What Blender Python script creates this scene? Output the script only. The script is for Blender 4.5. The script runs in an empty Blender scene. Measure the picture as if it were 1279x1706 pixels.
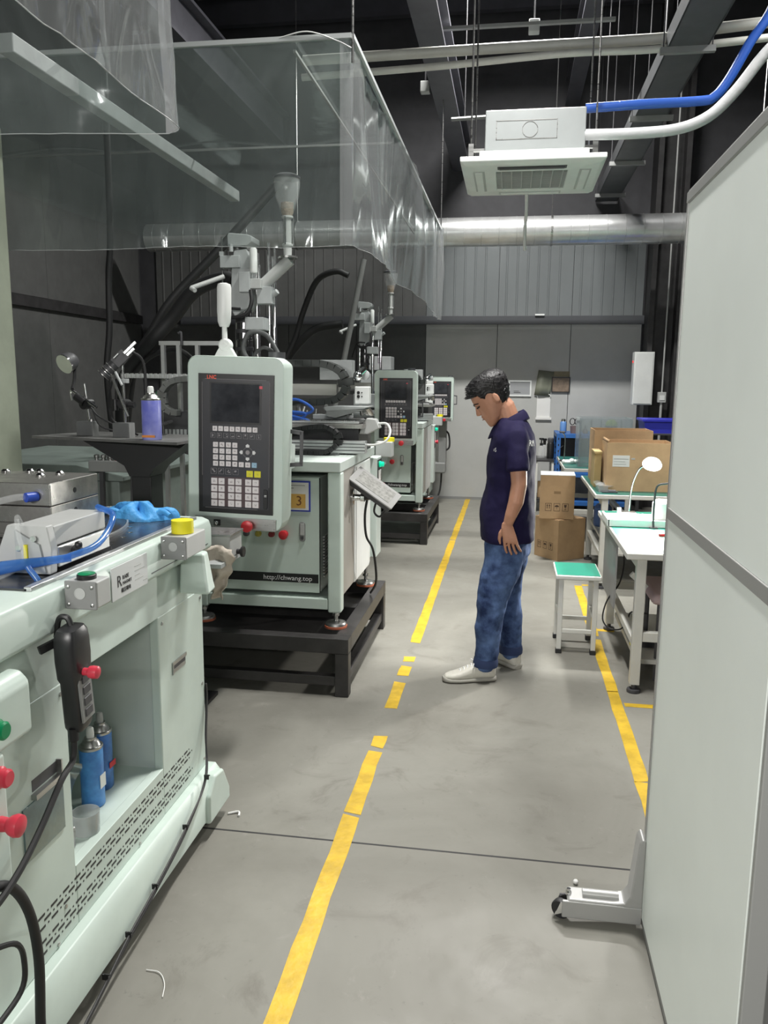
import bpy, bmesh, math, random
from mathutils import Vector, Matrix, Euler, noise
R = math.radians
PI = math.pi
random.seed(7)
SC = bpy.context.scene
COL = SC.collection

# ------------------------------------------------------------------ camera
cam_d = bpy.data.cameras.new('camera')
cam = bpy.data.objects.new('camera', cam_d)
COL.objects.link(cam)
cam_d.sensor_fit = 'HORIZONTAL'
cam_d.sensor_width = 36.0
cam_d.lens = 1330.0 / 1279.0 * 36.0
cam_d.clip_start = 0.02
cam_d.clip_end = 100
YAW, PITCH, ROLL = R(8.8307), R(9.3514), R(0.55)
cm = Matrix.Rotation(YAW, 4, 'Z') @ Matrix.Rotation(PI / 2 - PITCH, 4, 'X') @ Matrix.Rotation(ROLL, 4, 'Z')
cm.translation = Vector((0, 0, 1.6))
cam.matrix_world = cm
SC.camera = cam

# ------------------------------------------------------------------ world, lights, exposure
W = bpy.data.worlds.new('world')
SC.world = W
W.use_nodes = True
W.node_tree.nodes['Background'].inputs[0].default_value = (0.75, 0.82, 0.9, 1)
W.node_tree.nodes['Background'].inputs[1].default_value = 0.03
SC.view_settings.view_transform = 'Standard'
SC.view_settings.look = 'None'
SC.view_settings.gamma = 1.0
SC.view_settings.use_curve_mapping = False
SC.view_settings.exposure = 0.0
SC.cycles.transparent_max_bounces = 40

def area(name, loc, sx, sy, power, rot=(0, 0, 0), col=(1, 0.985, 0.95), spread=180):
    d = bpy.data.lights.new(name, 'AREA')
    d.shape = 'RECTANGLE'
    d.size, d.size_y = sx, sy
    d.energy = power
    d.color = col
    d.spread = R(spread)
    o = bpy.data.objects.new(name, d)
    COL.objects.link(o)
    o.location = loc
    o.rotation_euler = rot
    return o

# the louvred ceiling lamps over the aisle: x, y, z, length along y, power
AISLE_LAMPS = [(-0.05, 3.6, 4.60, 1.2, 112, 130, 0), (1.9, 5.2, 4.40, 1.2, 75, 124, 0),
               (0.10, 7.5, 5.90, 1.5, 480, 160, 1), (-2.8, 6.4, 5.50, 1.2, 10, 140, 0)]  # last one is unseen fill added for the dim left background
for i, (x, y, z, l, p, sp, ax_) in enumerate(AISLE_LAMPS):
    area('aisle_light', (x, y, z), l if ax_ else 0.16, 0.16 if ax_ else l, p, spread=sp)
# fill tubes added behind the camera for the machine fronts, screen and air unit
FILL_TUBES = [(-1.5, -1.7, 2.2, 1.2, 88, -28), (0.35, -1.8, 2.35, 1.2, 42, 16)]
for x, y, z, l, p, az in FILL_TUBES:
    area('tube_light', (x, y, z), l, 0.05, p, rot=(R(86), 0, R(az)))

# ------------------------------------------------------------------ helpers
def srgb(h):
    h = h.lstrip('#')
    r = [int(h[i:i + 2], 16) / 255 for i in (0, 2, 4)]
    return tuple(((c / 12.92) if c <= 0.04045 else ((c + 0.055) / 1.055) ** 2.4) for c in r)

MATS = {}
def mat(name, col, rough=0.5, metal=0.0, var=0.0, vscale=6.0, bump=0.0, bscale=60.0, col2=None, emit=None, estr=0.0,
        spec=0.5, alpha=1.0, trans=0.0, coat=0.0, rvar=0.0, stretch=None, ior=None):
    if name in MATS:
        return MATS[name]
    m = bpy.data.materials.new(name)
    m.use_nodes = True
    nt = m.node_tree
    b = nt.nodes['Principled BSDF']
    if isinstance(col, str):
        col = srgb(col)
    if isinstance(col2, str):
        col2 = srgb(col2)
    b.inputs['Base Color'].default_value = (*col, 1)
    b.inputs['Roughness'].default_value = rough
    b.inputs['Metallic'].default_value = metal
    b.inputs['Specular IOR Level'].default_value = spec
    b.inputs['Alpha'].default_value = alpha
    b.inputs['Transmission Weight'].default_value = trans
    b.inputs['Coat Weight'].default_value = coat
    if ior:
        b.inputs['IOR'].default_value = ior
    if emit is not None:
        b.inputs['Emission Color'].default_value = (*(srgb(emit) if isinstance(emit, str) else emit), 1)
        b.inputs['Emission Strength'].default_value = estr
    tc = None
    if var or bump or rvar:
        tc = nt.nodes.new('ShaderNodeTexCoord')
        mp = nt.nodes.new('ShaderNodeMapping')
        nt.links.new(tc.outputs['Object'], mp.inputs[0])
        if stretch:
            mp.inputs['Scale'].default_value = stretch
    if var or rvar:
        n = nt.nodes.new('ShaderNodeTexNoise')
        n.inputs['Scale'].default_value = vscale
        n.inputs['Detail'].default_value = 5
        n.inputs['Roughness'].default_value = 0.6
        nt.links.new(mp.outputs[0], n.inputs['Vector'])
    if var:
        mx = nt.nodes.new('ShaderNodeMix')
        mx.data_type = 'RGBA'
        c2 = col2 if col2 else tuple(c * (1 - var) for c in col)
        c1 = col if col2 else tuple(min(1, c * (1 + var * 0.6)) for c in col)
        mx.inputs[6].default_value = (*c1, 1)
        mx.inputs[7].default_value = (*c2, 1)
        rp = nt.nodes.new('ShaderNodeMapRange')
        rp.inputs[1].default_value = 0.35
        rp.inputs[2].default_value = 0.65
        nt.links.new(n.outputs['Fac'], rp.inputs[0])
        nt.links.new(rp.outputs[0], mx.inputs[0])
        nt.links.new(mx.outputs[2], b.inputs['Base Color'])
    if rvar:
        rr = nt.nodes.new('ShaderNodeMapRange')
        rr.inputs[1].default_value = 0.3
        rr.inputs[2].default_value = 0.7
        rr.inputs[3].default_value = max(0.02, rough - rvar)
        rr.inputs[4].default_value = min(1, rough + rvar)
        nt.links.new(n.outputs['Fac'], rr.inputs[0])
        nt.links.new(rr.outputs[0], b.inputs['Roughness'])
    if bump:
        n2 = nt.nodes.new('ShaderNodeTexNoise')
        n2.inputs['Scale'].default_value = bscale
        n2.inputs['Detail'].default_value = 3
        nt.links.new(mp.outputs[0], n2.inputs['Vector'])
        bp = nt.nodes.new('ShaderNodeBump')
        bp.inputs['Strength'].default_value = bump
        bp.inputs['Distance'].default_value = 0.01
        nt.links.new(n2.outputs['Fac'], bp.inputs['Height'])
        nt.links.new(bp.outputs[0], b.inputs['Normal'])
    MATS[name] = m
    return m

OFF = {}     # world offset of every object, so that all shapes can be written in world coordinates

def catmull(pts, k=6):
    P = [Vector(p) for p in pts]
    if len(P) < 3:
        return P
    out = []
    for i in range(len(P) - 1):
        p0 = P[i - 1] if i else P[0] * 2 - P[1]
        p1, p2 = P[i], P[i + 1]
        p3 = P[i + 2] if i + 2 < len(P) else P[-1] * 2 - P[-2]
        for j in range(k):
            t = j / k
            out.append(0.5 * ((2 * p1) + (p2 - p0) * t + (2 * p0 - 5 * p1 + 4 * p2 - p3) * t * t + (3 * p1 - p0 - 3 * p2 + p3) * t ** 3))
    out.append(P[-1])
    return out

class MB:
    def __init__(s):
        s.v = []
        s.f = []
    def add(s, vs, fs):
        o = len(s.v)
        s.v += [Vector(v) for v in vs]
        s.f += [tuple(i + o for i in f) for f in fs]
        return s
    def box(s, x0, x1, y0, y1, z0, z1):
        v = [(x0, y0, z0), (x1, y0, z0), (x1, y1, z0), (x0, y1, z0), (x0, y0, z1), (x1, y0, z1), (x1, y1, z1), (x0, y1, z1)]
        return s.add(v, [(0, 3, 2, 1), (4, 5, 6, 7), (0, 1, 5, 4), (1, 2, 6, 5), (2, 3, 7, 6), (3, 0, 4, 7)])
    def obox(s, c, size, rot=(0, 0, 0)):
        q = MB().box(-size[0] / 2, size[0] / 2, -size[1] / 2, size[1] / 2, -size[2] / 2, size[2] / 2)
        m = Euler(rot).to_matrix()
        return s.add([m @ v + Vector(c) for v in q.v], q.f)
    def bar(s, p0, p1, w, h=None):
        """a square bar from p0 to p1"""
        p0, p1 = Vector(p0), Vector(p1)
        h = h or w
        d = (p1 - p0).normalized()
        up = Vector((0, 0, 1)) if abs(d.z) < 0.95 else Vector((0, 1, 0))
        a = d.cross(up).normalized() * w / 2
        b = a.cross(d).normalized() * h / 2
        v = []
        for p in (p0, p1):
            v += [p - a - b, p + a - b, p + a + b, p - a + b]
        return s.add(v, [(0, 1, 2, 3), (7, 6, 5, 4), (0, 4, 5, 1), (1, 5, 6, 2), (2, 6, 7, 3), (3, 7, 4, 0)])
    def cyl(s, p0, p1, r0, r1=None, n=16, cap=True):
        p0, p1 = Vector(p0), Vector(p1)
        r1 = r0 if r1 is None else r1
        d = (p1 - p0).normalized()
        up = Vector((0, 0, 1)) if abs(d.z) < 0.95 else Vector((1, 0, 0))
        a = d.cross(up).normalized()
        b = d.cross(a).normalized()
        v = []
        for p, r in ((p0, r0), (p1, r1)):
            for i in range(n):
                t = 2 * PI * i / n
                v.append(p + a * (r * math.cos(t)) + b * (r * math.sin(t)))
        f = [(i, (i + 1) % n, n + (i + 1) % n, n + i) for i in range(n)]
        if cap:
            f += [tuple(range(n - 1, -1, -1)), tuple(range(n, 2 * n))]
        return s.add(v, f)
    def tube(s, pts, r, n=8, k=6, closed_ends=True):
        P = catmull(pts, k)
        rs = r if callable(r) else (lambda t: r)
        N = len(P)
        tang = [(P[min(i + 1, N - 1)] - P[max(i - 1, 0)]).normalized() for i in range(N)]
        up = Vector((0, 0, 1)) if abs(tang[0].z) < 0.9 else Vector((1, 0, 0))
        a = tang[0].cross(up).normalized()
        v, f = [], []
        for i in range(N):
            t = tang[i]
            a = (a - t * a.dot(t)).normalized()
            b = t.cross(a)
            rr = rs(i / (N - 1))
            for j in range(n):
                th = 2 * PI * j / n
                v.append(P[i] + (a * math.cos(th) + b * math.sin(th)) * rr)
        for i in range(N - 1):
            for j in range(n):
                f.append((i * n + j, i * n + (j + 1) % n, (i + 1) * n + (j + 1) % n, (i + 1) * n + j))
        if closed_ends:
            f += [tuple(range(n - 1, -1, -1)), tuple(range((N - 1) * n, N * n))]
        return s.add(v, f)
    def lathe(s, prof, c=(0, 0, 0), d=(0, 0, 1), n=24):
        """prof: (radius, height) pairs along direction d from c"""
        d = Vector(d).normalized()
        up = Vector((0, 0, 1)) if abs(d.z) < 0.95 else Vector((1, 0, 0))
        a = d.cross(up).normalized()
        b = d.cross(a).normalized()
        v, f = [], []
        for r, h in prof:
            for i in range(n):
                t = 2 * PI * i / n
                v.append(Vector(c) + d * h + (a * math.cos(t) + b * math.sin(t)) * max(r, 1e-4))
        for k in range(len(prof) - 1):
            for i in range(n):
                f.append((k * n + i, k * n + (i + 1) % n, (k + 1) * n + (i + 1) % n, (k + 1) * n + i))
        f += [tuple(range(n - 1, -1, -1)), tuple(range((len(prof) - 1) * n, len(prof) * n))]
        return s.add(v, f)
    def prism(s, poly, axis, a, b):
        """poly: 2D points in the two other axes (in xyz order) extruded along axis from a to b"""
        n = len(poly)
        def P(p, h):
            return {'X': (h, p[0], p[1]), 'Y': (p[0], h, p[1]), 'Z': (p[0], p[1], h)}[axis]
        v = [P(p, a) for p in poly] + [P(p, b) for p in poly]
        f = [tuple(range(n - 1, -1, -1)), tuple(range(n, 2 * n))]
        f += [(i, (i + 1) % n, n + (i + 1) % n, n + i) for i in range(n)]
        return s.add(v, f)
    def sphere(s, c, r, n=14, m=9, sc=(1, 1, 1)):
        v, f = [], []
        for i in range(m + 1):
            ph = PI * i / m
            for j in range(n):
                t = 2 * PI * j / n
                v.append((c[0] + r * sc[0] * math.sin(ph) * math.cos(t), c[1] + r * sc[1] * math.sin(ph) * math.sin(t), c[2] + r * sc[2] * math.cos(ph)))
        for i in range(m):
            for j in range(n):
                f.append((i * n + j, (i + 1) * n + j, (i + 1) * n + (j + 1) % n, i * n + (j + 1) % n))
        return s.add(v, f)
    def grid(s, fn, nu, nv):
        v = [fn(i / nu, j / nv) for j in range(nv + 1) for i in range(nu + 1)]
        f = [(j * (nu + 1) + i, j * (nu + 1) + i + 1, (j + 1) * (nu + 1) + i + 1, (j + 1) * (nu + 1) + i) for j in range(nv) for i in range(nu)]
        return s.add(v, f)
    def loft(s, rings, cap=True):
        n = len(rings[0])
        v = [p for r in rings for p in r]
        f = []
        for k in range(len(rings) - 1):
            for i in range(n):
                f.append((k * n + i, k * n + (i + 1) % n, (k + 1) * n + (i + 1) % n, (k + 1) * n + i))
        if cap:
            f += [tuple(range(n - 1, -1, -1)), tuple(range((len(rings) - 1) * n, len(rings) * n))]
        return s.add(v, f)
    def xf(s, m):
        s.v = [m @ v for v in s.v]
        return s
    def rot(s, piv, ang, axis):
        p = Vector(piv)
        m = Matrix.Rotation(ang, 3, axis)
        s.v = [m @ (v - p) + p for v in s.v]
        return s
    def build(s, name, m, parent=None, bev=0.0, seg=2, solid=0.0, ang=38, fix=True):
        me = bpy.data.meshes.new(name)
        if parent is not None:
            off = OFF[parent]
        else:
            xs = [v.x for v in s.v]; ys = [v.y for v in s.v]; zs = [v.z for v in s.v]
            off = Vector(((min(xs) + max(xs)) / 2, (min(ys) + max(ys)) / 2, min(zs)))
        me.from_pydata([v - off for v in s.v], [], s.f)
        if fix:
            bm = bmesh.new()
            bm.from_mesh(me)
            bmesh.ops.recalc_face_normals(bm, faces=bm.faces)
            bm.to_mesh(me)
            bm.free()
        me.polygons.foreach_set('use_smooth', [True] * len(me.polygons))
        me.set_sharp_from_angle(angle=R(ang))
        me.materials.append(m)
        o = bpy.data.objects.new(name, me)
        COL.objects.link(o)
        if parent is not None:
            o.parent = parent
        else:
            o.location = off
        OFF[o] = off
        if solid:
            md = o.modifiers.new('solid', 'SOLIDIFY')
            md.thickness = solid
            md.offset = 0
        if bev:
            md = o.modifiers.new('bevel', 'BEVEL')
            md.width = bev
            md.segments = seg
            md.limit_method = 'ANGLE'
            md.angle_limit = R(40)
            md.harden_normals = True
        return o

def tag(o, label=None, cat=None, group=None, kind=None):
    if label: o['label'] = label
    if cat: o['category'] = cat
    if group: o['group'] = group
    if kind: o['kind'] = kind
    return o

def thing(name, label, cat, loc, group=None):
    o = bpy.data.objects.new(name, None)
    o.empty_display_size = 0.1
    COL.objects.link(o)
    o.location = loc
    OFF[o] = Vector(loc)
    return tag(o, label, cat, group)

def struct(o):
    o['kind'] = 'structure'
    return o

def piece(src, name, parent, loc, rot=(0, 0, 0), m=None, scale=None):
    """another object that shares src's mesh, placed at a world position"""
    o = bpy.data.objects.new(name, src if isinstance(src, bpy.types.Mesh) else src.data)
    COL.objects.link(o)
    o.parent = parent
    o.location = Vector(loc) - (OFF[parent] if parent is not None else Vector())
    o.rotation_euler = rot
    if scale: o.scale = scale
    if m is not None:
        o.material_slots[0].link = 'OBJECT'
        o.material_slots[0].material = m
    OFF[o] = Vector(loc)
    return o

def mesh_of(mb, name, m, ang=38):
    me = bpy.data.meshes.new(name)
    me.from_pydata(mb.v, [], mb.f)
    bm = bmesh.new(); bm.from_mesh(me); bmesh.ops.recalc_face_normals(bm, faces=bm.faces); bm.to_mesh(me); bm.free()
    me.polygons.foreach_set('use_smooth', [True] * len(me.polygons))
    me.set_sharp_from_angle(angle=R(ang))
    me.materials.append(m)
    return me

def copy_tree(o, parent=None, skip=()):
    c = o.copy()
    COL.objects.link(c)
    c.parent = parent
    OFF[c] = OFF[o]
    for ch in list(o.children):
        if ch.name.split('.')[0] in skip:
            continue
        copy_tree(ch, c, skip)
    return c

def text(name, body, size, m, parent, loc, rot=(R(90), 0, 0), ext=0.0006, align='CENTER', bold=0.0, sx=1.0):
    cu = bpy.data.curves.new(name, 'FONT')
    cu.body = body
    cu.size = size
    cu.extrude = ext
    cu.offset = bold
    cu.align_x = align
    cu.align_y = 'CENTER'
    cu.resolution_u = 2
    t = bpy.data.objects.new(name + '_tmp', cu)
    COL.objects.link(t)
    dg = bpy.context.evaluated_depsgraph_get()
    me = bpy.data.meshes.new_from_object(t.evaluated_get(dg))
    bpy.data.objects.remove(t)
    me.materials.clear()
    me.materials.append(m)
    me.name = name
    o = bpy.data.objects.new(name, me)
    COL.objects.link(o)
    o.parent = parent
    o.location = Vector(loc) - OFF[parent]
    o.rotation_euler = rot
    o.scale = (sx, 1, 1)
    OFF[o] = Vector(loc)
    return o

# ------------------------------------------------------------------ materials
def concrete():
    m = bpy.data.materials.new('polished_concrete')
    m.use_nodes = True
    nt = m.node_tree
    b = nt.nodes['Principled BSDF']
    tc = nt.nodes.new('ShaderNodeTexCoord')
    def noise(scale, det, rough=0.6, dist=0.0):
        n = nt.nodes.new('ShaderNodeTexNoise')
        n.inputs['Scale'].default_value = scale
        n.inputs['Detail'].default_value = det
        n.inputs['Roughness'].default_value = rough
        n.inputs['Distortion'].default_value = dist
        nt.links.new(tc.outputs['Object'], n.inputs['Vector'])
        return n
    def mix(a, bcol, fac, lo, hi):
        mr = nt.nodes.new('ShaderNodeMapRange')
        mr.inputs[1].default_value, mr.inputs[2].default_value = lo, hi
        nt.links.new(fac, mr.inputs[0])
        mx = nt.nodes.new('ShaderNodeMix'); mx.data_type = 'RGBA'
        nt.links.new(mr.outputs[0], mx.inputs[0])
        if isinstance(a, tuple): mx.inputs[6].default_value = (*a, 1)
        else: nt.links.new(a, mx.inputs[6])
        mx.inputs[7].default_value = (*bcol, 1)
        return mx.outputs[2]
    base = mix((0.172, 0.166, 0.144), (0.242, 0.237, 0.209), noise(1.1, 6, 0.62, 0.6).outputs['Fac'], 0.32, 0.68)
    c = mix(base, (0.140, 0.130, 0.111), noise(3.7, 8, 0.7, 0.8).outputs['Fac'], 0.56, 0.78)
    c = mix(c, (0.275, 0.267, 0.242), noise(6.3, 7, 0.75, 1.2).outputs['Fac'], 0.60, 0.82)
    c = mix(c, (0.140, 0.134, 0.118), noise(34, 4, 0.7).outputs['Fac'], 0.64, 0.80)
    nt.links.new(c, b.inputs['Base Color'])
    r = noise(4.5, 6, 0.65, 0.5)
    mr = nt.nodes.new('ShaderNodeMapRange')
    mr.inputs[1].default_value, mr.inputs[2].default_value = 0.3, 0.7
    mr.inputs[3].default_value, mr.inputs[4].default_value = 0.38, 0.60
    b.inputs['Specular IOR Level'].default_value = 0.28
    nt.links.new(r.outputs['Fac'], mr.inputs[0])
    nt.links.new(mr.outputs[0], b.inputs['Roughness'])
    bp = nt.nodes.new('ShaderNodeBump')
    bp.inputs['Strength'].default_value = 0.12
    bp.inputs['Distance'].default_value = 0.004
    nt.links.new(noise(9, 6, 0.6).outputs['Fac'], bp.inputs['Height'])
    nt.links.new(bp.outputs[0], b.inputs['Normal'])
    return m

def film_mat(name, tint, haze, gloss=0.05, alpha_t=(0.86, 0.89, 0.88)):
    """clear soft PVC sheet: mostly see-through, slightly milky, glossy"""
    m = bpy.data.materials.new(name)
    m.use_nodes = True
    nt = m.node_tree
    nt.nodes.remove(nt.nodes['Principled BSDF'])
    out = nt.nodes['Material Output']
    tr = nt.nodes.new('ShaderNodeBsdfTransparent'); tr.inputs[0].default_value = (*alpha_t, 1)
    df = nt.nodes.new('ShaderNodeBsdfDiffuse'); df.inputs[0].default_value = (*tint, 1)
    tl = nt.nodes.new('ShaderNodeBsdfTranslucent'); tl.inputs[0].default_value = (*tint, 1)
    gl = nt.nodes.new('ShaderNodeBsdfGlossy'); gl.inputs['Roughness'].default_value = 0.11
    gl.inputs[0].default_value = (0.9, 0.95, 0.95, 1)
    tc = nt.nodes.new('ShaderNodeTexCoord')
    mp = nt.nodes.new('ShaderNodeMapping'); mp.inputs['Scale'].default_value = (1, 1, 0.35)
    nt.links.new(tc.outputs['Object'], mp.inputs[0])
    nz = nt.nodes.new('ShaderNodeTexNoise'); nz.inputs['Scale'].default_value = 3.2; nz.inputs['Detail'].default_value = 4
    nt.links.new(mp.outputs[0], nz.inputs['Vector'])
    bp = nt.nodes.new('ShaderNodeBump'); bp.inputs['Strength'].default_value = 0.14; bp.inputs['Distance'].default_value = 0.03
    nt.links.new(nz.outputs['Fac'], bp.inputs['Height'])
    nt.links.new(bp.outputs[0], gl.inputs['Normal'])
    a1 = nt.nodes.new('ShaderNodeMixShader'); a1.inputs[0].default_value = 0.5
    nt.links.new(df.outputs[0], a1.inputs[1]); nt.links.new(tl.outputs[0], a1.inputs[2])
    a2 = nt.nodes.new('ShaderNodeMixShader'); a2.inputs[0].default_value = haze
    nt.links.new(tr.outputs[0], a2.inputs[1]); nt.links.new(a1.outputs[0], a2.inputs[2])
    lw = nt.nodes.new('ShaderNodeLayerWeight'); lw.inputs['Blend'].default_value = 0.5
    pw = nt.nodes.new('ShaderNodeMath'); pw.operation = 'POWER'; pw.inputs[1].default_value = 3.6
    nt.links.new(lw.outputs['Facing'], pw.inputs[0])
    fr = nt.nodes.new('ShaderNodeMath'); fr.operation = 'MULTIPLY'; fr.inputs[1].default_value = 0.55
    nt.links.new(pw.outputs[0], fr.inputs[0])
    ad = nt.nodes.new('ShaderNodeMath'); ad.operation = 'ADD'; ad.inputs[1].default_value = gloss; ad.use_clamp = True
    nt.links.new(fr.outputs[0], ad.inputs[0])
    a3 = nt.nodes.new('ShaderNodeMixShader')
    nt.links.new(ad.outputs[0], a3.inputs[0])
    nt.links.new(a2.outputs[0], a3.inputs[1]); nt.links.new(gl.outputs[0], a3.inputs[2])
    nt.links.new(a3.outputs[0], out.inputs['Surface'])
    MATS[name] = m
    return m

M_FLOOR = concrete()
M_GREEN = mat('pale_green_paint', (0.56, 0.655, 0.60), 0.38, var=0.07, vscale=3, rvar=0.08)
M_GREEN2 = mat('pale_grey_green_paint', (0.52, 0.585, 0.55), 0.42, var=0.07, vscale=3)
M_WHITE = mat('white_paint', (0.76, 0.78, 0.76), 0.4, var=0.05)
M_LGREY = mat('light_grey_plastic', (0.46, 0.47, 0.46), 0.45, var=0.06)
M_MGREY = mat('mid_grey_plastic', (0.24, 0.245, 0.24), 0.5, var=0.08)
M_DGREY = mat('dark_grey_metal', (0.06, 0.06, 0.065), 0.5, var=0.2)
M_BLACK = mat('black_plastic', (0.012, 0.012, 0.013), 0.42, var=0.2)
M_RUBBER = mat('black_rubber', (0.015, 0.015, 0.016), 0.6)
M_BSTEEL = mat('black_painted_steel', (0.03, 0.029, 0.03), 0.5, var=0.3, vscale=9)
M_STEEL = mat('brushed_steel', (0.50, 0.50, 0.49), 0.33, metal=1.0, var=0.2, vscale=5, rvar=0.1, stretch=(1, 1, 14))
M_MSTEEL = mat('milled_steel', (0.42, 0.41, 0.39), 0.36, metal=0.9, var=0.35, vscale=11, rvar=0.12)
M_CHROME = mat('chrome', (0.75, 0.75, 0.75), 0.12, metal=1.0)
M_ALU = mat('aluminium', (0.62, 0.63, 0.63), 0.36, metal=0.85, var=0.1)
M_CASTG = mat('grey_cast_paint', (0.40, 0.42, 0.42), 0.45, var=0.12)
M_RED = mat('red_plastic', (0.62, 0.03, 0.04), 0.35)
M_DRED = mat('dark_red_plastic', (0.25, 0.02, 0.025), 0.4)
M_GREENB = mat('green_button', (0.0, 0.22, 0.08), 0.35)
M_YEL = mat('yellow_plastic', (0.80, 0.72, 0.02), 0.4)
M_BLUEC = mat('blue_can_print', (0.10, 0.36, 0.80), 0.35, var=0.25, vscale=22, col2=(0.05, 0.20, 0.58))
M_PLATE = mat('dark_table_plate', (0.10, 0.10, 0.105), 0.24, metal=0.7, var=0.25, vscale=7, rvar=0.08)
M_PRINT = mat('dark_print', (0.02, 0.02, 0.022), 0.6)
M_WPRINT = mat('white_print', (0.75, 0.75, 0.75), 0.6)
M_PAPER = mat('white_paper', (0.72, 0.72, 0.70), 0.7, var=0.03)
M_CARD = mat('cardboard', (0.50, 0.335, 0.185), 0.85, var=0.12, vscale=5, bump=0.05, bscale=90)
M_CARD2 = mat('cardboard_inside', (0.36, 0.235, 0.125), 0.88, var=0.12)
M_GLASS = mat('clear_plastic', (0.85, 0.87, 0.87), 0.08, trans=0.0, alpha=0.16, spec=0.9)
M_BLUEF = film_mat('blue_soft_tube', (0.10, 0.30, 0.75), 0.55, 0.05, (0.6, 0.75, 0.95))
M_FILM = film_mat('clear_pvc_film', (0.44, 0.50, 0.49), 0.11, 0.045, (0.86, 0.885, 0.875))
M_FILMS = film_mat('clear_pvc_film_side', (0.70, 0.72, 0.73), 0.33, 0.13, (0.88, 0.90, 0.90))  # side film brightened in tint and haze for the light falling on it
M_FILMR = film_mat('clear_pvc_film_roof', (0.36, 0.42, 0.41), 0.08, 0.03, (0.82, 0.85, 0.84))
M_FILMN = film_mat('clear_pvc_film_thick', (0.70, 0.71, 0.72), 0.36, 0.16, (0.88, 0.90, 0.90))  # near film whitened too, direct light put into its tint
# ================================================================== THE SETTING
WALL_Y = 10.95
struct(MB().box(-5.2, 3.6, -3.6, WALL_Y + 0.05, -0.10, 0.0).build('floor', M_FLOOR))
floor_o = bpy.data.objects['floor']
M_ROOF = mat('dark_roof_sheet', (0.06, 0.06, 0.075), 0.7, var=0.2)
M_WALLD = mat('dark_wall_panel', (0.045, 0.045, 0.05), 0.7, var=0.15)
ceil = struct(MB().box(-5.2, 3.6, -3.6, WALL_Y + 0.05, 6.4, 6.5).build('ceiling', M_ROOF))

# expansion joint: a saw cut across the floor, drawn as a thin recessed black strip
MB().box(-2.6, 3.0, 2.525, 2.533, 0.0, 0.0007).build('floor_joint', M_RUBBER, floor_o)

# yellow floor tape: each strip a piece of its own with ragged ends
M_TAPE = mat('yellow_floor_tape', (0.58, 0.375, 0.02), 0.5, var=0.2, vscale=14, bump=0.2, bscale=40)
def tape(x0, x1, y0, y1, seed, drift=0.0):
    rnd = random.Random(seed)
    n = max(2, int((y1 - y0) / 0.12))
    L, Rr = [], []
    for i in range(n + 1):
        y = y0 + (y1 - y0) * i / n
        d = drift * i / n
        L.append((x0 + d + rnd.uniform(-0.004, 0.003), y + (rnd.uniform(-0.012, 0.012) if i in (0, n) else 0)))
        Rr.append((x1 + d + rnd.uniform(-0.003, 0.004), y + (rnd.uniform(-0.012, 0.012) if i in (0, n) else 0)))
    mb = MB()
    v = [(p[0], p[1], 0.0) for p in L] + [(p[0], p[1], 0.0) for p in Rr] + [(p[0], p[1], 0.0014) for p in L] + [(p[0], p[1], 0.0014) for p in Rr]
    m = n + 1
    f = []
    for i in range(n):
        f += [(2 * m + i, 3 * m + i, 3 * m + i + 1, 2 * m + i + 1), (i, i + 1, m + i + 1, m + i),
              (i, 2 * m + i, 2 * m + i + 1, i + 1), (m + i, m + i + 1, 3 * m + i + 1, 3 * m + i)]
    f += [(0, m, 3 * m, 2 * m), (n, 2 * m + n, 3 * m + n, m + n)]
    mb.add(v, f)
    return mb.build('floor_tape', M_TAPE, floor_o, ang=30)
for i, (a, b) in enumerate([(0.9, 2.70), (2.715, 3.235), (3.27, 3.385), (3.70, 4.05), (4.16, 4.30), (4.37, 4.46), (4.72, 6.1), (6.11, 8.0), (8.01, 10.9)]):
    tape(-0.562, -0.500, a, b, i)
for i, (a, b) in enumerate([(2.55, 3.14), (3.15, 4.12), (4.125, 5.0), (5.06, 6.35)]):
    tape(0.553, 0.612, a, b, 40 + i)
def cross_tape(x0, x1, y0, y1):
    MB().box(x0, x1, y0, y1, 0.0, 0.0012).build('floor_tape', M_TAPE, floor_o)
cross_tape(0.62, 0.80, 3.93, 3.975)
cross_tape(0.615, 0.72, 5.17, 5.215)
cross_tape(0.615, 0.72, 6.36, 6.40)

# back wall: vertical sandwich panels, a dark girt between the two rows
wb = struct(MB().box(-5.2, 3.6, WALL_Y, WALL_Y + 0.1, 0, 6.4).build('wall_back', M_WALLD))
M_DIMPAN = mat('left_wall_panel', (0.09, 0.092, 0.09), 0.6, var=0.12)  # panels on the left darkened, the shade there put into their colour
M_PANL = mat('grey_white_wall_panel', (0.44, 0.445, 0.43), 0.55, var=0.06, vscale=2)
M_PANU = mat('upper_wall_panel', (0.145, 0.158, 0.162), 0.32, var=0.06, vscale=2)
x = -4.95
pan = None
while x < 1.6:
    w = min(0.95, 1.64 - x)
    MB().box(x + 0.003, x + w - 0.003, WALL_Y - 0.03, WALL_Y, 0.03, 2.35).build('wall_panel', M_PANL if x > -1.2 else M_DIMPAN, wb, bev=0.003)
    mb = MB().box(x + 0.003, x + w - 0.003, WALL_Y - 0.03, WALL_Y, 2.45, 3.62)
    k = x + 0.1
    while k < x + w - 0.05:
        mb.prism([(k - 0.014, WALL_Y - 0.03), (k + 0.014, WALL_Y - 0.03), (k + 0.007, WALL_Y - 0.038), (k - 0.007, WALL_Y - 0.038)], 'Z', 2.452, 3.615)
        k += 0.135
    mb.build('wall_panel', M_PANU if x > -1.2 else M_DIMPAN, wb)
    x += 0.95
MB().box(-4.6, 1.66, WALL_Y - 0.07, WALL_Y - 0.03, 2.345, 2.455).build('girt', mat('girt_paint', (0.055, 0.058, 0.065), 0.5), wb, bev=0.004)
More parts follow.
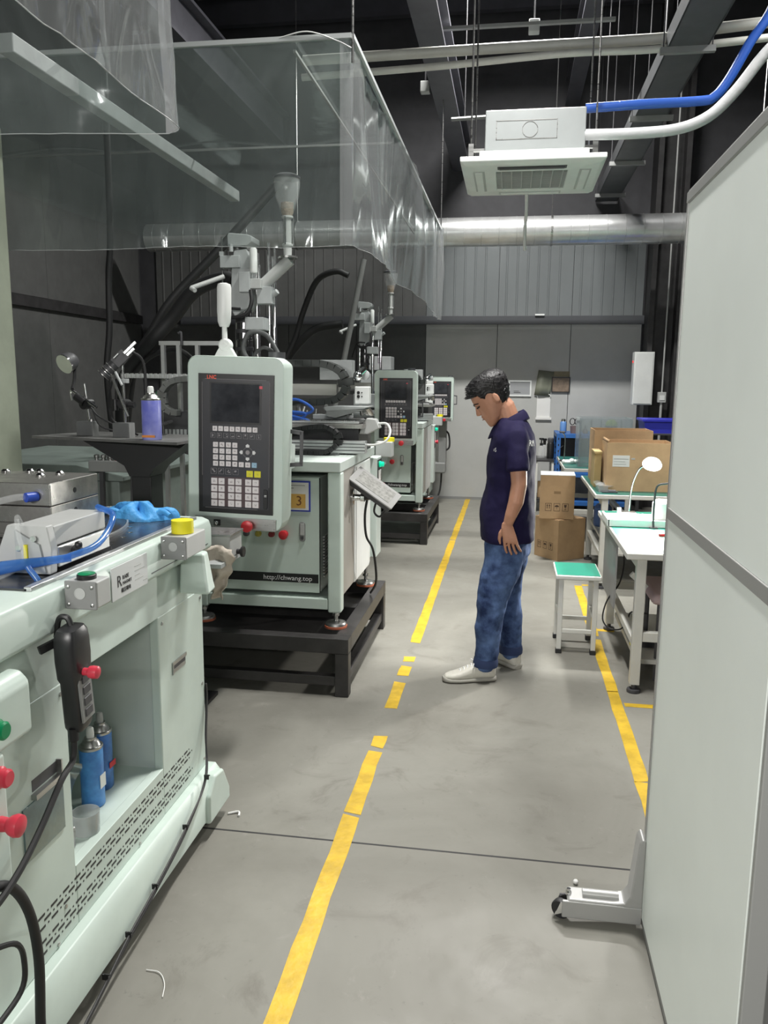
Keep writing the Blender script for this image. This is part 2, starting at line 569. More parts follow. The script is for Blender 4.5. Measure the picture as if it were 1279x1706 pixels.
tag(MB().box(0.28, 0.40, WALL_Y - 0.10, WALL_Y - 0.07, 2.455, 2.475).build('girt_bracket', M_WHITE, wb))
struct(MB().box(-4.6, 1.64, WALL_Y - 0.045, WALL_Y - 0.03, 0.0, 0.035).build('baseboard_back', M_MGREY))
# dark steel column and dark recess at the right end of the wall
colm = struct(MB().box(1.66, 1.72, WALL_Y - 0.42, WALL_Y - 0.001, 0, 6.4).box(1.72, 1.98, WALL_Y - 0.24, WALL_Y - 0.2, 0, 6.4).box(1.98, 2.04, WALL_Y - 0.42, WALL_Y - 0.001, 0, 6.4).build('trim_1', M_BSTEEL))
struct(MB().box(3.5, 3.6, -3.6, WALL_Y, 0, 6.4).build('wall_right', M_WALLD))
wl = struct(MB().box(-5.3, -5.2, -3.6, WALL_Y, 0, 6.4).build('wall_left', M_WALLD))
for k in range(9):
    MB().box(-5.2, -5.17, 0.5 + k * 1.15, 0.5 + k * 1.15 + 1.145, 0.03, 2.35).build('wall_panel', M_DIMPAN, wl, bev=0.003)
    MB().box(-5.2, -5.17, 0.5 + k * 1.15, 0.5 + k * 1.15 + 1.145, 2.47, 4.1).build('wall_panel', M_DIMPAN, wl, bev=0.003)
MB().box(-5.2, -5.12, 0.5, 10.8, 2.345, 2.46).build('girt', M_BSTEEL, wl)
struct(MB().box(-5.2, 3.6, -3.7, -3.6, 0, 6.4).build('wall_front', mat('front_wall', (0.42, 0.43, 0.42), 0.6)))

# roof: purlins across, beams along, paler insulation panels between them
M_PURL = mat('purlin_paint', (0.05, 0.05, 0.06), 0.55, var=0.15)
M_INSUL = mat('roof_insulation_panel', (0.72, 0.70, 0.78), 0.7, var=0.12)
for k in range(11):
    y = 1.6 + k * 0.9
    MB().box(-5.1, 3.4, y, y + 0.10, 6.05, 6.4).build('purlin', M_PURL, ceil)
    if y > 3:
        for j in range(9):
            x0 = -5.0 + j * 0.93
            MB().box(x0, x0 + 0.78, y + 0.22, y + 0.80, 6.32, 6.4).build('insulation_panel', M_INSUL, ceil)
for nm, x0, x1, z0, z1 in (('roof_beam', -0.83, -0.62, 4.28, 4.62), ('roof_beam', 0.55, 0.72, 5.0, 5.3), ('roof_beam', -3.2, -3.0, 4.6, 5.0)):
    m_b = mat('roof_beam_paint', (0.075, 0.075, 0.088), 0.5, var=0.15)
    MB().box(x0, x1, 1.0, WALL_Y - 0.05, z0, z0 + 0.03).box((x0 + x1) / 2 - 0.012, (x0 + x1) / 2 + 0.012, 1.0, WALL_Y - 0.05, z0 + 0.03, z1).box(x0, x1, 1.0, WALL_Y - 0.05, z1, z1 + 0.03).build(nm, m_b, ceil)

# ================================================================== THINGS UNDER THE ROOF
# louvred aisle lamps and the added fill tubes (all above or behind the frame)
M_LAMPH = mat('lamp_housing', (0.6, 0.6, 0.6), 0.5)
M_LED = mat('led_diffuser', (0.9, 0.9, 0.88), 0.5, emit=(1, 0.98, 0.94), estr=2.0)
for i, (x, y, z, l, p, sp, ax_) in enumerate(AISLE_LAMPS):
    nm = ['above the middle of the aisle', 'over the workbenches', 'high above the far end of the aisle', 'above the film roof of the machines'][i]
    t = thing('louvred_lamp', 'white louvred ceiling lamp hanging ' + nm, 'lamp', (x, y, z), 'louvred ceiling lamps')
    hx, hy = (l / 2 + 0.03, 0.12) if ax_ else (0.12, l / 2 + 0.03)
    MB().box(x - hx, x + hx, y - hy, y + hy, z + 0.02, z + 0.09).build('housing', M_LAMPH, t)
    MB().box(x - hx + 0.03, x + hx - 0.03, y - hy + 0.03, y + hy - 0.03, z + 0.008, z + 0.02).build('diffuser', M_LED, t)
    for s in (-1, 1):
        px_, py_ = (x + s * l * 0.4, y) if ax_ else (x, y + s * l * 0.4)
        MB().cyl((px_, py_, z + 0.09), (px_, py_, 6.4), 0.004, n=6).build('hanger_rod', M_DGREY, t)
for i, (x, y, z, l, p, az) in enumerate(FILL_TUBES):
    t = thing('tube_lamp', ['bare white tube lamp hanging behind the camera on the machine side', 'bare white tube lamp hanging behind the camera on the screen side'][i], 'lamp', (x, y, z))
    MB().box(x - 0.6, x + 0.6, y - 0.12, y - 0.08, z + 0.03, z + 0.09).rot((x, y, z), R(az), 'Z').build('batten', M_LAMPH, t)
    MB().cyl((x - 0.58, y - 0.06, z), (x + 0.58, y - 0.06, z), 0.014, n=12).rot((x, y, z), R(az), 'Z').build('tube', M_LED, t)
    for s in (-1, 1):
        MB().box(x + s * 0.58 - 0.015, x + s * 0.58 + 0.015, y - 0.11, y - 0.045, z - 0.018, z + 0.035).rot((x, y, z), R(az), 'Z').build('end_holder', M_LAMPH, t)
    for s in (-1, 1):
        MB().cyl((x + s * 0.4, y - 0.10, z + 0.09), (x + s * 0.4, y - 0.10, 6.4), 0.004, n=6).rot((x, y, z), R(az), 'Z').build('hanger_rod', M_STEEL, t)

# ---- cassette air conditioner on rods
t = thing('cassette_air_conditioner', 'white ceiling cassette air conditioner hanging on rods over the aisle', 'air conditioner', (0.08, 5.45, 2.86))
M_GALV = mat('galvanised_steel', (0.50, 0.53, 0.53), 0.30, metal=0.5, var=0.03, vscale=8)
X0, X1, Y0, Y1, ZP = -0.345, 0.505, 5.02, 5.87, 2.885
MB().box(-0.205, 0.385, 5.13, 5.76, 2.965, 3.20).build('body', M_GALV, t, bev=0.006)
MB().box(-0.235, 0.41, 5.10, 5.79, 2.90, 2.965).build('flange', M_WHITE, t, bev=0.008)
fx = MB()
rect = [(X0, Y0), (X1, Y0), (X1, Y1), (X0, Y1)]
inn = [(X0 + 0.21, Y0 + 0.19), (X1 - 0.21, Y0 + 0.19), (X1 - 0.21, Y1 - 0.19), (X0 + 0.21, Y1 - 0.19)]
v = [(a, b, ZP) for a, b in rect] + [(a, b, ZP - 0.018) for a, b in [(X0 + .03, Y0 + .03), (X1 - .03, Y0 + .03), (X1 - .03, Y1 - .03), (X0 + .03, Y1 - .03)]] + [(a, b, ZP - 0.018) for a, b in inn] + [(a, b, ZP + 0.015) for a, b in inn] + [(a, b, ZP + 0.03) for a, b in rect]
f = []
for k in range(4):
    n = (k + 1) % 4
    f += [(k, n, 4 + n, 4 + k), (4 + k, 4 + n, 8 + n, 8 + k), (8 + k, 8 + n, 12 + n, 12 + k), (16 + k, 16 + n, n, k), (12 + k, 12 + n, 16 + n, 16 + k)]
fx.add(v, f).build('fascia', M_WHITE, t, bev=0.006)
g = MB().box(inn[0][0], inn[1][0], inn[0][1], inn[2][1], ZP - 0.004, ZP + 0.006)
gr = g.build('intake_grille', mat('grille_backing', (0.16, 0.165, 0.165), 0.6), t)
for k in range(20):
    y = inn[0][1] + 0.012 + k * (inn[2][1] - inn[0][1] - 0.02) / 19.5
    MB().box(inn[0][0], inn[1][0], y, y + 0.007, ZP - 0.014, ZP - 0.002).build('grille_slat', M_LGREY, gr)
for k in range(7):
    x = inn[0][0] + 0.03 + k * 0.062
    MB().box(x, x + 0.006, inn[0][1], inn[2][1], ZP - 0.016, ZP - 0.012).build('grille_rib', M_LGREY, gr)
for s, (a, b, c, d) in enumerate([(X0 + 0.07, X0 + 0.14, Y0 + 0.17, Y1 - 0.17), (X1 - 0.14, X1 - 0.07, Y0 + 0.17, Y1 - 0.17), (X0 + 0.22, X1 - 0.22, Y0 + 0.07, Y0 + 0.13), (X0 + 0.22, X1 - 0.22, Y1 - 0.13, Y1 - 0.07)]):
    MB().box(a, b, c, d, ZP - 0.022, ZP - 0.015).build('outlet_slot', M_DGREY if s == 2 else M_LGREY, t, bev=0.004)
    MB().box(a + 0.012, b - 0.012, c + 0.012, d - 0.012, ZP - 0.027, ZP - 0.021).build('louvre', M_WHITE if s != 2 else M_DGREY, t, bev=0.003)
MB().box(X0 + 0.03, X0 + 0.07, Y0 + 0.03, Y0 + 0.06, ZP - 0.017, ZP - 0.012).build('status_window', M_DGREY, t)
# pressed rectangle and ring on the body
pr = MB()
for a, b, c, d in ((-0.14, 0.22, 3.135, 3.139), (-0.14, 0.22, 3.030, 3.034), (-0.14, -0.136, 3.03, 3.139), (0.216, 0.22, 3.03, 3.139)):
    pr.box(a, b, 5.127, 5.131, c, d)
pr.build('pressed_outline', M_STEEL, t)
tor = MB()
for i in range(24):
    a0, a1 = 2 * PI * i / 24, 2 * PI * (i + 1) / 24
    tor.bar((0.06 + 0.045 * math.cos(a0), 5.128, 3.085 + 0.045 * math.sin(a0)), (0.06 + 0.045 * math.cos(a1), 5.128, 3.085 + 0.045 * math.sin(a1)), 0.003)
tor.build('knockout_ring', M_STEEL, t)
for xx, yy in ((-0.29, 5.2), (0.45, 5.2), (-0.29, 5.7), (0.45, 5.7)):
    MB().cyl((xx, yy, 2.93), (xx, yy, 6.35), 0.006, n=8).build('hanger_rod', M_STEEL, t)
    sgn = 1 if xx < 0 else -1
    MB().box(min(xx - 0.01 * sgn, xx + 0.1 * sgn), max(xx - 0.01 * sgn, xx + 0.1 * sgn), yy - 0.015, yy + 0.015, 2.985, 3.0).box(xx - 0.015, xx + 0.015, yy - 0.012, yy + 0.012, 2.93, 3.03).build('hanger_bracket', M_STEEL, t)
# drain hose that hangs from the unit
tag(MB().tube([(0.06, 5.78, 2.866), (0.063, 5.78, 2.75), (0.058, 5.785, 2.62), (0.062, 5.78, 2.49)], 0.011, n=8).build('drain_hose', mat('white_hose', (0.7, 0.7, 0.68), 0.5, bump=0.8, bscale=50)), 'thin white drain hose dangling below the air conditioner', 'hose')

# ---- pipes by the unit
tag(MB().tube([(0.39, 5.3, 3.24), (0.7, 5.3, 3.25), (1.05, 5.3, 3.255), (1.13, 5.3, 3.275), (1.2, 5.3, 3.36), (1.30, 5.3, 3.55), (1.45, 5.3, 3.85), (1.55, 5.3, 4.6), (1.55, 5.3, 6.4)], 0.028, n=12).build('water_pipe', mat('blue_pipe', (0.02, 0.09, 0.42), 0.4)), 'blue plastic pipe bending up from the air conditioner', 'pipe')
tag(MB().tube([(0.38, 5.16, 3.05), (0.65, 5.15, 3.045), (0.9, 5.15, 3.06), (1.07, 5.15, 3.12), (1.2, 5.15, 3.24), (1.32, 5.15, 3.4), (1.6, 5.15, 3.8), (1.7, 5.15, 4.6), (1.7, 5.15, 6.4)], 0.032, n=12).build('wrapped_pipe', mat('white_wrap', (0.55, 0.56, 0.57), 0.42, bump=0.3, bscale=30)), 'white wrapped pipe curving up from the air conditioner', 'pipe')
M_PVCP = mat('ivory_pipe', (0.55, 0.55, 0.50), 0.45, var=0.08)
tag(MB().tube([(-1.6, 6.2, 3.93), (-0.2, 6.2, 3.945), (1.05, 6.2, 3.955), (1.35, 6.2, 4.0), (3.4, 6.2, 4.12)], 0.036, n=12).build('overhead_pipe', M_PVCP), 'upper ivory pipe running across below the dark roof', 'pipe')
tag(MB().tube([(-1.6, 6.16, 3.80), (-0.6, 6.16, 3.83), (0.3, 6.16, 3.872), (1.2, 6.16, 3.88), (3.4, 6.16, 4.03)], 0.025, n=12).build('overhead_pipe', M_PVCP), 'thinner lower ivory pipe running across below the dark roof', 'pipe')
tag(MB().box(-0.8, 0.75, 7.35, 7.39, 4.55, 4.575).build('strut_rail', M_MGREY), 'thin grey strut rail crossing behind the ivory pipes', 'rail')
t = thing('sprinkler_pipe', 'slim grey pipe crossing high above the air conditioner', 'pipe', (0.1, 7.78, 3.9))
MB().cyl((-0.62, 7.78, 3.96), (0.85, 7.78, 4.0), 0.018, n=8).build('pipe', M_MGREY, t)
for xx in (-0.5, 0.75):
    MB().cyl((xx, 7.78, 3.97), (xx, 7.78, 6.4), 0.005, n=6).build('hanger_rod', M_DGREY, t)
for i, (xx, yy, zz) in enumerate([(0.13, 7.4, 4.98), (0.09, 7.4, 4.5), (-0.9, 8.1, 4.3), (1.3, 8.3, 4.4)]):
    t = thing('sprinkler_box', ['small white box high up under the dark roof', 'small white box hanging just under the ivory pipes', 'small grey box left of the air conditioner under the roof', 'small grey box right of the air conditioner under the roof'][i], 'box', (xx, yy, zz))
    MB().box(xx - 0.045, xx + 0.045, yy - 0.045, yy + 0.045, zz, zz + 0.10).build('box', M_LGREY, t, bev=0.008)
    MB().cyl((xx, yy, zz + 0.1), (xx, yy, 6.4), 0.008, n=6).build('stem', M_DGREY, t)
# ---- cable tray along the right of the roof
t = thing('cable_tray', 'long grey metal cable tray running along the roof', 'cable tray', (1.1, 7, 3.86))
M_TRAY = mat('tray_metal', (0.12, 0.125, 0.13), 0.45, metal=0.4, var=0.1)
MB().box(0.98, 1.24, 2.2, 10.9, 3.86, 3.87).build('tray_bottom', M_TRAY, t)
MB().box(0.975, 0.985, 2.2, 10.9, 3.86, 3.98).box(1.235, 1.245, 2.2, 10.9, 3.86, 3.98).build('tray_side', M_TRAY, t)
for k in range(6):
    y = 3.2 + k * 1.45
    MB().box(0.93, 1.29, y, y + 0.04, 3.82, 3.86).build('support_bar', M_MGREY, t)
    for xx in (0.95, 1.27):
        MB().cyl((xx, y + 0.02, 3.82), (xx, y + 0.02, 6.4), 0.005, n=6).build('hanger_rod', M_DGREY, t)
# ---- spiral duct in front of the back wall
t = thing('spiral_duct', 'silver spiral air duct running along the back wall', 'duct', (0, 9.75, 3.15))
M_DUCT = mat('duct_metal', (0.72, 0.73, 0.73), 0.30, metal=0.8, var=0.12, vscale=5, bump=0.12, bscale=14)
MB().cyl((-4.5, 9.75, 3.316), (3.4, 9.75, 3.316), 0.163, n=40).build('duct', M_DUCT, t)
for k in range(39):
    x = -4.4 + k * 0.2
    MB().lathe([(0.1632, -0.004), (0.166, -0.002), (0.166, 0.002), (0.1632, 0.004)], (x, 9.75, 3.316), (1, 0.06, 0), n=28).build('seam', M_DUCT, t)
for x in (-2.6, 0.40, 2.6):
    MB().lathe([(0.164, -0.012), (0.170, -0.012), (0.170, 0.012), (0.164, 0.012)], (x, 9.75, 3.316), (1, 0, 0), n=40).build('clamp', M_STEEL, t)
    MB().cyl((x, 9.75, 3.48), (x, 9.75, 6.4), 0.006, n=6).build('hanger_rod', M_STEEL, t)

# ---- things on the back wall
t = thing('wall_notice_board', 'grey notice board with a pale frame left of the crooked sheet', 'notice board', (0.10, 10.9, 1.42))
yw = WALL_Y - 0.03
MB().box(-0.03, 0.27, yw - 0.012, yw, 1.41, 1.62).build('board', mat('notice_grey', (0.30, 0.31, 0.32), 0.5), t)
MB().box(-0.03, 0.27, yw - 0.02, yw - 0.012, 1.60, 1.62).box(-0.03, 0.27, yw - 0.02, yw - 0.012, 1.41, 1.43).box(-0.03, -0.012, yw - 0.02, yw - 0.012, 1.43, 1.60).box(0.252, 0.27, yw - 0.02, yw - 0.012, 1.43, 1.60).build('frame', M_WHITE, t)
MB().box(0.04, 0.13, yw - 0.0135, yw - 0.012, 1.455, 1.463).box(0.04, 0.11, yw - 0.0135, yw - 0.012, 1.475, 1.480).build('printed_lines', M_DGREY, t)
tag(MB().grid(lambda u, v: (0.31 + u * 0.205 + v * 0.045, yw - 0.02 - 0.012 * math.sin(u * 5), 1.43 + v * 0.325 - 0.02 * u), 10, 3).build('plastic_sheet', mat('olive_sheet', (0.20, 0.21, 0.16), 0.35, var=0.15), solid=0.002), 'crooked olive plastic sheet hanging on the back wall', 'sheet')
t = thing('framed_certificate', 'small brown certificate in a black frame on the back wall', 'picture', (0.65, 10.9, 1.46))
MB().box(0.535, 0.765, yw - 0.01, yw, 1.475, 1.655).build('print', mat('brown_print', (0.20, 0.15, 0.11), 0.5, var=0.3, vscale=16), t)
MB().box(0.53, 0.77, yw - 0.02, yw - 0.01, 1.655, 1.668).box(0.53, 0.77, yw - 0.02, yw - 0.01, 1.465, 1.478).box(0.53, 0.543, yw - 0.02, yw - 0.01, 1.478, 1.655).box(0.757, 0.77, yw - 0.02, yw - 0.01, 1.478, 1.655).build('frame', M_BLACK, t)
tag(MB().box(0.55, 0.76, yw - 0.006, yw, 1.672, 1.74).build('paper_strip', mat('tan_paper', (0.22, 0.19, 0.12), 0.7, var=0.2)), 'tan paper strip above the black framed certificate', 'paper')
t = thing('wall_calendar', 'white calendar hanging below the crooked olive sheet', 'calendar', (0.44, 10.9, 1.12))
MB().box(0.35, 0.525, yw - 0.012, yw, 1.135, 1.385).build('sheet', M_PAPER, t)
MB().box(0.34, 0.545, yw - 0.03, yw, 1.105, 1.135).build('bottom_strip', M_PAPER, t)
MB().tube([(0.36, yw - 0.008, 1.385), (0.345, yw - 0.02, 1.43), (0.33, yw - 0.008, 1.42)], 0.005, n=6).tube([(0.51, yw - 0.008, 1.385), (0.525, yw - 0.02, 1.42), (0.50, yw - 0.008, 1.44)], 0.005, n=6).build('hook', M_WHITE, t)
# electrical box, conduit and switch by the dark column
t = thing('electrical_box', 'tall white electrical box on the wall with a red light', 'electrical box', (1.58, 10.7, 1.33))
MB().box(1.50, 1.74, 10.42, 10.60, 1.33, 1.98).build('body', M_WHITE, t, bev=0.006)
MB().box(1.515, 1.725, 10.412, 10.42, 1.345, 1.965).build('door', M_WHITE, t, bev=0.003)
MB().cyl((1.499, 10.5, 1.86), (1.49, 10.5, 1.86), 0.014, n=12).build('indicator', mat('red_light', (0.5, 0.02, 0.02), 0.4, emit=(1, 0.05, 0.05), estr=0.9), t)
t = thing('switch_box', 'small white switch on a conduit along the dark column', 'switch', (1.86, 10.5, 1.36))
MB().box(1.82, 1.92, 10.49, 10.56, 1.36, 1.49).build('box', M_LGREY, t, bev=0.006)
MB().box(1.84, 1.90, 10.483, 10.49, 1.39, 1.45).build('rocker', M_WHITE, t)
MB().cyl((1.87, 10.525, 1.49), (1.87, 10.525, 6.0), 0.010, n=8).build('conduit', M_LGREY, t)
MB().cyl((1.87, 10.525, 0.0), (1.87, 10.525, 1.36), 0.016, n=8).build('lower_conduit', M_LGREY, t)
# ================================================================== CLEAR PLASTIC CURTAINS
def sheet(path, z0f, z1f, n_along, n_up, wave, u0, u1):
    """a hanging film: path(s) -> (x, y, nx, ny), s in 0..1; wave(s, t) offsets it along the normal"""
    def fn(q, v):
        u = u0 + (u1 - u0) * q
        x, y, nx, ny = path(u)
        d = wave(u, v)
        return (x + nx * d, y + ny * d, z0f(u) + (z1f(u) - z0f(u)) * v)
    return MB().grid(fn, n_along, n_up)

def corner_path(p0, pc, p1, r):
    """from p0 to the corner pc to p1 with a rounded corner of radius r"""
    p0, pc, p1 = Vector(p0), Vector(pc), Vector(p1)
    a, b = (p0 - pc).normalized(), (p1 - pc).normalized()
    L0, L1 = (p0 - pc).length - r, (p1 - pc).length - r
    A = PI / 2 * r
    T = L0 + A + L1
    c = pc + a * r + b * r
    def f(u):
        s = u * T
        if s <= L0:
            p = p0 - a * s; n = -b
        elif s <= L0 + A:
            t = (s - L0) / r
            n = -b * math.cos(t) - a * math.sin(t)
            p = c + n * r
        else:
            p = pc + b * (r + s - L0 - A); n = -a
        return p.x, p.y, n.x, n.y
    return f, T, L0, A

rn = random.Random(3)
PH = [rn.uniform(0, 6.28) for _ in range(40)]
def folds(s, k, amp):
    return amp * (math.sin(s * 9.1 * k + PH[0]) * 0.5 + math.sin(s * 17.3 * k + PH[1]) * 0.3 + math.sin(s * 31.7 * k + PH[2]) * 0.2)

def ridge(x, y, seed):
    n = noise.noise(Vector((x, y, seed)))
    return (1 - min(1, abs(n) * 3.2)) ** 2
def crumple(s, z, seed):
    return ridge(s * 1.7, z * 1.1, seed) + 0.6 * ridge(s * 3.9 + z * 1.5, z * 1.6, seed + 7) + 0.3 * ridge(s * 8.0 - z * 2, z * 3.0, seed + 13)
# --- near curtain: hangs round the front machine
f1, T1, L1, A1 = corner_path((-0.955, -1.2), (-0.955, 2.30), (-3.6, 2.30), 0.05)
def w1(u, v):
    s = u * T1
    g = 0.008 + 0.006 * (1 - v)
    d = folds(s, 0.8, g)
    if s < L1:      # a gathered pinch on the aisle side
        q = (s - (L1 - 0.62)) / 0.09
        d += 0.045 * math.exp(-q * q) * (0.12 + 0.88 * math.exp(-((v - 0.32) / 0.2) ** 2)) * math.sin(q * 2.2 + 0.5)
        d += 0.022 * v * math.sin(v * 7 + s * 5.0) * math.exp(-((s - L1 + 0.9) / 0.6) ** 2)
    k = 0.35 + 0.65 * min(1, v * 3)
    d += 0.042 * k * (crumple(s, v * 1.15, 2.0) - 0.5)
    return d
t = thing('clear_curtain', 'clear plastic curtain hanging at the top left round the nearest machine', 'curtain', (-0.96, 1.0, 2.30), 'clear plastic curtains')
ub = (L1 + A1) / T1
sheet(f1, lambda u: 2.30 + 0.006 * math.sin(u * 40), lambda u: 3.45, 280, 60, w1, 0, ub).build('side_film', M_FILMN, t, fix=False, ang=180)
sheet(f1, lambda u: 2.30 + 0.006 * math.sin(u * 40), lambda u: 3.45, 180, 40, w1, ub, 1).build('back_film', M_FILM, t, fix=False, ang=180)
hem = MB().tube([Vector((f1(u)[0] + f1(u)[2] * w1(u, 0), f1(u)[1] + f1(u)[3] * w1(u, 0), 2.30 + 0.006 * math.sin(u * 40))) for u in [i / 120 for i in range(121)]], 0.0014, n=5, k=1)
hem.build('hem', mat('film_edge', (0.45, 0.47, 0.47), 0.35), t)
MB().box(-0.98, -0.94, -1.2, 2.32, 3.45, 3.49).box(-3.6, -0.98, 2.28, 2.32, 3.45, 3.49).build('rail', M_ALU, t)
for p in ((-0.96, 2.3), (-0.96, -1.1), (-3.4, 2.3)):
    MB().cyl((p[0], p[1], 3.49), (p[0], p[1], 6.4), 0.005, n=6).build('hanger_rod', M_STEEL, t)

# --- far curtain: a film box over the second and third machine
CX_, CYF, CYB = -0.738, 3.70, 8.25
f2, T2, L2, A2 = corner_path((-3.9, CYF), (CX_, CYF), (CX_, CYB), 0.05)
def w2(u, v):
    s = u * T2
    if s < L2:
        d = folds(s, 0.8, 0.008 + 0.010 * (1 - v)) + 0.014 * (crumple(s, v * 0.7, 5.0) - 0.5) * (0.25 + 0.75 * (1 - v))
        d += 0.010 * math.sin(s * 46) * (1 - v) ** 3 * (0.5 + 0.5 * math.sin(s * 3.1))
    else:
        q = (s - L2) / (T2 - L2)
        d = folds(s, 0.9, 0.010)
        d += 0.050 * math.sin(s * 2.1 + v * 2.6 + 0.4) * math.sin(PI * min(1, q * 1.3)) * (0.4 + 0.6 * (1 - v))
        d += 0.030 * (ridge(s * 1.15 + v * 0.25, v * 0.22, 9.0) - 0.3) * (0.3 + 0.7 * min(1, v * 3))
        d += 0.014 * (ridge(s * 3.1 + v * 0.5, v * 0.5, 4.0) - 0.3) * math.exp(-((q - 0.22) / 0.22) ** 2)
        d += 0.020 * math.sin(s * 31 + 2 * math.sin(s * 5)) * max(0, q - 0.72) / 0.28
        d -= 0.010 * math.sin(min(1, (s - L2) / 0.3) * PI)
    return d
def z2(u):
    s = u * T2
    z = 2.205 + 0.006 * math.sin(s * 6)
    if s > L2:
        q = (s - L2) / (T2 - L2)
        z += 0.05 * math.sin(q * PI) + (-0.0)
    return z
t = thing('clear_curtain', 'large clear plastic curtain box with wrinkles over the middle machines', 'curtain', (-0.8, 5.5, 2.2), 'clear plastic curtains')
ub = L2 / T2
sheet(f2, z2, lambda u: 3.07, 280, 40, w2, 0, ub).build('front_film', M_FILM, t, fix=False, ang=180)
sheet(f2, z2, lambda u: 3.07, 420, 50, w2, ub, 1).build('side_film', M_FILMS, t, fix=False, ang=180)
MB().grid(lambda u, v: (-3.9 + (CX_ + 3.9) * u, CYF + (CYB - CYF) * v, 3.07 + 0.012 * math.sin(u * 19 + v * 7) * math.sin(v * PI) - 0.02 * math.sin(v * PI)), 40, 40).build('roof_film', M_FILMR, t, fix=False, ang=180)
MB().tube([Vector((f2(u)[0] + f2(u)[2] * w2(u, 0), f2(u)[1] + f2(u)[3] * w2(u, 0), z2(u))) for u in [i / 260 for i in range(261)]], 0.0010, n=5, k=1).build('hem', MATS['film_edge'], t)
MB().box(CX_ - 0.012, CX_ + 0.012, CYF, CYB, 3.07, 3.09).box(-3.9, CX_, CYF - 0.012, CYF + 0.012, 3.07, 3.09).build('rail', MATS['film_edge'], t)
MB().bar((-2.06, 3.2, 2.93), (-2.06, 5.95, 2.93), 0.07, 0.075).build('canopy_beam', M_CASTG, t, bev=0.006)
MB().bar((-1.0, 3.72, 3.04), (-1.0, 8.2, 3.04), 0.012, 0.012).bar((-3.8, 5.15, 3.04), (-0.76, 5.15, 3.04), 0.012, 0.012).build('canopy_batten', M_MGREY, t)
for p in ((CX_ + 0.005, CYF), (CX_, CYB), (-2.06, 3.25), (-2.06, 5.9)):
    if p[0] < -2: continue
    MB().cyl((p[0], p[1], 2.97), (p[0], p[1], 6.4), 0.006, n=8).build('hanger_rod', M_STEEL, t)
MB().tube([(-1.06, 3.69, 3.085), (-0.93, 3.68, 3.10), (-0.80, 3.69, 3.06), (CX_, 3.695, 3.03)], 0.003, n=5).build('tie_string', M_LGREY, t)

# ================================================================== FRONT MACHINE (rotary table press)
SX = -1.05                       # the side that faces the aisle
t = thing('rotary_table_press', 'pale green rotary table press in the left foreground with an open cubby', 'machine', (-1.8, 1.7, 0))
FM = t
Yn, Yf, XL = 0.75, 2.60, -2.55
def fbox(name, m, *b, bev=0.004, parent=None):
    return MB().box(*b).build(name, m, parent or t, bev=bev)
# carcass around the open cubby
fbox('near_side_panel', M_GREEN, SX - 0.03, SX, Yn, 1.715, 0.215, 0.87)
fd = fbox('far_side_door', M_GREEN, SX - 0.03, SX, 2.238, Yf, 0.215, 0.872)
fbox('lower_vent_panel', M_GREEN, SX - 0.03, SX, 1.715, 2.238, 0.215, 0.375, bev=0.002)
fbox('far_end_panel', M_GREEN, XL, SX - 0.03, Yf - 0.03, Yf, 0.215, 0.872)
fbox('near_end_panel', M_GREEN, XL, SX - 0.03, Yn, Yn + 0.03, 0.215, 0.872)
fbox('left_side_panel', M_GREEN2, XL, XL + 0.03, Yn, Yf, 0.215, 0.872)
cb = MB().box(-1.60, SX - 0.03, 1.70, 2.25, 0.355, 0.372)
cb.build('cubby_floor', M_GREEN, t)
fbox('cubby_back', M_GREEN2, -1.61, -1.60, 1.70, 2.25, 0.355, 0.872, bev=0)
fbox('cubby_wall', M_GREEN2, -1.60, SX - 0.03, 1.702, 1.712, 0.372, 0.872, bev=0)
fbox('cubby_wall', M_GREEN2, -1.60, SX - 0.03, 2.242, 2.252, 0.372, 0.872, bev=0)
# plinth with a shallow ledge, sloping toe at the far corner
MB().prism([(XL, 0.055), (-1.012, 0.055), (-1.000, 0.07), (-1.000, 0.185), (-1.022, 0.215), (XL, 0.215)], 'Y', Yn, Yf + 0.015).build('plinth', M_GREEN, t, bev=0.004)
MB().prism([(2.46, 0.0555), (2.66, 0.0555), (2.66, 0.10), (2.60, 0.20), (2.52, 0.215), (2.46, 0.16)], 'X', -1.16, -0.985).build('toe', M_GREEN, t, bev=0.01)
for p in ((-1.08, 2.58), (-1.1, 0.95), (-2.4, 2.5), (-2.4, 0.95)):
    MB().lathe([(0.05, 0), (0.055, 0.012), (0.05, 0.025), (0.018, 0.03), (0.018, 0.07)], (p[0], p[1], 0), n=20).build('foot', M_RUBBER, t)
# waist band and apron
MB().prism([(SX - 0.03, 0.868), (SX - 0.002, 0.868), (-1.065, 1.005), (-1.1, 1.005)], 'Y', Yn, Yf).build('waist_band', M_GREEN, t, bev=0.003)
MB().prism([(XL, 1.003), (-1.045, 1.003), (-1.032, 1.014), (-1.032, 1.085), (-1.040, 1.108), (-1.065, 1.118), (XL, 1.118)], 'Y', Yn, 2.66).build('apron', M_GREEN, t, bev=0.006, seg=3)
fbox('apron_seam', M_DGREY, -1.033, -1.0312, 2.17, 2.62, 1.028, 1.0305, bev=0)
MB().loft([[(-1.05, 2.40, 0.905), (-0.945, 2.40, 0.905), (-0.955, 2.49, 0.905), (-1.05, 2.49, 0.905)], [(-1.05, 2.405, 0.93), (-0.95, 2.405, 0.93), (-0.96, 2.485, 0.93), (-1.05, 2.485, 0.93)], [(-1.05, 2.42, 1.038), (-0.968, 2.42, 1.038), (-0.975, 2.475, 1.038), (-1.05, 2.475, 1.038)]]).build('corner_cover', M_GREEN, t, bev=0.01, seg=3)
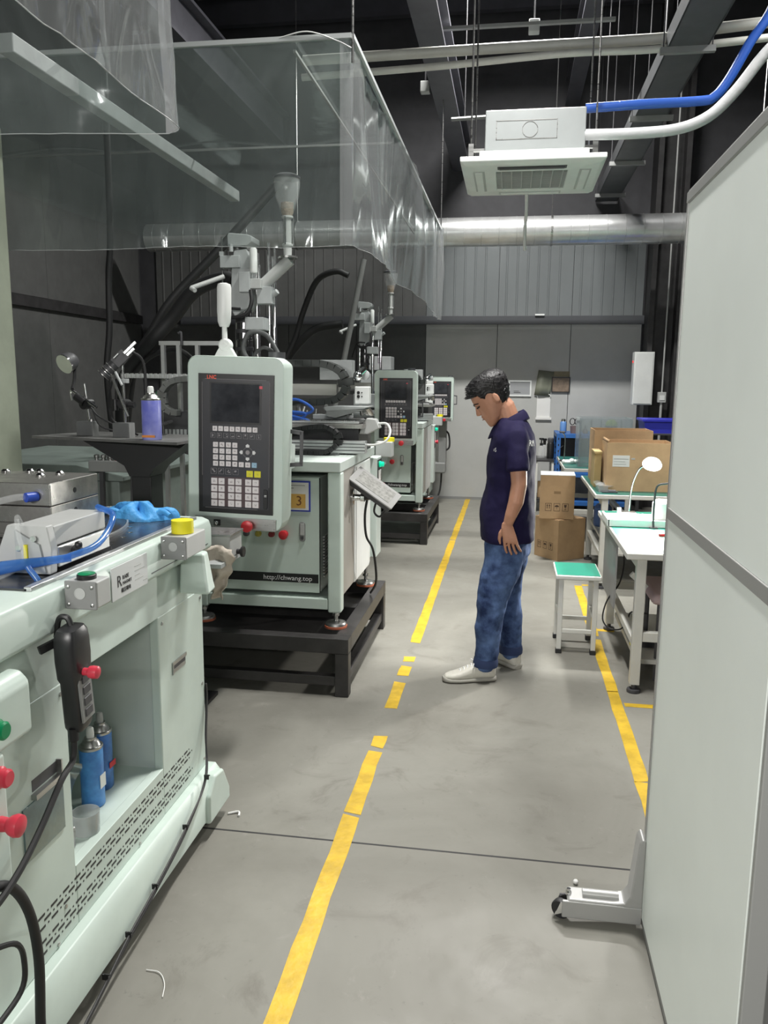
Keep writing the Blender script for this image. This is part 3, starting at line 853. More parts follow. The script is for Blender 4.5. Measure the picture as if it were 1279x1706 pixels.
# slots of the vent panel: two bands of three rows, dots between the dashes
for band, zc in enumerate((0.328, 0.262)):
    for row in range(3):
        mb = MB()
        z = zc - (row - 1) * 0.0155
        y = 1.545 + (row % 2) * 0.024
        while y < 2.45:
            mb.box(SX - 0.004, SX + 0.0008, y, y + 0.027, z - 0.0030, z + 0.0030)
            mb.box(SX - 0.004, SX + 0.0008, y + 0.038, y + 0.0425, z - 0.0022, z + 0.0022)
            y += 0.0535
        mb.build('vent_slot_row', M_BLACK, t)
# door pull, screws
fbox('pull_recess', M_DGREY, SX - 0.002, SX + 0.0012, 2.335, 2.435, 0.655, 0.69, bev=0, parent=fd)
MB().box(SX + 0.001, SX + 0.004, 2.33, 2.44, 0.682, 0.694).box(SX + 0.001, SX + 0.004, 2.33, 2.336, 0.652, 0.682).box(SX + 0.001, SX + 0.0025, 2.34, 2.43, 0.655, 0.668).build('door_pull', M_STEEL, fd)
scr = mesh_of(MB().lathe([(0.006, -0.001), (0.0058, 0.0018), (0.003, 0.0025)], (0, 0, 0), (1, 0, 0), n=10), 'screw', M_STEEL)
for y, z in ((2.265, 0.845), (2.575, 0.845), (2.575, 0.53), (2.575, 0.245), (1.69, 0.845), (1.66, 0.30), (2.06, 0.225), (1.62, 0.225), (1.50, 0.43)):
    piece(scr, 'screw', t, (SX + 0.001, y, z))
# glossy document window with a slit above
fbox('document_window', mat('smoked_window', (0.13, 0.20, 0.21), 0.16, var=0.35, vscale=6, spec=0.8), SX, SX + 0.004, 1.512, 1.674, 0.508, 0.640, bev=0.001)
fbox('slit', M_DGREY, SX - 0.003, SX + 0.001, 1.555, 1.655, 0.662, 0.690, bev=0)
MB().box(SX, SX + 0.014, 1.55, 1.658, 0.645, 0.658).box(SX, SX + 0.014, 1.655, 1.66, 0.645, 0.695).build('slit_lip', M_STEEL, t)
# near control box with the push buttons facing the aisle
cbx = MB().prism([(SX, 0.845), (-0.995, 0.845), (-0.995, 0.962), (-1.015, 0.985), (SX, 0.985)], 'Y', 1.05, 1.495).prism([(SX, 0.56), (-0.997, 0.55), (-0.997, 0.846), (SX, 0.846)], 'Y', 1.05, 1.398).build('control_box', M_GREEN, t, bev=0.012, seg=3)
M_ROSE = mat('bright_red_plastic', (0.60, 0.04, 0.07), 0.33)
for z, m, r in ((0.902, M_GREENB, 0.019), (0.800, M_ROSE, 0.019)):
    MB().lathe([(r + 0.004, 0), (r + 0.004, 0.004), (r, 0.006), (r, 0.020), (r * 0.8, 0.024)], (-0.995, 1.368, z), (1, 0, 0), n=24).build('push_button', m, cbx)
MB().lathe([(0.016, 0), (0.014, 0.018), (0.020, 0.026), (0.0235, 0.036), (0.022, 0.046), (0.012, 0.050)], (-0.996, 1.362, 0.702), (1, 0, 0), n=28).build('emergency_stop', M_ROSE, cbx)
# grey switch boxes on the apron, one with a green button, one carrying a roll of yellow tape
def switch_box(y0, y1, z0, z1, x1, hole=True, screws=True):
    b = MB().box(-1.034, x1, y0, y1, z0, z1).build('switch_box', M_LGREY, t, bev=0.004)
    MB().box(-1.032, x1 + 0.001, y0 - 0.007, y0, z0 - 0.002, z1 + 0.002).build('cover', M_MGREY, b, bev=0.003)
    w = x1 + 1.032
    MB().lathe([(0.014, 0), (0.014, 0.0015), (0.0125, 0.0015), (0.0125, 0.0008)], ((-1.032 + x1) / 2, y0 - 0.007, (z0 + z1) / 2 + 0.005), (0, -1, 0), n=24).build('knockout', M_LGREY, b)
    for sx in (-1.022, x1 - 0.010):
        for sz in (z0 + 0.010, z1 - 0.012):
            MB().lathe([(0.0045, 0), (0.0045, 0.002), (0.002, 0.003)], (sx, y0 - 0.007, sz), (0, -1, 0), n=10).build('screw', M_STEEL, b)
    return b
b1 = switch_box(1.71, 1.775, 1.057, 1.122, -0.952)
MB().lathe([(0.023, 0), (0.023, 0.010), (0.020, 0.012)], (-0.995, 1.742, 1.122), (0, 0, 1), n=24).build('button_collar', M_BLACK, b1)
MB().lathe([(0.0205, 0), (0.0205, 0.0135), (0.017, 0.015)], (-0.995, 1.742, 1.122), (0, 0, 1), n=24).build('button_cap', M_GREENB, b1)
b2 = switch_box(2.245, 2.40, 1.059, 1.126, -0.952)
# maker's label
lb = fbox('maker_label', mat('label_white', (0.62, 0.64, 0.64), 0.35), -1.033, -1.0295, 1.926, 2.140, 1.008, 1.100, bev=0.001)
RX = (R(90), 0, R(90))
text('label_text', 'R', 0.045, M_PRINT, lb, (-1.029, 1.968, 1.055), RX, ext=0.0004)
text('label_text', 'RABE', 0.016, M_PRINT, lb, (-1.029, 2.005, 1.062), RX, ext=0.0004)
text('label_text', 'MAGNET', 0.013, M_PRINT, lb, (-1.029, 2.013, 1.046), RX, ext=0.0004)
text('label_text', '磁吉磁电', 0.014, M_PRINT, lb, (-1.029, 2.005, 1.027), RX, ext=0.0004)
lines = MB()
for k, (a, b) in enumerate([(2.06, 2.10), (2.06, 2.12), (2.06, 2.09), (2.06, 2.11), (2.11, 2.135)]):
    lines.box(-1.0295, -1.0291, a, b, 1.075 - k * 0.013, 1.0775 - k * 0.013)
lines.build('label_lines', M_LGREY, lb)
# table top: dark plate, turntable ring, steel trim, holes
MB().prism([(-2.5, 1.62), (-1.075, 1.62), (-1.075, 2.60), (-2.5, 2.60)], 'Z', 1.118, 1.123).build('table_plate', M_PLATE, t)
MB().box(-1.082, -1.062, 1.62, 2.60, 1.117, 1.128).build('table_trim', M_ALU, t, bev=0.002)
rc = (-1.68, 2.22)
MB().lathe([(0.49, 0), (0.49, 0.010), (0.484, 0.012), (0, 0.012)], (rc[0], rc[1], 1.123), n=72).build('turntable', M_PLATE, t)
MB().lathe([(0.492, 0), (0.492, 0.011), (0.498, 0.011), (0.498, 0)], (rc[0], rc[1], 1.123), n=72).build('turntable_rim', M_ALU, t)
hl = MB()
for a in range(-70, 75, 12):
    for rr in (0.44, 0.53):
        hl.lathe([(0.008, 0), (0.008, 0.0012), (0.004, 0.0016)], (rc[0] + rr * math.cos(R(a)), rc[1] + rr * math.sin(R(a)) * 0.72, 1.1345 if rr < 0.49 else 1.123), n=10)
hl.build('plate_bolts', M_CHROME, t)
# the mould: stacked steel plates on pillars
for z0, z1, g in ((1.136, 1.150, 0.01), (1.182, 1.232, 0.0), (1.2335, 1.30, 0.0)):
    MB().box(-2.05, -1.292 - g, 2.09, 2.36, z0, z1).build('mould_plate', M_MSTEEL, t, bev=0.003)
MB().box(-2.05, -1.40, 2.10, 2.16, 1.135, 1.182).box(-1.36, -1.30, 2.27, 2.355, 1.135, 1.182).box(-1.48, -1.44, 2.18, 2.33, 1.135, 1.182).build('mould_pillar', M_MSTEEL, t)
sp = MB()
for k in range(6):
    sp.lathe([(0.020, 0), (0.024, 0.002), (0.024, 0.004), (0.020, 0.006)], (-1.375, 2.24, 1.137 + k * 0.0075), n=14)
sp.build('mould_spring', M_BLACK, t)
for y, z in ((2.22, 1.265), (2.22, 1.205)):
    MB().cyl((-1.2925, y, z), (-1.2905, y, z), 0.008, n=14).build('bolt_hole', M_BLACK, t)
MB().box(-2.05, -1.55, 2.10, 2.2, 1.3005, 1.325).build('mould_slide', M_STEEL, t, bev=0.002)
hb = MB()
rr = random.Random(5)
for k in range(9):
    hb.lathe([(0.014, 0), (0.014, 0.006), (0.008, 0.012)], (-1.95 + rr.random() * 0.6, 2.22 + rr.random() * 0.12, 1.30), n=10)
hb.build('mould_fittings', M_CHROME, t)
# grey actuator bracket in front of the mould
ab = MB().prism([(-1.52, 1.125), (-1.09, 1.125), (-1.085, 1.19), (-1.095, 1.245), (-1.20, 1.245), (-1.225, 1.185), (-1.52, 1.185)], 'Y', 1.745, 1.775).build('actuator_bracket', M_LGREY, t, bev=0.004)
MB().box(-1.20, -1.095, 1.775, 2.03, 1.19, 1.240).build('actuator_body', M_LGREY, ab, bev=0.004)
MB().box(-1.19, -1.09, 1.785, 2.04, 1.135, 1.187).build('actuator_rail', M_ALU, ab, bev=0.003)
MB().prism([(-1.175, 1.132), (-1.098, 1.132), (-1.112, 1.20), (-1.175, 1.235)], 'Y', 1.737, 1.745).build('end_plate', M_CASTG, ab)
for x_, z_ in ((-1.165, 1.19), (-1.165, 1.152), (-1.125, 1.215)):
    MB().lathe([(0.0075, 0), (0.0075, 0.004), (0.003, 0.004)], (x_, 1.737, z_), (0, -1, 0), n=12).build('bolt', M_CHROME, ab)
MB().box(-1.150, -1.141, 1.732, 1.737, 1.145, 1.20).build('yellow_marker', M_YEL, ab)
MB().box(-1.52, -1.23, 1.71, 1.745, 1.124, 1.160).build('slide_rail', M_WHITE, ab, bev=0.003)
MB().lathe([(0.012, 0), (0.014, 0.03), (0.008, 0.045)], (-1.088, 1.86, 1.165), (0.6, -0.8, 0.15), n=12).sphere((-1.06, 1.825, 1.185), 0.010).build('clamp_lever', M_BLACK, ab)
# pneumatic hoses on the table
tag(MB().tube([(-1.70, 1.45, 1.03), (-1.42, 1.53, 1.095), (-1.20, 1.66, 1.15), (-1.05, 1.77, 1.165)], lambda s: 0.010 + 0.010 * math.sin(PI * min(1, s * 1.1)) , n=12).tube([(-1.06, 1.76, 1.165), (-1.02, 1.85, 1.185), (-1.04, 1.97, 1.235), (-1.11, 2.02, 1.25)], 0.0085, n=10).build('air_hose', M_BLUEF), 'blue sleeved bundle of air hoses across the table top', 'hose')
tag(MB().tube([(-1.12, 1.70, 1.155), (-1.09, 1.69, 1.10), (-1.16, 1.62, 1.03), (-1.30, 1.52, 0.975), (-1.5, 1.4, 0.96)], 0.0075, n=10).build('air_hose', M_BLUEF), 'thin blue air hose curling down over the pale green apron', 'hose')
tag(MB().tube([(-1.17, 1.76, 1.247), (-1.16, 1.73, 1.268), (-1.15, 1.715, 1.23), (-1.14, 1.71, 1.16), (-1.20, 1.66, 1.12)], 0.006, n=8).build('air_hose', M_GLASS), 'clear air hose looped over the grey actuator bracket', 'hose')
t2 = thing('water_hose', 'clear water hose with a blue fitting on the steel mould', 'hose', (-1.5, 2.05, 1.2))
MB().tube([(-1.345, 2.088, 1.26), (-1.38, 2.04, 1.262), (-1.45, 1.98, 1.235), (-1.56, 1.92, 1.16)], 0.010, n=10).build('hose', M_GLASS, t2)
MB().cyl((-1.335, 2.09, 1.262), (-1.35, 2.06, 1.262), 0.014, n=12).build('fitting', mat('blue_plastic', (0.03, 0.08, 0.45), 0.4), t2)
tag(MB().tube([(-1.62, 1.66, 1.15), (-1.5, 1.68, 1.128), (-1.38, 1.70, 1.13)], 0.008, n=8).build('air_hose', mat('blue_tube', (0.03, 0.20, 0.70), 0.4)), 'short blue tube lying below the grey actuator', 'hose')
# things lying on the table
t2 = thing('nitrile_glove', 'crumpled light blue rubber glove on the table top', 'glove', (-1.24, 2.56, 1.123))
M_GLOVE = mat('blue_nitrile', (0.07, 0.34, 0.72), 0.62, var=0.1, bump=0.6, bscale=45)
gb = MB()
def gl(u, v):
    th = u * 2 * PI
    ph = v * PI / 2
    r = 0.105 * (1 + 0.16 * math.sin(3 * th + 1) + 0.10 * math.sin(5 * th) + 0.05 * math.sin(11 * th))
    return (-1.245 + r * math.cos(th) * math.cos(ph) * 1.05, 2.545 + 0.75 * r * math.sin(th) * math.cos(ph), 1.1235 + 0.045 * math.sin(ph) * (1 + 0.35 * math.sin(4 * th + 3 * ph)) + 0.012 * math.sin(7 * th) * math.cos(ph) * math.sin(ph * 2))
gb.grid(gl, 60, 14).build('palm', M_GLOVE, t2, ang=180)
for k, (a, l) in enumerate([(200, 0.10), (165, 0.11), (140, 0.09), (20, 0.09), (-15, 0.10)]):
    c0 = Vector((-1.245 + 0.06 * math.cos(R(a)), 2.54 + 0.05 * math.sin(R(a)), 1.138))
    c1 = c0 + Vector((l * 0.7 * math.cos(R(a)), l * 0.6 * math.sin(R(a)), 0.004))
    MB().tube([c0, (c0 + c1) / 2 + Vector((0, 0.01, 0.012)), c1], lambda s: 0.013 - 0.005 * s, n=10).build('finger', M_GLOVE, t2)
tag(MB().lathe([(0.042, 0), (0.042, 0.026), (0.038, 0.030), (0.034, 0.030), (0.034, 0.004), (0.0, 0.004)], (-1.36, 2.57, 1.123), n=28).build('white_dish', M_WHITE), 'round white plastic dish beside the blue glove', 'dish')
t2 = thing('tape_roll', 'roll of bright yellow tape standing on the grey switch box', 'tape', (-1.0, 2.37, 1.112))
MB().lathe([(0.025, 0), (0.034, 0), (0.034, 0.040), (0.025, 0.040)], (-0.993, 2.315, 1.1275), n=36).build('tape', M_YEL, t2)
# handheld pendant hooked on the apron
t2 = thing('hand_pendant', 'black hand-held pendant with a red button hooked on the apron', 'remote control', (-0.99, 1.64, 0.78))
M_PEND = mat('pendant_black', (0.022, 0.022, 0.024), 0.34, var=0.15)
body = MB()
prof = [(0.775, 0.020, 0.026), (0.785, 0.024, 0.030), (0.80, 0.0245, 0.031), (0.90, 0.0255, 0.032), (0.915, 0.028, 0.040), (0.96, 0.029, 0.043), (1.00, 0.0285, 0.042), (1.02, 0.027, 0.038), (1.032, 0.023, 0.030)]
rings = []
for z, hx, hy in prof:
    ring = []
    for k in range(20):
        a = 2 * PI * k / 20
        cx_, sy_ = math.cos(a), math.sin(a)
        e = 0.45
        ring.append((-0.992 + hx * math.copysign(abs(cx_) ** e, cx_) + (z - 0.78) * 0.03, 1.655 + hy * math.copysign(abs(sy_) ** e, sy_), z))
    rings.append(ring)
body.loft(rings).rot((-0.99, 1.655, 0.9), R(6), 'X').build('housing', M_PEND, t2)
MB().box(-0.9675, -0.962, 1.628, 1.682, 0.80, 0.965).rot((-0.99, 1.655, 0.9), R(6), 'X').build('keypad_face', M_MGREY, t2, bev=0.002)
for k in range(5):
    MB().box(-0.962, -0.959, 1.640, 1.670, 0.812 + k * 0.028, 0.832 + k * 0.028).rot((-0.99, 1.655, 0.9), R(6), 'X').build('key', M_DGREY, t2, bev=0.002)
MB().lathe([(0.009, 0), (0.009, 0.016), (0.014, 0.020), (0.0155, 0.028), (0.0145, 0.040), (0.008, 0.043)], (-0.964, 1.645, 0.925), (1, 0, 0), n=20).build('stop_knob', M_ROSE, t2)
MB().lathe([(0.011, 0), (0.011, 0.03), (0.007, 0.034)], (-0.992, 1.643, 0.783), (0, 0, -1), n=12).build('cable_gland', M_RUBBER, t2)
MB().tube([(-0.992, 1.643, 0.76), (-0.99, 1.63, 0.71), (-0.985, 1.57, 0.69), (-0.978, 1.47, 0.63), (-0.972, 1.37, 0.585), (-0.975, 1.28, 0.56), (-1.0, 1.20, 0.55)], 0.0075, n=8).build('cable', M_RUBBER, t2)
MB().tube([(-1.032, 1.66, 1.0), (-1.02, 1.655, 1.045), (-1.0, 1.655, 1.05), (-0.99, 1.655, 1.03)], 0.007, n=8).bar((-1.04, 1.60, 0.985), (-1.01, 1.645, 1.0), 0.010, 0.018).build('hook', M_BLACK, t2)
tag(MB().tube([(-1.0, 1.28, 0.60), (-0.985, 1.36, 0.565), (-0.982, 1.415, 0.47), (-0.982, 1.438, 0.34), (-0.982, 1.430, 0.20), (-0.98, 1.42, 0.08), (-0.975, 1.39, 0.012), (-0.97, 1.15, 0.012)], 0.011, n=10).build('power_cable', M_RUBBER), 'thick black cable dropping down the near corner of the press', 'cable')
tag(MB().tube([(-1.0, 1.30, 0.46), (-0.982, 1.365, 0.43), (-0.982, 1.388, 0.37), (-0.985, 1.375, 0.31), (-0.99, 1.28, 0.29)], 0.006, n=8).build('power_cable', M_RUBBER), 'thin black cable loop at the lower left picture edge', 'cable')
# cable bundle tied along the plinth
t2 = thing('cable_bundle', 'bundle of thin dark cables tied along the plinth of the press', 'cable', (-1.0, 2.0, 0.02))
for k in range(3):
    d = 0.006 * k
    MB().tube([(-1.045, 2.602 - d * 0.4, 0.52), (-1.043, 2.60 - d * 0.4, 0.46), (-1.03, 2.55 - d * 0.4, 0.34 + d), (-0.995, 2.44 + d, 0.235), (-0.985, 2.25, 0.16 + d), (-0.985, 2.02, 0.105 + d), (-0.985, 1.85, 0.075 + d), (-0.982, 1.72, 0.05 + d * 0.6), (-0.978, 1.55, 0.02 + d * 0.5), (-0.975, 1.3, 0.007 + d * 0.3)], 0.0032, n=6).build('cable', M_RUBBER if k != 1 else M_DGREY, t2)
for y, z in ((2.44, 0.245), (2.25, 0.17), (2.02, 0.115), (1.85, 0.085), (1.72, 0.06)):
    MB().box(-0.997, -0.980, y - 0.002, y + 0.002, z - 0.006, z + 0.010).box(-0.99, -0.976, y - 0.0015, y + 0.0015, z + 0.008, z + 0.011).build('cable_tie', M_BLACK, t2)
# two blue spray cans, a clear bag, a plastic cup and a scrap block in the cubby
def spray_can(name, label, x, y, z, r, h, mb, mcap, grp, tilt=0.0):
    c = thing(name, label, 'spray can', (x, y, z), grp)
    MB().lathe([(r - 0.003, 0), (r, 0.004), (r, h * 0.74), (r - 0.002, h * 0.75)], (x, y, z), n=28).build('body', mb, c)
    MB().lathe([(r - 0.001, 0), (r + 0.0008, 0.003), (r + 0.0008, 0.008), (r - 0.001, 0.010)], (x, y, z + h * 0.745), n=28).lathe([(r - 0.002, 0), (r * 0.72, 0.018), (r * 0.5, 0.026), (r * 0.5, 0.032)], (x, y, z + h * 0.75), n=28).build('shoulder', M_STEEL, c)
    MB().lathe([(r * 0.32, 0), (r * 0.34, 0.012), (r * 0.30, 0.026), (r * 0.2, 0.03)], (x, y, z + h * 0.75 + 0.032), n=16).build('nozzle', mcap, c)
    return c
c1 = spray_can('spray_can', 'blue spray can with a white nozzle standing in front in the cubby', -1.16, 2.005, 0.3725, 0.033, 0.235, M_BLUEC, M_WHITE, 'spray cans in the cubby')
MB().box(-1.128, -1.1265, 1.99, 2.02, 0.43, 0.47).build('label_print', M_WHITE, c1)
c2 = spray_can('spray_can', 'darker blue spray can with a grey nozzle at the back in the cubby', -1.185, 2.105, 0.3725, 0.033, 0.235, mat('dark_blue_can', (0.06, 0.19, 0.50), 0.35, var=0.3, vscale=26), M_LGREY, 'spray cans in the cubby')
MB().box(-1.1515, -1.150, 2.09, 2.125, 0.44, 0.458).build('label_print', M_RED, c2)
tag(MB().grid(lambda u, v: (-1.30 + 0.12 * u + 0.012 * math.sin(v * 9 + u * 5), 1.86 + 0.12 * u * v + 0.015 * math.sin(u * 14) + 0.015 * math.sin(v * 11), 0.374 + 0.19 * v * (1 - 0.25 * u) + 0.008 * math.sin(u * 17)), 24, 24).build('plastic_bag', M_FILMN, fix=False, ang=180), 'crumpled clear plastic bag beside the spray cans', 'bag')
tag(MB().lathe([(0.031, 0), (0.036, 0.004), (0.0375, 0.062), (0.036, 0.062), (0.034, 0.005), (0.0, 0.004)], (-1.105, 1.865, 0.3725), n=32).build('plastic_cup', film_mat('milky_plastic', (0.65, 0.67, 0.66), 0.45, 0.04, (0.9, 0.9, 0.9))), 'clear milky plastic cup at the front of the cubby', 'cup')
t2 = thing('foil_block', 'small block wrapped in grey foil at the near end of the cubby', 'block', (-1.12, 1.765, 0.3725))
MB().box(-1.19, -1.095, 1.735, 1.80, 0.3725, 0.425).build('block', mat('grey_foil', (0.35, 0.36, 0.36), 0.3, metal=0.6, var=0.3, vscale=20, bump=0.5, bscale=30), t2, bev=0.006)
MB().box(-1.175, -1.09, 1.75, 1.79, 0.425, 0.437).build('flap', MATS['grey_foil'], t2, bev=0.004)

# pale column of the press behind the table, at the picture's left edge
MB().box(-2.75, -2.37, 3.35, 3.62, 0.0, 2.75).build('press_column', mat('olive_column', (0.30, 0.33, 0.26), 0.45, var=0.1), FM, bev=0.02)

# ================================================================== BLACK STAND WITH CAMERA AND SPOTLIGHT
t = thing('black_stand', 'black steel stand with a flared neck and a wide top plate', 'stand', (-1.85, 3.55, 0))
MB().prism([(-2.23, 3.48), (-1.42, 3.28), (-1.40, 3.72), (-2.12, 3.86)], 'Z', 1.315, 1.327).build('top_plate', mat('dusty_steel', (0.17, 0.17, 0.165), 0.5, metal=0.3, var=0.3), t)
MB().prism([(-1.96, 1.315), (-1.44, 1.315), (-1.61, 1.19), (-1.635, 1.15), (-1.73, 1.15), (-1.755, 1.20)], 'Y', 3.45, 3.62).build('flared_neck', M_BLACK, t)
MB().box(-1.73, -1.635, 3.47, 3.60, 0.02, 1.15).build('column', M_BLACK, t, bev=0.004)
MB().box(-1.93, -1.43, 3.35, 3.72, 0, 0.02).build('base', M_BLACK, t, bev=0.004)
M_BASE = mat('magnet_base_grey', (0.11, 0.115, 0.115), 0.5, var=0.2)
def mag_base(x, y, z, s):
    q = thing(s[0], s[1], s[2], (x, y, z))
    MB().box(x - 0.045, x + 0.035, y - 0.03, y + 0.03, z, z + 0.068).build('magnet_base', M_BASE, q, bev=0.003)
    MB().box(x + 0.0355, x + 0.0375, y - 0.028, y + 0.028, z, z + 0.066).build('side_plate', M_MGREY, q)
    return q
z0 = 1.3275
q = mag_base(-1.985, 3.56, z0, ('spotlight_stand', 'magnetic base with a rod holding a round spotlight', 'lamp'))
MB().cyl((-1.975, 3.56, z0 + 0.068), (-1.992, 3.56, z0 + 0.245), 0.0065, n=12).build('rod', M_CHROME, q)
MB().cyl((-1.965, 3.56, z0 + 0.068), (-1.965, 3.56, z0 + 0.078), 0.013, n=12).build('rod_nut', M_STEEL, q)
MB().cyl((-2.055, 3.55, z0 + 0.215), (-1.92, 3.53, z0 + 0.135), 0.007, n=10).build('cross_rod', M_CHROME, q)
MB().cyl((-1.99, 3.535, z0 + 0.15), (-1.98, 3.585, z0 + 0.15), 0.026, n=16).cyl((-2.03, 3.545, z0 + 0.185), (-1.985, 3.54, z0 + 0.155), 0.020, n=16).build('swivel_clamp', M_BLACK, q)
d = Vector((-0.25, -0.78, -0.38)).normalized()
cH = Vector((-2.075, 3.57, z0 + 0.345))
MB().lathe([(0.012, -0.045), (0.030, -0.038), (0.042, -0.018), (0.046, 0.014), (0.046, 0.022), (0.041, 0.022)], cH, d, n=28).build('lamp_head', M_DGREY, q)
MB().lathe([(0.0405, 0.0175), (0.036, 0.023), (0.0, 0.026)], cH, d, n=28).build('lens', mat('lamp_lens', (0.55, 0.54, 0.50), 0.15, var=0.3, vscale=40), q)
MB().lathe([(0.0415, 0.020), (0.0465, 0.020), (0.0465, 0.028), (0.0415, 0.028)], cH, d, n=28).build('bezel', M_CHROME, q)
MB().tube([(-2.055, 3.55, z0 + 0.215), (-2.058, 3.55, z0 + 0.20), (-2.05, 3.545, z0 + 0.165)], 0.005, n=6).build('wing_screw', M_CHROME, q)
MB().tube([(-2.06, 3.6, z0 + 0.32), (-2.055, 3.58, z0 + 0.26), (-2.05, 3.55, z0 + 0.22)], 0.008, n=8).build('neck', M_BLACK, q)
MB().tube([(-1.97, 3.56, z0 + 0.14), (-1.92, 3.55, z0 + 0.09), (-1.82, 3.56, z0 + 0.04), (-1.76, 3.58, z0 + 0.004)], 0.004, n=6).tube([(-1.96, 3.56, z0 + 0.13), (-1.925, 3.56, z0 + 0.05), (-1.86, 3.60, z0 + 0.02), (-1.78, 3.62, z0 + 0.004)], 0.004, n=6).build('cable', M_RUBBER, q)
q = mag_base(-1.815, 3.50, z0, ('inspection_camera_stand', 'magnetic base with a rod holding a black inspection camera', 'camera'))
MB().cyl((-1.81, 3.50, z0 + 0.068), (-1.812, 3.50, z0 + 0.33), 0.0065, n=12).build('rod', M_CHROME, q)
MB().cyl((-1.855, 3.47, z0 + 0.29), (-1.775, 3.46, z0 + 0.10), 0.006, n=10).build('slant_rod', M_CHROME, q)
MB().cyl((-1.81, 3.47, z0 + 0.155), (-1.81, 3.53, z0 + 0.155), 0.022, n=16).cyl((-1.86, 3.50, z0 + 0.155), (-1.76, 3.50, z0 + 0.150), 0.014, n=14).cyl((-1.85, 3.49, z0 + 0.125), (-1.85, 3.49, z0 + 0.175), 0.014, n=12).build('swivel_clamp', M_BLACK, q)
ax = Vector((-0.55, -0.25, -0.60)).normalized()
cC = Vector((-1.845, 3.49, z0 + 0.335))
MB().lathe([(0.024, 0), (0.024, 0.018), (0.029, 0.022), (0.029, 0.040), (0.026, 0.043), (0.026, 0.050), (0.031, 0.054), (0.031, 0.074), (0.026, 0.074), (0.020, 0.060)], cC, ax, n=24).build('lens', M_DGREY, q)
for k in (0.020, 0.042, 0.052, 0.070):
    MB().lathe([(0.0295, k), (0.032, k + 0.001), (0.032, k + 0.003), (0.0295, k + 0.004)], cC, ax, n=24).build('lens_ring', M_STEEL, q)
rotm = ax.to_track_quat('Z', 'Y').to_euler()
cbm = MB().obox(cC - ax * 0.035, (0.052, 0.052, 0.07), rotm)
cbm.build('camera_body', M_DGREY, q, bev=0.003)
MB().obox(cC - ax * 0.035 + Vector((-0.005, -0.028, 0.012)), (0.03, 0.004, 0.03), rotm).build('camera_label', M_WHITE, q)
for k in (-0.014, 0.014):
    MB().obox(cC - ax * 0.06 + Vector((0.03 + k * 0.3, -0.01, 0.018 + k)), (0.012, 0.014, 0.075), rotm).build('camera_fin', M_ALU, q, bev=0.002)
MB().cyl((-1.835, 3.475, z0 + 0.30), (-1.80, 3.465, z0 + 0.24), 0.006, n=8).obox((-1.805, 3.50, z0 + 0.26), (0.03, 0.03, 0.02)).build('mount', M_CASTG, q)
MB().tube([(-1.79, 3.53, z0 + 0.40), (-1.745, 3.57, z0 + 0.35), (-1.74, 3.58, z0 + 0.20), (-1.735, 3.56, z0 + 0.06), (-1.70, 3.58, z0 + 0.01)], 0.007, n=8).tube([(-1.88, 3.53, z0 + 0.26), (-1.92, 3.56, z0 + 0.17), (-1.93, 3.60, z0 + 0.08), (-1.86, 3.62, z0 + 0.03), (-1.80, 3.6, z0 + 0.005)], 0.005, n=8).tube([(-1.87, 3.55, z0 + 0.27), (-1.895, 3.58, z0 + 0.15), (-1.92, 3.6, z0 + 0.12)], 0.006, n=8).build('cable', M_RUBBER, q)
q.location.x += 0.045
c = spray_can('spray_can', 'violet blue spray can with a white nozzle on the black stand', -1.588, 3.40, z0, 0.043, 0.235, mat('violet_can', (0.16, 0.18, 0.62), 0.32, var=0.35, vscale=9, col2=(0.36, 0.38, 0.75)), M_WHITE, None)
MB().box(-1.616, -1.556, 3.3565, 3.3585, z0 + 0.012, z0 + 0.022).build('orange_print', mat('orange_print', (0.7, 0.25, 0.05), 0.5), c)
fold = MB().bar((-1.76, 3.70, z0 + 0.02), (-1.64, 3.72, z0 + 0.065), 0.09, 0.012)
tag(fold.build('folded_cloth', M_BLACK), 'black folded sleeve lying behind the violet spray can', 'cloth')
# ================================================================== INJECTION MACHINES
def build_at(mb, name, m, parent, origin, bev=0.0, seg=2):
    """a part whose own origin is a given world point, so that it can be turned with its sub-parts"""
    origin = Vector(origin)
    me = mesh_of(MB().add([v - origin for v in mb.v], mb.f), name, m)
    o = bpy.data.objects.new(name, me)
    COL.objects.link(o)
    o.parent = parent
    o.location = origin - OFF[parent]
    OFF[o] = origin
    if bev:
        md = o.modifiers.new('bevel', 'BEVEL')
        md.width = bev; md.segments = seg; md.limit_method = 'ANGLE'; md.angle_limit = R(40); md.harden_normals = True
    return o

def rrect(w, h, r, n=5):
    pts = []
    for cx, cz, a0 in ((w / 2 - r, h / 2 - r, 0), (-w / 2 + r, h / 2 - r, 90), (-w / 2 + r, -h / 2 + r, 180), (w / 2 - r, -h / 2 + r, 270)):
        for k in range(n + 1):
            a = R(a0 + 90 * k / n)
            pts.append((cx + r * math.cos(a), cz + r * math.sin(a)))
    return pts

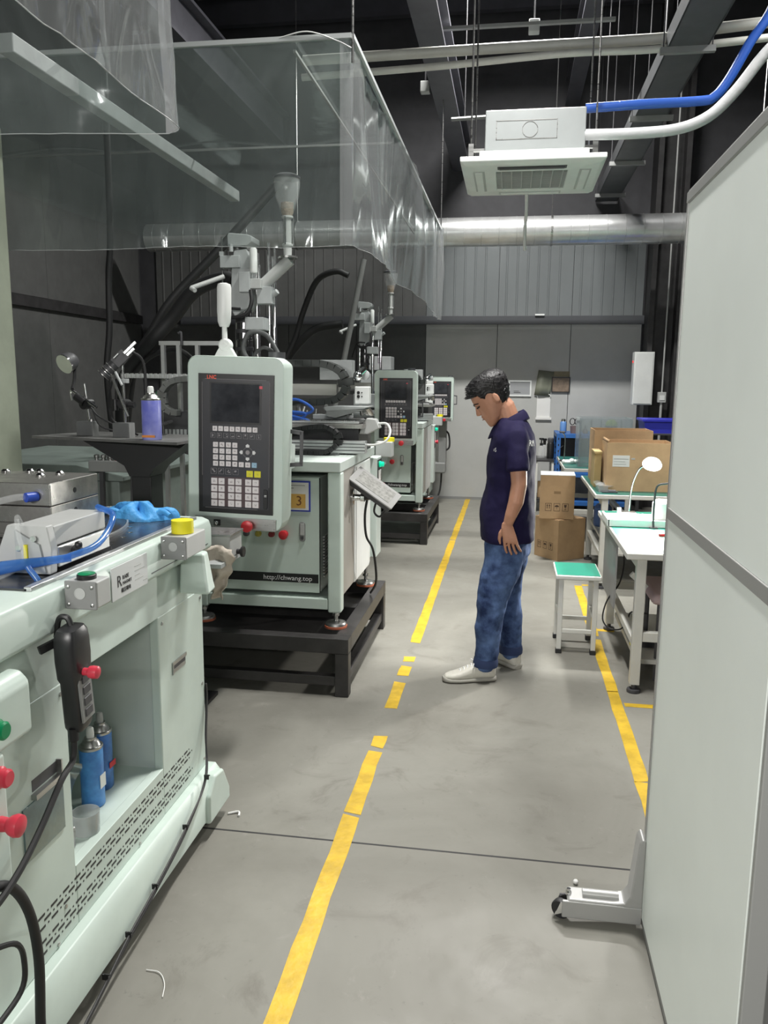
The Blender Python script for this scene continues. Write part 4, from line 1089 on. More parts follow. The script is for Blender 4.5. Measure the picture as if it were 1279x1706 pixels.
def key_material(name, col, ink):
    """a key cap with a small printed glyph in its middle"""
    m = bpy.data.materials.new(name)
    m.use_nodes = True
    nt = m.node_tree
    b = nt.nodes['Principled BSDF']
    b.inputs['Roughness'].default_value = 0.45
    tc = nt.nodes.new('ShaderNodeTexCoord')
    oi = nt.nodes.new('ShaderNodeObjectInfo')
    sp = nt.nodes.new('ShaderNodeSeparateXYZ')
    nt.links.new(tc.outputs['Object'], sp.inputs[0])
    def absless(out, lim):
        a = nt.nodes.new('ShaderNodeMath'); a.operation = 'ABSOLUTE'; nt.links.new(out, a.inputs[0])
        l = nt.nodes.new('ShaderNodeMath'); l.operation = 'LESS_THAN'; l.inputs[1].default_value = lim; nt.links.new(a.outputs[0], l.inputs[0])
        return l.outputs[0]
    mx_ = nt.nodes.new('ShaderNodeMath'); mx_.operation = 'MULTIPLY'
    nt.links.new(absless(sp.outputs['X'], 0.0045), mx_.inputs[0]); nt.links.new(absless(sp.outputs['Z'], 0.0045), mx_.inputs[1])
    n = nt.nodes.new('ShaderNodeTexNoise'); n.noise_dimensions = '4D'; n.inputs['Scale'].default_value = 330
    n.inputs['Detail'].default_value = 0
    nt.links.new(tc.outputs['Object'], n.inputs['Vector'])
    w = nt.nodes.new('ShaderNodeMath'); w.operation = 'MULTIPLY'; w.inputs[1].default_value = 50; nt.links.new(oi.outputs['Random'], w.inputs[0])
    nt.links.new(w.outputs[0], n.inputs['W'])
    g = nt.nodes.new('ShaderNodeMath'); g.operation = 'GREATER_THAN'; g.inputs[1].default_value = 0.53; nt.links.new(n.outputs['Fac'], g.inputs[0])
    f = nt.nodes.new('ShaderNodeMath'); f.operation = 'MULTIPLY'; nt.links.new(mx_.outputs[0], f.inputs[0]); nt.links.new(g.outputs[0], f.inputs[1])
    mx = nt.nodes.new('ShaderNodeMix'); mx.data_type = 'RGBA'
    mx.inputs[6].default_value = (*col, 1); mx.inputs[7].default_value = (*ink, 1)
    nt.links.new(f.outputs[0], mx.inputs[0]); nt.links.new(mx.outputs[2], b.inputs['Base Color'])
    MATS[name] = m
    return m
K_WHITE = key_material('key_white', (0.72, 0.68, 0.69), (0.30, 0.26, 0.27))
K_BLUE = key_material('key_blue', (0.30, 0.48, 0.62), (0.12, 0.2, 0.3))
K_YEL = key_material('key_yellow', (0.72, 0.66, 0.02), (0.5, 0.48, 0.02))
K_OUT = mat('key_outline_print', (0.30, 0.28, 0.29), 0.5)
M_HPAN = mat('panel_black', (0.030, 0.030, 0.036), 0.38, var=0.12)
M_HBORD = mat('panel_border_black', (0.008, 0.008, 0.009), 0.4)
M_SCREEN = mat('lcd_glass', (0.022, 0.023, 0.028), 0.10, var=0.55, vscale=9, col2=(0.055, 0.058, 0.066), spec=0.6)
M_MAROON = mat('maroon_print', (0.075, 0.045, 0.05), 0.45)

def control_panel(root, c):
    """the operator panel; c = centre of its front face"""
    W_, H_ = 0.402, 0.702
    cx, cy, cz = c
    rings = []
    for y, s, dz in ((0.004, -0.008, 0), (0.0, -0.004, 0), (0.004, 0.0, 0), (0.10, 0.0, 0), (0.165, -0.02, 0.012), (0.18, -0.06, 0.03)):
        rings.append([(cx + p[0], cy + y, cz + p[1] + (dz if p[1] < 0 else 0)) for p in rrect(W_ + s, H_ + s, 0.042 + s / 2)])
    pn = build_at(MB().loft(rings), 'control_panel', M_GREEN, root, c)
    def P(name, m, x0, x1, z0, z1, y0, y1, bev=0):
        return MB().box(cx + x0, cx + x1, cy + y0, cy + y1, cz + z0, cz + z1).build(name, m, pn, bev=bev)
    x0, zt = -0.153, 0.281          # upper left corner of the black field
    w, h = 0.314, 0.563
    U = lambda u: x0 + u * w
    V = lambda v: zt - v * h
    P('border', M_HBORD, U(0), U(1), V(1), V(0), -0.004, 0.002)
    P('membrane', M_HPAN, U(0.055), U(0.945), V(0.962), V(0.038), -0.0052, -0.003)
    ol = MB()
    for a, b, cc, d in ((0.05, 0.053, 0.06, 0.73), (0.947, 0.950, 0.05, 0.80), (0.09, 0.90, 0.0365, 0.038), (0.09, 0.80, 0.964, 0.9655)):
        ol.box(cx + U(a), cx + U(b), cy - 0.0056, cy - 0.004, cz + V(d), cz + V(cc))
    ol.build('outline_print', K_OUT, pn)
    P('maroon_field', M_MAROON, U(0.175), U(0.83), V(0.95), V(0.735), -0.0056, -0.005)
    P('screen_bezel', M_HBORD, U(0.155), U(0.84), V(0.352), V(0.058), -0.0062, -0.004)
    P('screen', M_SCREEN, U(0.175), U(0.815), V(0.338), V(0.068), -0.0068, -0.006)
    P('red_mark', M_ROSE, U(0.812), U(0.855), V(0.098), V(0.078), -0.0072, -0.006)
    text('panel_logo', 'LNC', 0.020, mat('red_logo', (0.8, 0.10, 0.05), 0.4), pn, (cx + U(0.18), cy - 0.0062, cz + V(0.026)), ext=0.0004, bold=0.0006)
    def key(u, v, ku, kv, m, nm='key'):
        kw, kh = ku * w, kv * h
        k = (round(kw, 4), round(kh, 4), m.name)
        if k not in KEYS:
            KEYS[k] = mesh_of(MB().loft([[(p[0], -0.0002, p[1]) for p in rrect(kw, kh, 0.0015, 2)], [(p[0], -0.0024, p[1]) for p in rrect(kw - 0.001, kh - 0.001, 0.0015, 2)]]), 'key', m)
        return piece(KEYS[k], nm, pn, (cx + U(u), cy - 0.0050, cz + V(v)))
    for i in range(8):
        key(0.224 + i * 0.0765, 0.388, 0.064, 0.036, K_WHITE)
    for i in range(8):
        icon(pn, cx + U(0.195 + i * 0.0875), cy, cz + V(0.437), 0.0195, i)
    for r in range(4):
        for i in range(4):
            key(0.232 + i * 0.0865, 0.503 + r * 0.0455, 0.068, 0.037, K_WHITE)
    for i, m in enumerate((K_WHITE, K_WHITE, K_BLUE)):
        key(0.578 + i * 0.087, 0.6405, 0.068, 0.037, m)
    for i in range(4):
        icon(pn, cx + U(0.205 + i * 0.099), cy, cz + V(0.695), 0.024, i + 9)
    for i in range(2):
        key(0.692 + i * 0.104, 0.705, 0.088, 0.047, K_YEL)
    # arrow keys in a diamond
    ax_, az_ = cx + U(0.662), cz + V(0.551)
    ring = MB()
    q = 0.0275
    pts = [(ax_ - q, az_), (ax_, az_ + q), (ax_ + q, az_), (ax_, az_ - q)]
    for k in range(4):
        a, b = pts[k], pts[(k + 1) % 4]
        ring.bar((a[0], cy - 0.0055, a[1]), (b[0], cy - 0.0055, b[1]), 0.0012, 0.001)
    ring.build('arrow_outline', K_OUT, pn)
    for k in range(4):
        a = PI / 2 * k
        px_, pz_ = ax_ + 0.026 * math.cos(a), az_ + 0.026 * math.sin(a)
        tri = [(px_ + 0.0085 * math.cos(a + o), pz_ + 0.0085 * math.sin(a + o)) for o in (0, 1.3, 2.3, 3.98, 4.98)]
        MB().prism(tri, 'Y', cy - 0.0072, cy - 0.0048).build('arrow_key', M_WPRINT, pn)
    MB().lathe([(0.009, 0), (0.009, 0.001), (0.0075, 0.001), (0.0075, 0.0006)], (ax_, cy - 0.0052, az_), (0, -1, 0), n=16).lathe([(0.0035, 0), (0.0035, 0.0016)], (ax_, cy - 0.0052, az_), (0, -1, 0), n=10).build('centre_key', K_OUT, pn)
    for g, u0 in enumerate((0.2145, 0.444, 0.674)):
        for r in range(4):
            for i in range(2):
                key(u0 + i * 0.098, 0.768 + r * 0.0535, 0.084, 0.046, K_WHITE)
    # port flap at the right
    sl = MB().loft([[(cx + U(0.905) + p[0], cy - 0.0050, cz + V(0.885) + p[1]) for p in rrect(0.019, 0.083, 0.008, 4)], [(cx + U(0.905) + p[0], cy - 0.008, cz + V(0.885) + p[1]) for p in rrect(0.016, 0.080, 0.007, 4)]]).build('port_flap', M_HBORD, pn)
    MB().box(cx + U(0.89), cx + U(0.92), cy - 0.0086, cy - 0.008, cz + V(0.858), cz + V(0.853)).box(cx + U(0.89), cx + U(0.92), cy - 0.0086, cy - 0.008, cz + V(0.866), cz + V(0.863)).build('port_print', M_WPRINT, pn)
    # steel strip with key switch and emergency stop
    P('steel_strip', M_STEEL, -0.17, 0.175, -0.348, -0.300, -0.004, 0.002, bev=0.001)
    for sx_ in (-0.163, 0.168):
        for sz_ in (-0.307, -0.341):
            MB().lathe([(0.003, 0), (0.002, 0.0015)], (cx + sx_, cy - 0.004, cz + sz_), (0, -1, 0), n=8).build('screw', M_CHROME, pn)
    P('key_switch', M_HBORD, -0.088, -0.060, -0.337, -0.311, -0.009, -0.003, bev=0.001)
    MB().lathe([(0.008, 0), (0.008, 0.008), (0.004, 0.009)], (cx - 0.074, cy - 0.009, cz - 0.324), (0, -1, 0), n=14).box(cx - 0.0755, cx - 0.0725, cy - 0.035, cy - 0.017, cz - 0.336, cz - 0.314).build('key_barrel', M_CHROME, pn)
    MB().tube([(cx - 0.074, cy - 0.03, cz - 0.338), (cx - 0.071, cy - 0.03, cz - 0.36), (cx - 0.069, cy - 0.03, cz - 0.375)], 0.0018, n=5).build('key_ring', M_CHROME, pn)
    MB().lathe([(0.014, 0), (0.013, 0.012), (0.022, 0.018), (0.0245, 0.026), (0.0235, 0.034), (0.015, 0.037)], (cx + 0.062, cy - 0.004, cz - 0.328), (0, -1, 0), n=28).build('emergency_stop', M_RED, pn)
    # side grab handle, cable gland on top, swivel arm behind
    MB().bar((cx + 0.195, cy + 0.12, cz + 0.055), (cx + 0.245, cy + 0.12, cz + 0.050), 0.012, 0.016).bar((cx + 0.245, cy + 0.12, cz + 0.057), (cx + 0.245, cy + 0.12, cz - 0.080), 0.012, 0.012).bar((cx + 0.195, cy + 0.12, cz - 0.085), (cx + 0.25, cy + 0.12, cz - 0.080), 0.012, 0.016).build('grab_handle', M_DGREY, pn)
    MB().cyl((cx + 0.135, cy + 0.12, cz + 0.335), (cx + 0.135, cy + 0.12, cz + 0.375), 0.035, n=18).build('cable_gland', M_DGREY, pn)
    MB().bar((cx + 0.0, cy + 0.17, cz - 0.1), (cx - 0.02, cy + 0.80, cz - 0.1), 0.07, 0.07).bar((cx - 0.02, cy + 0.79, cz - 0.06), (cx - 0.02, cy + 0.79, cz - 0.18), 0.09, 0.09).build('swivel_arm', M_GREEN2, pn)
    return pn
KEYS = {}
ICONS = {}
def icon(pn, x, y, z, s, k):
    """outlined function mark printed on the membrane"""
    if (s, k) not in ICONS:
        rr = random.Random(k * 7 + 1)
        mb = MB()
        h = s / 2
        for a, b, c, d in ((-h, h, h - 0.0008, h), (-h, h, -h, -h + 0.0008), (-h, -h + 0.0008, -h, h), (h - 0.0008, h, -h, h)):
            mb.box(a, b, -0.0004, 0, c, d)
        for _ in range(3):
            a, b = rr.uniform(-0.6, 0.2) * h, rr.uniform(-0.6, 0.3) * h
            mb.box(a, a + h * rr.uniform(0.3, 0.6), -0.0006, 0, b, b + h * rr.uniform(0.25, 0.5))
        ICONS[(s, k)] = mesh_of(mb, 'icon_print', K_OUT)
    return piece(ICONS[(s, k)], 'icon_print', pn, (x, y - 0.0054, z))

def knob_handle(root, x, y, z):
    h = MB().lathe([(0.018, 0.0), (0.020, 0.004), (0.026, 0.02), (0.0285, 0.06), (0.0285, 0.155), (0.025, 0.168), (0.012, 0.172)], (x - 0.004, y, z + 0.118), (0.02, 0, 1), n=26).lathe([(0.011, 0), (0.010, 0.05)], (x - 0.003, y, z + 0.07), n=16).build('joystick_handle', M_WHITE, root)
    MB().lathe([(0.027, -0.014), (0.027, 0.010), (0.022, 0.014), (0.010, 0.014), (0.009, 0.016)], (x, y, z + 0.045), (0, -1, 0), n=26).prism([(x - 0.045, z), (x + 0.045, z), (x + 0.024, z + 0.035), (x - 0.024, z + 0.035)], 'Y', y - 0.012, y + 0.014).build('swivel_joint', M_WHITE, h)
    return h

def chain(pts, w, h, m, name, root, step=0.03):
    """energy chain: links along a path in the XZ plane, w deep in Y"""
    P = catmull(pts, 14)
    acc, last = 0, P[0]
    body = MB()
    prev = P[0]
    segs = []
    for p in P[1:]:
        acc += (p - prev).length
        prev = p
        if acc >= step:
            segs.append((last, p)); last = p; acc = 0
    segs.append((last, P[-1]))
    for a, b in segs:
        if (b - a).length < 1e-4: continue
        d = (b - a)
        body.bar(a + d * 0.02, b - d * 0.02 + d * 0.04, w, h)
    return body.build(name, m, root, bev=0.002, seg=1)

t = thing('injection_machine', 'pale green injection machine with the large control panel and number 3 sign', 'machine', (-1.5, 3.95, 0), 'vertical injection machines')
IM = t
FY = 3.95
def g(name, m, *b, bev=0.004, parent=None):
    return MB().box(*b).build(name, m, parent or t, bev=bev)
# frame
for x in (-0.872, -1.60):
    g('post', M_GREEN, x - 0.036, x + 0.036, FY, FY + 0.075, 0.395, 1.135, bev=0.01)
g('post', M_GREEN, -1.636, -1.564, 4.9, 4.975, 0.395, 1.135, bev=0.01)
g('bottom_rail', M_GREEN, -1.564, -0.908, FY + 0.005, FY + 0.06, 0.41, 0.468)
g('bottom_pan', M_GREEN2, -1.564, -0.908, FY + 0.06, 4.95, 0.455, 0.468, bev=0)
g('deck', M_GREEN2, -1.645, -0.838, FY - 0.005, 4.98, 1.135, 1.19, bev=0.006)
sp = g('side_panel', mat('side_panel_grey', (0.32, 0.305, 0.275), 0.42, var=0.08), -0.862, -0.842, FY + 0.075, 4.33, 0.47, 1.135)
MB().prism([(-1.6, 4.33), (-0.90, 4.33), (-0.842, 4.36), (-0.838, 4.80), (-0.85, 4.90), (-0.90, 4.97), (-1.6, 4.98)], 'Z', 0.46, 1.13).build('rear_cover', M_WHITE, t, bev=0.006)
g('seam', M_DGREY, -0.8415, -0.8405, 4.39, 4.395, 0.47, 1.12, bev=0, parent=sp)
for x, y in ((-0.872, 3.99), (-1.60, 3.99), (-0.872, 4.88), (-1.60, 4.93)):
    MB().cyl((x, y, 0.335), (x, y, 0.40 if y < 4.5 or x < -1 else 0.47), 0.011, n=12).cyl((x, y, 0.372), (x, y, 0.384), 0.020, n=6).build('levelling_screw', M_STEEL, t)
    MB().lathe([(0.056, 0.0), (0.056, 0.008), (0.05, 0.016), (0.02, 0.022)], (x, y, 0.322), n=24).build('foot_disc', M_STEEL, t)
    MB().lathe([(0.060, 0.0), (0.060, 0.011)], (x, y, 0.311), n=24).build('foot_pad', mat('orange_rubber', (0.42, 0.12, 0.06), 0.6), t)
# electrical cabinet with its door set back inside the frame
g('cabinet', M_GREEN2, -1.56, -0.957, FY + 0.045, 4.60, 0.490, 1.105, bev=0.004)
dr = g('cabinet_door', M_GREEN, -1.555, -0.957, FY + 0.028, FY + 0.045, 0.492, 1.102, bev=0.003)
g('name_strip', M_HBORD, -1.55, -0.962, FY + 0.024, FY + 0.028, 0.545, 0.592, bev=0, parent=dr)
text('web_address', 'http://chwang.top', 0.036, M_WPRINT, dr, (-1.128, FY + 0.0235, 0.567), ext=0.0004, sx=1.05)
lk = MB().loft([[(-1.047 + p[0], FY + 0.026, 0.818 + p[1]) for p in rrect(0.034, 0.104, 0.014, 4)], [(-1.047 + p[0], FY + 0.022, 0.818 + p[1]) for p in rrect(0.030, 0.100, 0.012, 4)]]).build('door_lock', M_MGREY, dr, bev=0.002)
MB().box(-1.058, -1.036, FY + 0.017, FY + 0.022, 0.80, 0.862).build('lock_lever', M_LGREY, dr, bev=0.004)
MB().cyl((-1.047, FY + 0.022, 0.786), (-1.047, FY + 0.016, 0.786), 0.008, n=14).build('lock_cylinder', M_DGREY, dr)
ns = g('number_sign', mat('blue_frame', (0.03, 0.05, 0.42), 0.45), -1.225, -1.003, FY + 0.022, FY + 0.028, 0.925, 1.085, bev=0, parent=dr)
for nm, m, a, b, c, d, y in (('sign_sheet', M_PAPER, -1.217, -1.011, 0.933, 1.077, 0.0205), ('number_card', mat('orange_card', (0.66, 0.40, 0.10), 0.6, var=0.1), -1.105, -1.028, 0.943, 1.017, 0.0195)):
    g(nm, m, a, b, FY + y, FY + 0.0225, c, d, bev=0, parent=dr)
text('number', '3', 0.072, mat('brown_ink', (0.16, 0.06, 0.02), 0.6), dr, (-1.062, FY + 0.0190, 0.979), ext=0.0004)
MB().box(-1.21, -1.09, FY + 0.0198, FY + 0.0204, 1.045, 1.049).box(-1.12, -1.03, FY + 0.0198, FY + 0.0204, 1.060, 1.063).build('sign_lines', M_MGREY, dr)
for i, (x, m) in enumerate(((-1.423, mat('green_lamp', (0.0, 0.45, 0.25), 0.3, emit=(0.0, 0.9, 0.5), estr=0.55)), (-1.350, M_DGREY), (-1.285, mat('amber_knob', (0.45, 0.38, 0.05), 0.4)), (-1.213, M_DRED))):
    MB().lathe([(0.017, 0), (0.017, 0.006), (0.0135, 0.008), (0.0135, 0.022), (0.010, 0.025)], (x, FY + 0.028, 0.800), (0, -1, 0), n=20).build('panel_button', m, dr)
MB().lathe([(0.020, 0), (0.015, 0.012), (0.023, 0.022), (0.025, 0.032), (0.022, 0.040), (0.013, 0.043)], (-1.143, FY + 0.028, 0.802), (0, -1, 0), n=26).build('emergency_stop', M_RED, dr)
g('door_edge', M_HBORD, -0.9575, -0.955, FY + 0.029, FY + 0.044, 0.495, 1.10, bev=0, parent=dr)
vent = MB()
for k in range(14):
    vent.box(-0.957, -0.948, 4.06 , 4.24, 0.56 + k * 0.0165, 0.567 + k * 0.0165)
vent.build('side_vent', M_LGREY, t)
# steel box and fittings on the front of the deck
pn = control_panel(t, (-1.094, 3.10, 1.3385))
pn.rotation_euler = (0, R(1.4), 0)
knob_handle(t, -1.150, 3.17, 1.69)
# deck machinery: profile rail, chains, mould plates
g('profile_rail', M_ALU, -1.63, -0.783, 4.33, 4.40, 1.20, 1.268, bev=0.002)
for z in (1.214, 1.232, 1.25):
    g('rail_groove', M_DGREY, -1.63, -0.783, 4.3285, 4.3305, z, z + 0.0045, bev=0)
g('rail_foot', M_CASTG, -0.98, -0.93, 4.34, 4.45, 1.19, 1.20, bev=0)
chain([(-1.7, 4.29, 1.205), (-1.30, 4.29, 1.203), (-1.08, 4.29, 1.202), (-0.985, 4.29, 1.212), (-0.925, 4.29, 1.26), (-0.935, 4.29, 1.315), (-0.995, 4.29, 1.348), (-1.07, 4.29, 1.345), (-1.25, 4.29, 1.318), (-1.5, 4.29, 1.31)], 0.05, 0.026, M_BLACK, 'cable_chain', t, 0.026)
chain([(-1.7, 4.62, 1.47), (-1.3, 4.62, 1.47), (-1.08, 4.62, 1.475), (-0.985, 4.62, 1.50), (-0.945, 4.62, 1.565), (-0.97, 4.62, 1.64), (-1.05, 4.62, 1.685), (-1.16, 4.62, 1.695), (-1.5, 4.62, 1.69)], 0.09, 0.040, mat('chain_dark_green', (0.035, 0.04, 0.037), 0.5), 'cable_chain', t, 0.04)
g('slide_base', M_DGREY, -1.64, -0.84, 4.45, 4.85, 1.19, 1.33, bev=0.003)
mp = g('mould_plate', M_MSTEEL, -1.30, -0.80, 4.36, 4.78, 1.335, 1.358, bev=0.003)
MB().box(-1.22, -0.83, 4.40, 4.72, 1.36, 1.372).build('mould_plate', M_ALU, t, bev=0.002)
st = MB()
for k in range(26):
    st.box(-1.15 + k * 0.0115, -1.143 + k * 0.0115, 4.41, 4.70, 1.372, 1.378)
st.build('core_rows', M_STEEL, mp)
g('upper_block', M_CASTG, -1.12, -0.92, 4.5, 4.7, 1.378, 1.405, bev=0.004)
g('upper_plate', mat('beige_plate', (0.40, 0.40, 0.36), 0.4), -1.7, -1.0, 4.60, 4.95, 1.51, 1.575, bev=0.003)
hb = MB()
rr = random.Random(11)
for k in range(16):
    x = -1.25 + rr.random() * 0.44
    hb.cyl((x, 4.5 + rr.random() * 0.2, 1.405), (x, 4.55, 1.405 + 0.02 + rr.random() * 0.03), 0.009 + rr.random() * 0.006, n=8)
hb.build('pneumatic_fittings', M_STEEL, t)
MB().prism([(-1.02, 1.43), (-0.80, 1.445), (-0.78, 1.455), (-0.98, 1.455), (-1.03, 1.45)], 'Y', 4.4, 4.6).prism([(-1.02, 1.40), (-0.97, 1.39), (-0.80, 1.44), (-1.02, 1.44)], 'Y', 4.42, 4.58).build('chute', M_CASTG, t)
sb = g('sensor_block', M_WHITE, -0.885, -0.80, 4.55, 4.62, 1.465, 1.565, bev=0.006)
for x, z, r in ((-0.862, 1.53, 0.009), (-0.862, 1.508, 0.009), (-0.842, 1.53, 0.004), (-0.842, 1.508, 0.004)):
    MB().cyl((x, 4.5505, z), (x, 4.547, z), r, n=12).build('hole', M_BLACK, sb)
MB().sphere((-0.875, 4.60, 1.625), 0.028).cyl((-0.875, 4.60, 1.63), (-0.84, 4.62, 1.665), 0.02, n=12).build('pressure_gauge', M_CHROME, t)
MB().lathe([(0.028, 0), (0.028, 0.02), (0.022, 0.024)], (-0.842, 4.66, 1.63), (0, -1, 0), n=16).build('regulator', M_CASTG, t)
g('clamp_frame', M_CASTG, -1.15, -0.95, 4.80, 4.90, 1.60, 1.72, bev=0.004)
for k, (x0, x1, z) in enumerate(((-1.22, -1.14, 1.44), (-1.25, -1.12, 1.40), (-1.2, -1.1, 1.47))):
    MB().tube([(x0 - 0.12, 4.45, z - 0.01), (x0, 4.43, z + 0.02 * (k - 1)), (x1, 4.42, z - 0.03), (x1 - 0.05, 4.43, z - 0.06), (x0 - 0.1, 4.44, z - 0.05)], 0.008, n=8).build('blue_tube', mat('bright_blue_tube', (0.05, 0.16, 0.62), 0.4), t)
# guide columns and the injection unit on its tower
g('tower_base', M_CASTG, -1.63, -1.30, 4.42, 4.80, 1.19, 1.46, bev=0.006)
for x, y in ((-1.60, 4.62), (-1.375, 4.62), (-1.44, 4.50)):
    MB().cyl((x, y, 1.46), (x, y, 2.16 if x < -1.5 else 2.30), 0.014 if x != -1.44 else 0.017, n=16).build('guide_column', M_CHROME, t)
MB().cyl((-1.392, 4.58, 1.78), (-1.392, 4.58, 2.37), 0.008, n=10).cyl((-1.365, 4.60, 1.9), (-1.365, 4.60, 2.34), 0.007, n=10).build('slim_rod', M_CHROME, t)
iu = MB().prism([(-1.56, 2.31), (-1.485, 2.32), (-1.455, 2.25), (-1.455, 2.10), (-1.48, 2.0), (-1.56, 1.95), (-1.585, 1.99), (-1.575, 2.2)], 'Y', 4.46, 4.62).build('injection_unit', M_CASTG, t, bev=0.006)
MB().prism([(-1.59, 2.33), (-1.475, 2.335), (-1.45, 2.355), (-1.45, 2.385), (-1.48, 2.395), (-1.585, 2.405), (-1.592, 2.39)], 'Y', 4.45, 4.60).build('top_bracket', M_CASTG, iu, bev=0.005)
MB().cyl((-1.555, 4.51, 2.27), (-1.555, 4.51, 2.335), 0.014, n=14).cyl((-1.50, 4.53, 2.31), (-1.50, 4.53, 2.34), 0.018, n=14).build('ram_rod', M_CHROME, iu)
MB().box(-1.635, -1.52, 4.44, 4.50, 2.215, 2.282).build('valve_block', M_CASTG, iu, bev=0.004)
MB().cyl((-1.565, 4.435, 2.30), (-1.565, 4.435, 2.34), 0.012, n=10).box(-1.64, -1.62, 4.45, 4.49, 2.282, 2.305).build('valve_stem', M_CASTG, iu)
MB().lathe([(0.019, 0), (0.021, 0.008), (0.021, 0.125), (0.014, 0.135)], (-1.438, 4.44, 2.185), n=20).build('white_cylinder', M_WHITE, iu)
MB().box(-1.52, -1.455, 4.42, 4.47, 2.08, 2.19).build('actuator_block', M_CASTG, iu, bev=0.004)
MB().box(-1.475, -1.395, 4.43, 4.52, 2.10, 2.155).build('clamp_block', M_LGREY, iu, bev=0.004)
MB().box(-1.495, -1.385, 4.44, 4.56, 1.875, 1.945).build('crosshead', M_CASTG, iu, bev=0.004)
MB().box(-1.43, -1.345, 4.46, 4.54, 2.02, 2.115).lathe([(0.016, 0), (0.016, 0.04)], (-1.35, 4.50, 2.07), (0.8, -0.2, 0.5), n=14).build('feed_elbow', M_CASTG, iu, bev=0.003)
MB().cyl((-1.41, 4.50, 2.12), (-1.245, 4.50, 2.262), 0.033, n=20).build('feed_tube', M_LGREY, iu)
MB().lathe([(0.055, 0), (0.055, 0.01), (0.03, 0.014)], (-1.258, 4.50, 2.268), (-0.05, 0, 1), n=24).build('feed_flange', M_STEEL, iu)
hp = MB().lathe([(0.022, 0), (0.024, 0.05), (0.030, 0.055), (0.030, 0.065), (0.022, 0.07), (0.022, 0.20), (0.032, 0.205), (0.032, 0.215)], (-1.258, 4.50, 2.28), n=24).build('hopper_neck', M_LGREY, t)
for a in range(3):
    MB().cyl((-1.258 + 0.033 * math.cos(a * 2.1 + 0.4), 4.50 + 0.033 * math.sin(a * 2.1 + 0.4), 2.34), (-1.258 + 0.033 * math.cos(a * 2.1 + 0.4), 4.50 + 0.033 * math.sin(a * 2.1 + 0.4), 2.49), 0.004, n=8).build('tie_rod', M_CHROME, hp)
MB().lathe([(0.026, 0), (0.045, 0.05), (0.066, 0.11), (0.072, 0.17), (0.072, 0.20), (0.069, 0.20), (0.069, 0.17), (0.060, 0.11), (0.03, 0.03)], (-1.258, 4.50, 2.49), n=32).build('glass_funnel', M_GLASS, hp)
MB().lathe([(0.026, 0), (0.034, 0.02), (0.036, 0.07), (0.0, 0.072)], (-1.258, 4.50, 2.495), n=20).build('pellets', mat('tan_pellets', (0.30, 0.22, 0.15), 0.7, bump=0.8, bscale=80), hp)
MB().lathe([(0.074, 0), (0.074, 0.012), (0.05, 0.025), (0.02, 0.03)], (-1.258, 4.50, 2.69), n=28).build('funnel_lid', M_DGREY, hp)
# heated barrel, cables
MB().lathe([(0.020, 0), (0.035, 0.04), (0.045, 0.06), (0.045, 0.20), (0.050, 0.205), (0.050, 0.245), (0.044, 0.25), (0.044, 0.42)], (-1.53, 4.54, 1.62), n=24).build('heated_barrel', mat('dark_chrome', (0.16, 0.16, 0.165), 0.2, metal=0.9), iu)
for z in (1.70, 1.76, 1.86, 1.92):
    MB().lathe([(0.046, 0), (0.051, 0.002), (0.051, 0.022), (0.046, 0.024)], (-1.53, 4.54, z), n=24).build('heater_band', M_DGREY, iu)
MB().tube([(-1.45, 4.42, 2.09), (-1.44, 4.40, 2.02), (-1.47, 4.39, 1.96), (-1.55, 4.40, 1.94), (-1.60, 4.42, 1.97)], 0.011, n=10).build('black_hose', M_RUBBER, iu)
MB().tube([(-1.66, 4.5, 1.84), (-1.62, 4.45, 1.93), (-1.58, 4.40, 1.985), (-1.50, 4.38, 1.985)], 0.008, n=8).build('black_hose', M_RUBBER, iu)
MB().tube([(-1.31, 4.3, 1.50), (-1.40, 4.3, 1.66), (-1.46, 4.3, 1.76), (-1.42, 4.3, 1.85), (-1.33, 4.3, 1.84), (-1.26, 4.25, 1.76), (-1.16, 4.0, 1.70), (-1.0, 3.5, 1.66), (-0.96, 3.24, 1.70)], 0.013, n=10).tube([(-1.37, 4.35, 1.5), (-1.41, 4.33, 1.70), (-1.36, 4.32, 1.77), (-1.29, 4.3, 1.75), (-1.18, 4.0, 1.69), (-0.98, 3.45, 1.65), (-0.955, 3.235, 1.69)], 0.010, n=10).build('cable_loop', mat('grey_conduit', (0.10, 0.105, 0.105), 0.5), t)
MB().cyl((-1.75, 4.30, 2.09), (-1.605, 4.42, 2.165), 0.013, n=12).cyl((-1.75, 4.30, 2.09), (-1.72, 4.28, 2.075), 0.012, n=10).build('locking_lever', M_LGREY, iu)
MB().cyl((-1.66, 4.55, 2.12), (-1.66, 4.55, 2.40), 0.006, n=8).build('slim_rod', M_CHROME, iu)
# small tilted keypad on a flange at the side
kp = MB().obox((0, 0, 0), (0.255, 0.15, 0.042)).build
op = build_at(MB().obox((-0.725, 4.29, 1.005), (0.27, 0.17, 0.030)), 'side_keypad', M_DGREY, t, (-0.725, 4.29, 1.005), bev=0.004)
MB().obox((-0.725, 4.29, 1.024), (0.285, 0.19, 0.010)).build('keypad_face', mat('keypad_grey', (0.30, 0.30, 0.295), 0.4), op, bev=0.004)
MB().obox((-0.725, 4.29, 1.030), (0.22, 0.13, 0.002)).build('keypad_sheet', mat('keypad_sheet', (0.26, 0.26, 0.245), 0.5, var=0.35, vscale=50), op)
op.rotation_euler = (R(18), R(34), 0)
MB().lathe([(0.045, 0), (0.045, 0.012), (0.02, 0.016), (0.018, 0.045), (0.024, 0.05), (0.024, 0.07)], (-0.842, 4.27, 0.965), (1, 0, 0), n=20).build('keypad_flange', M_CHROME, t)
MB().cyl((-0.79, 4.27, 0.965), (-0.72, 4.29, 0.975), 0.02, n=14).build('keypad_arm', M_BLACK, t)
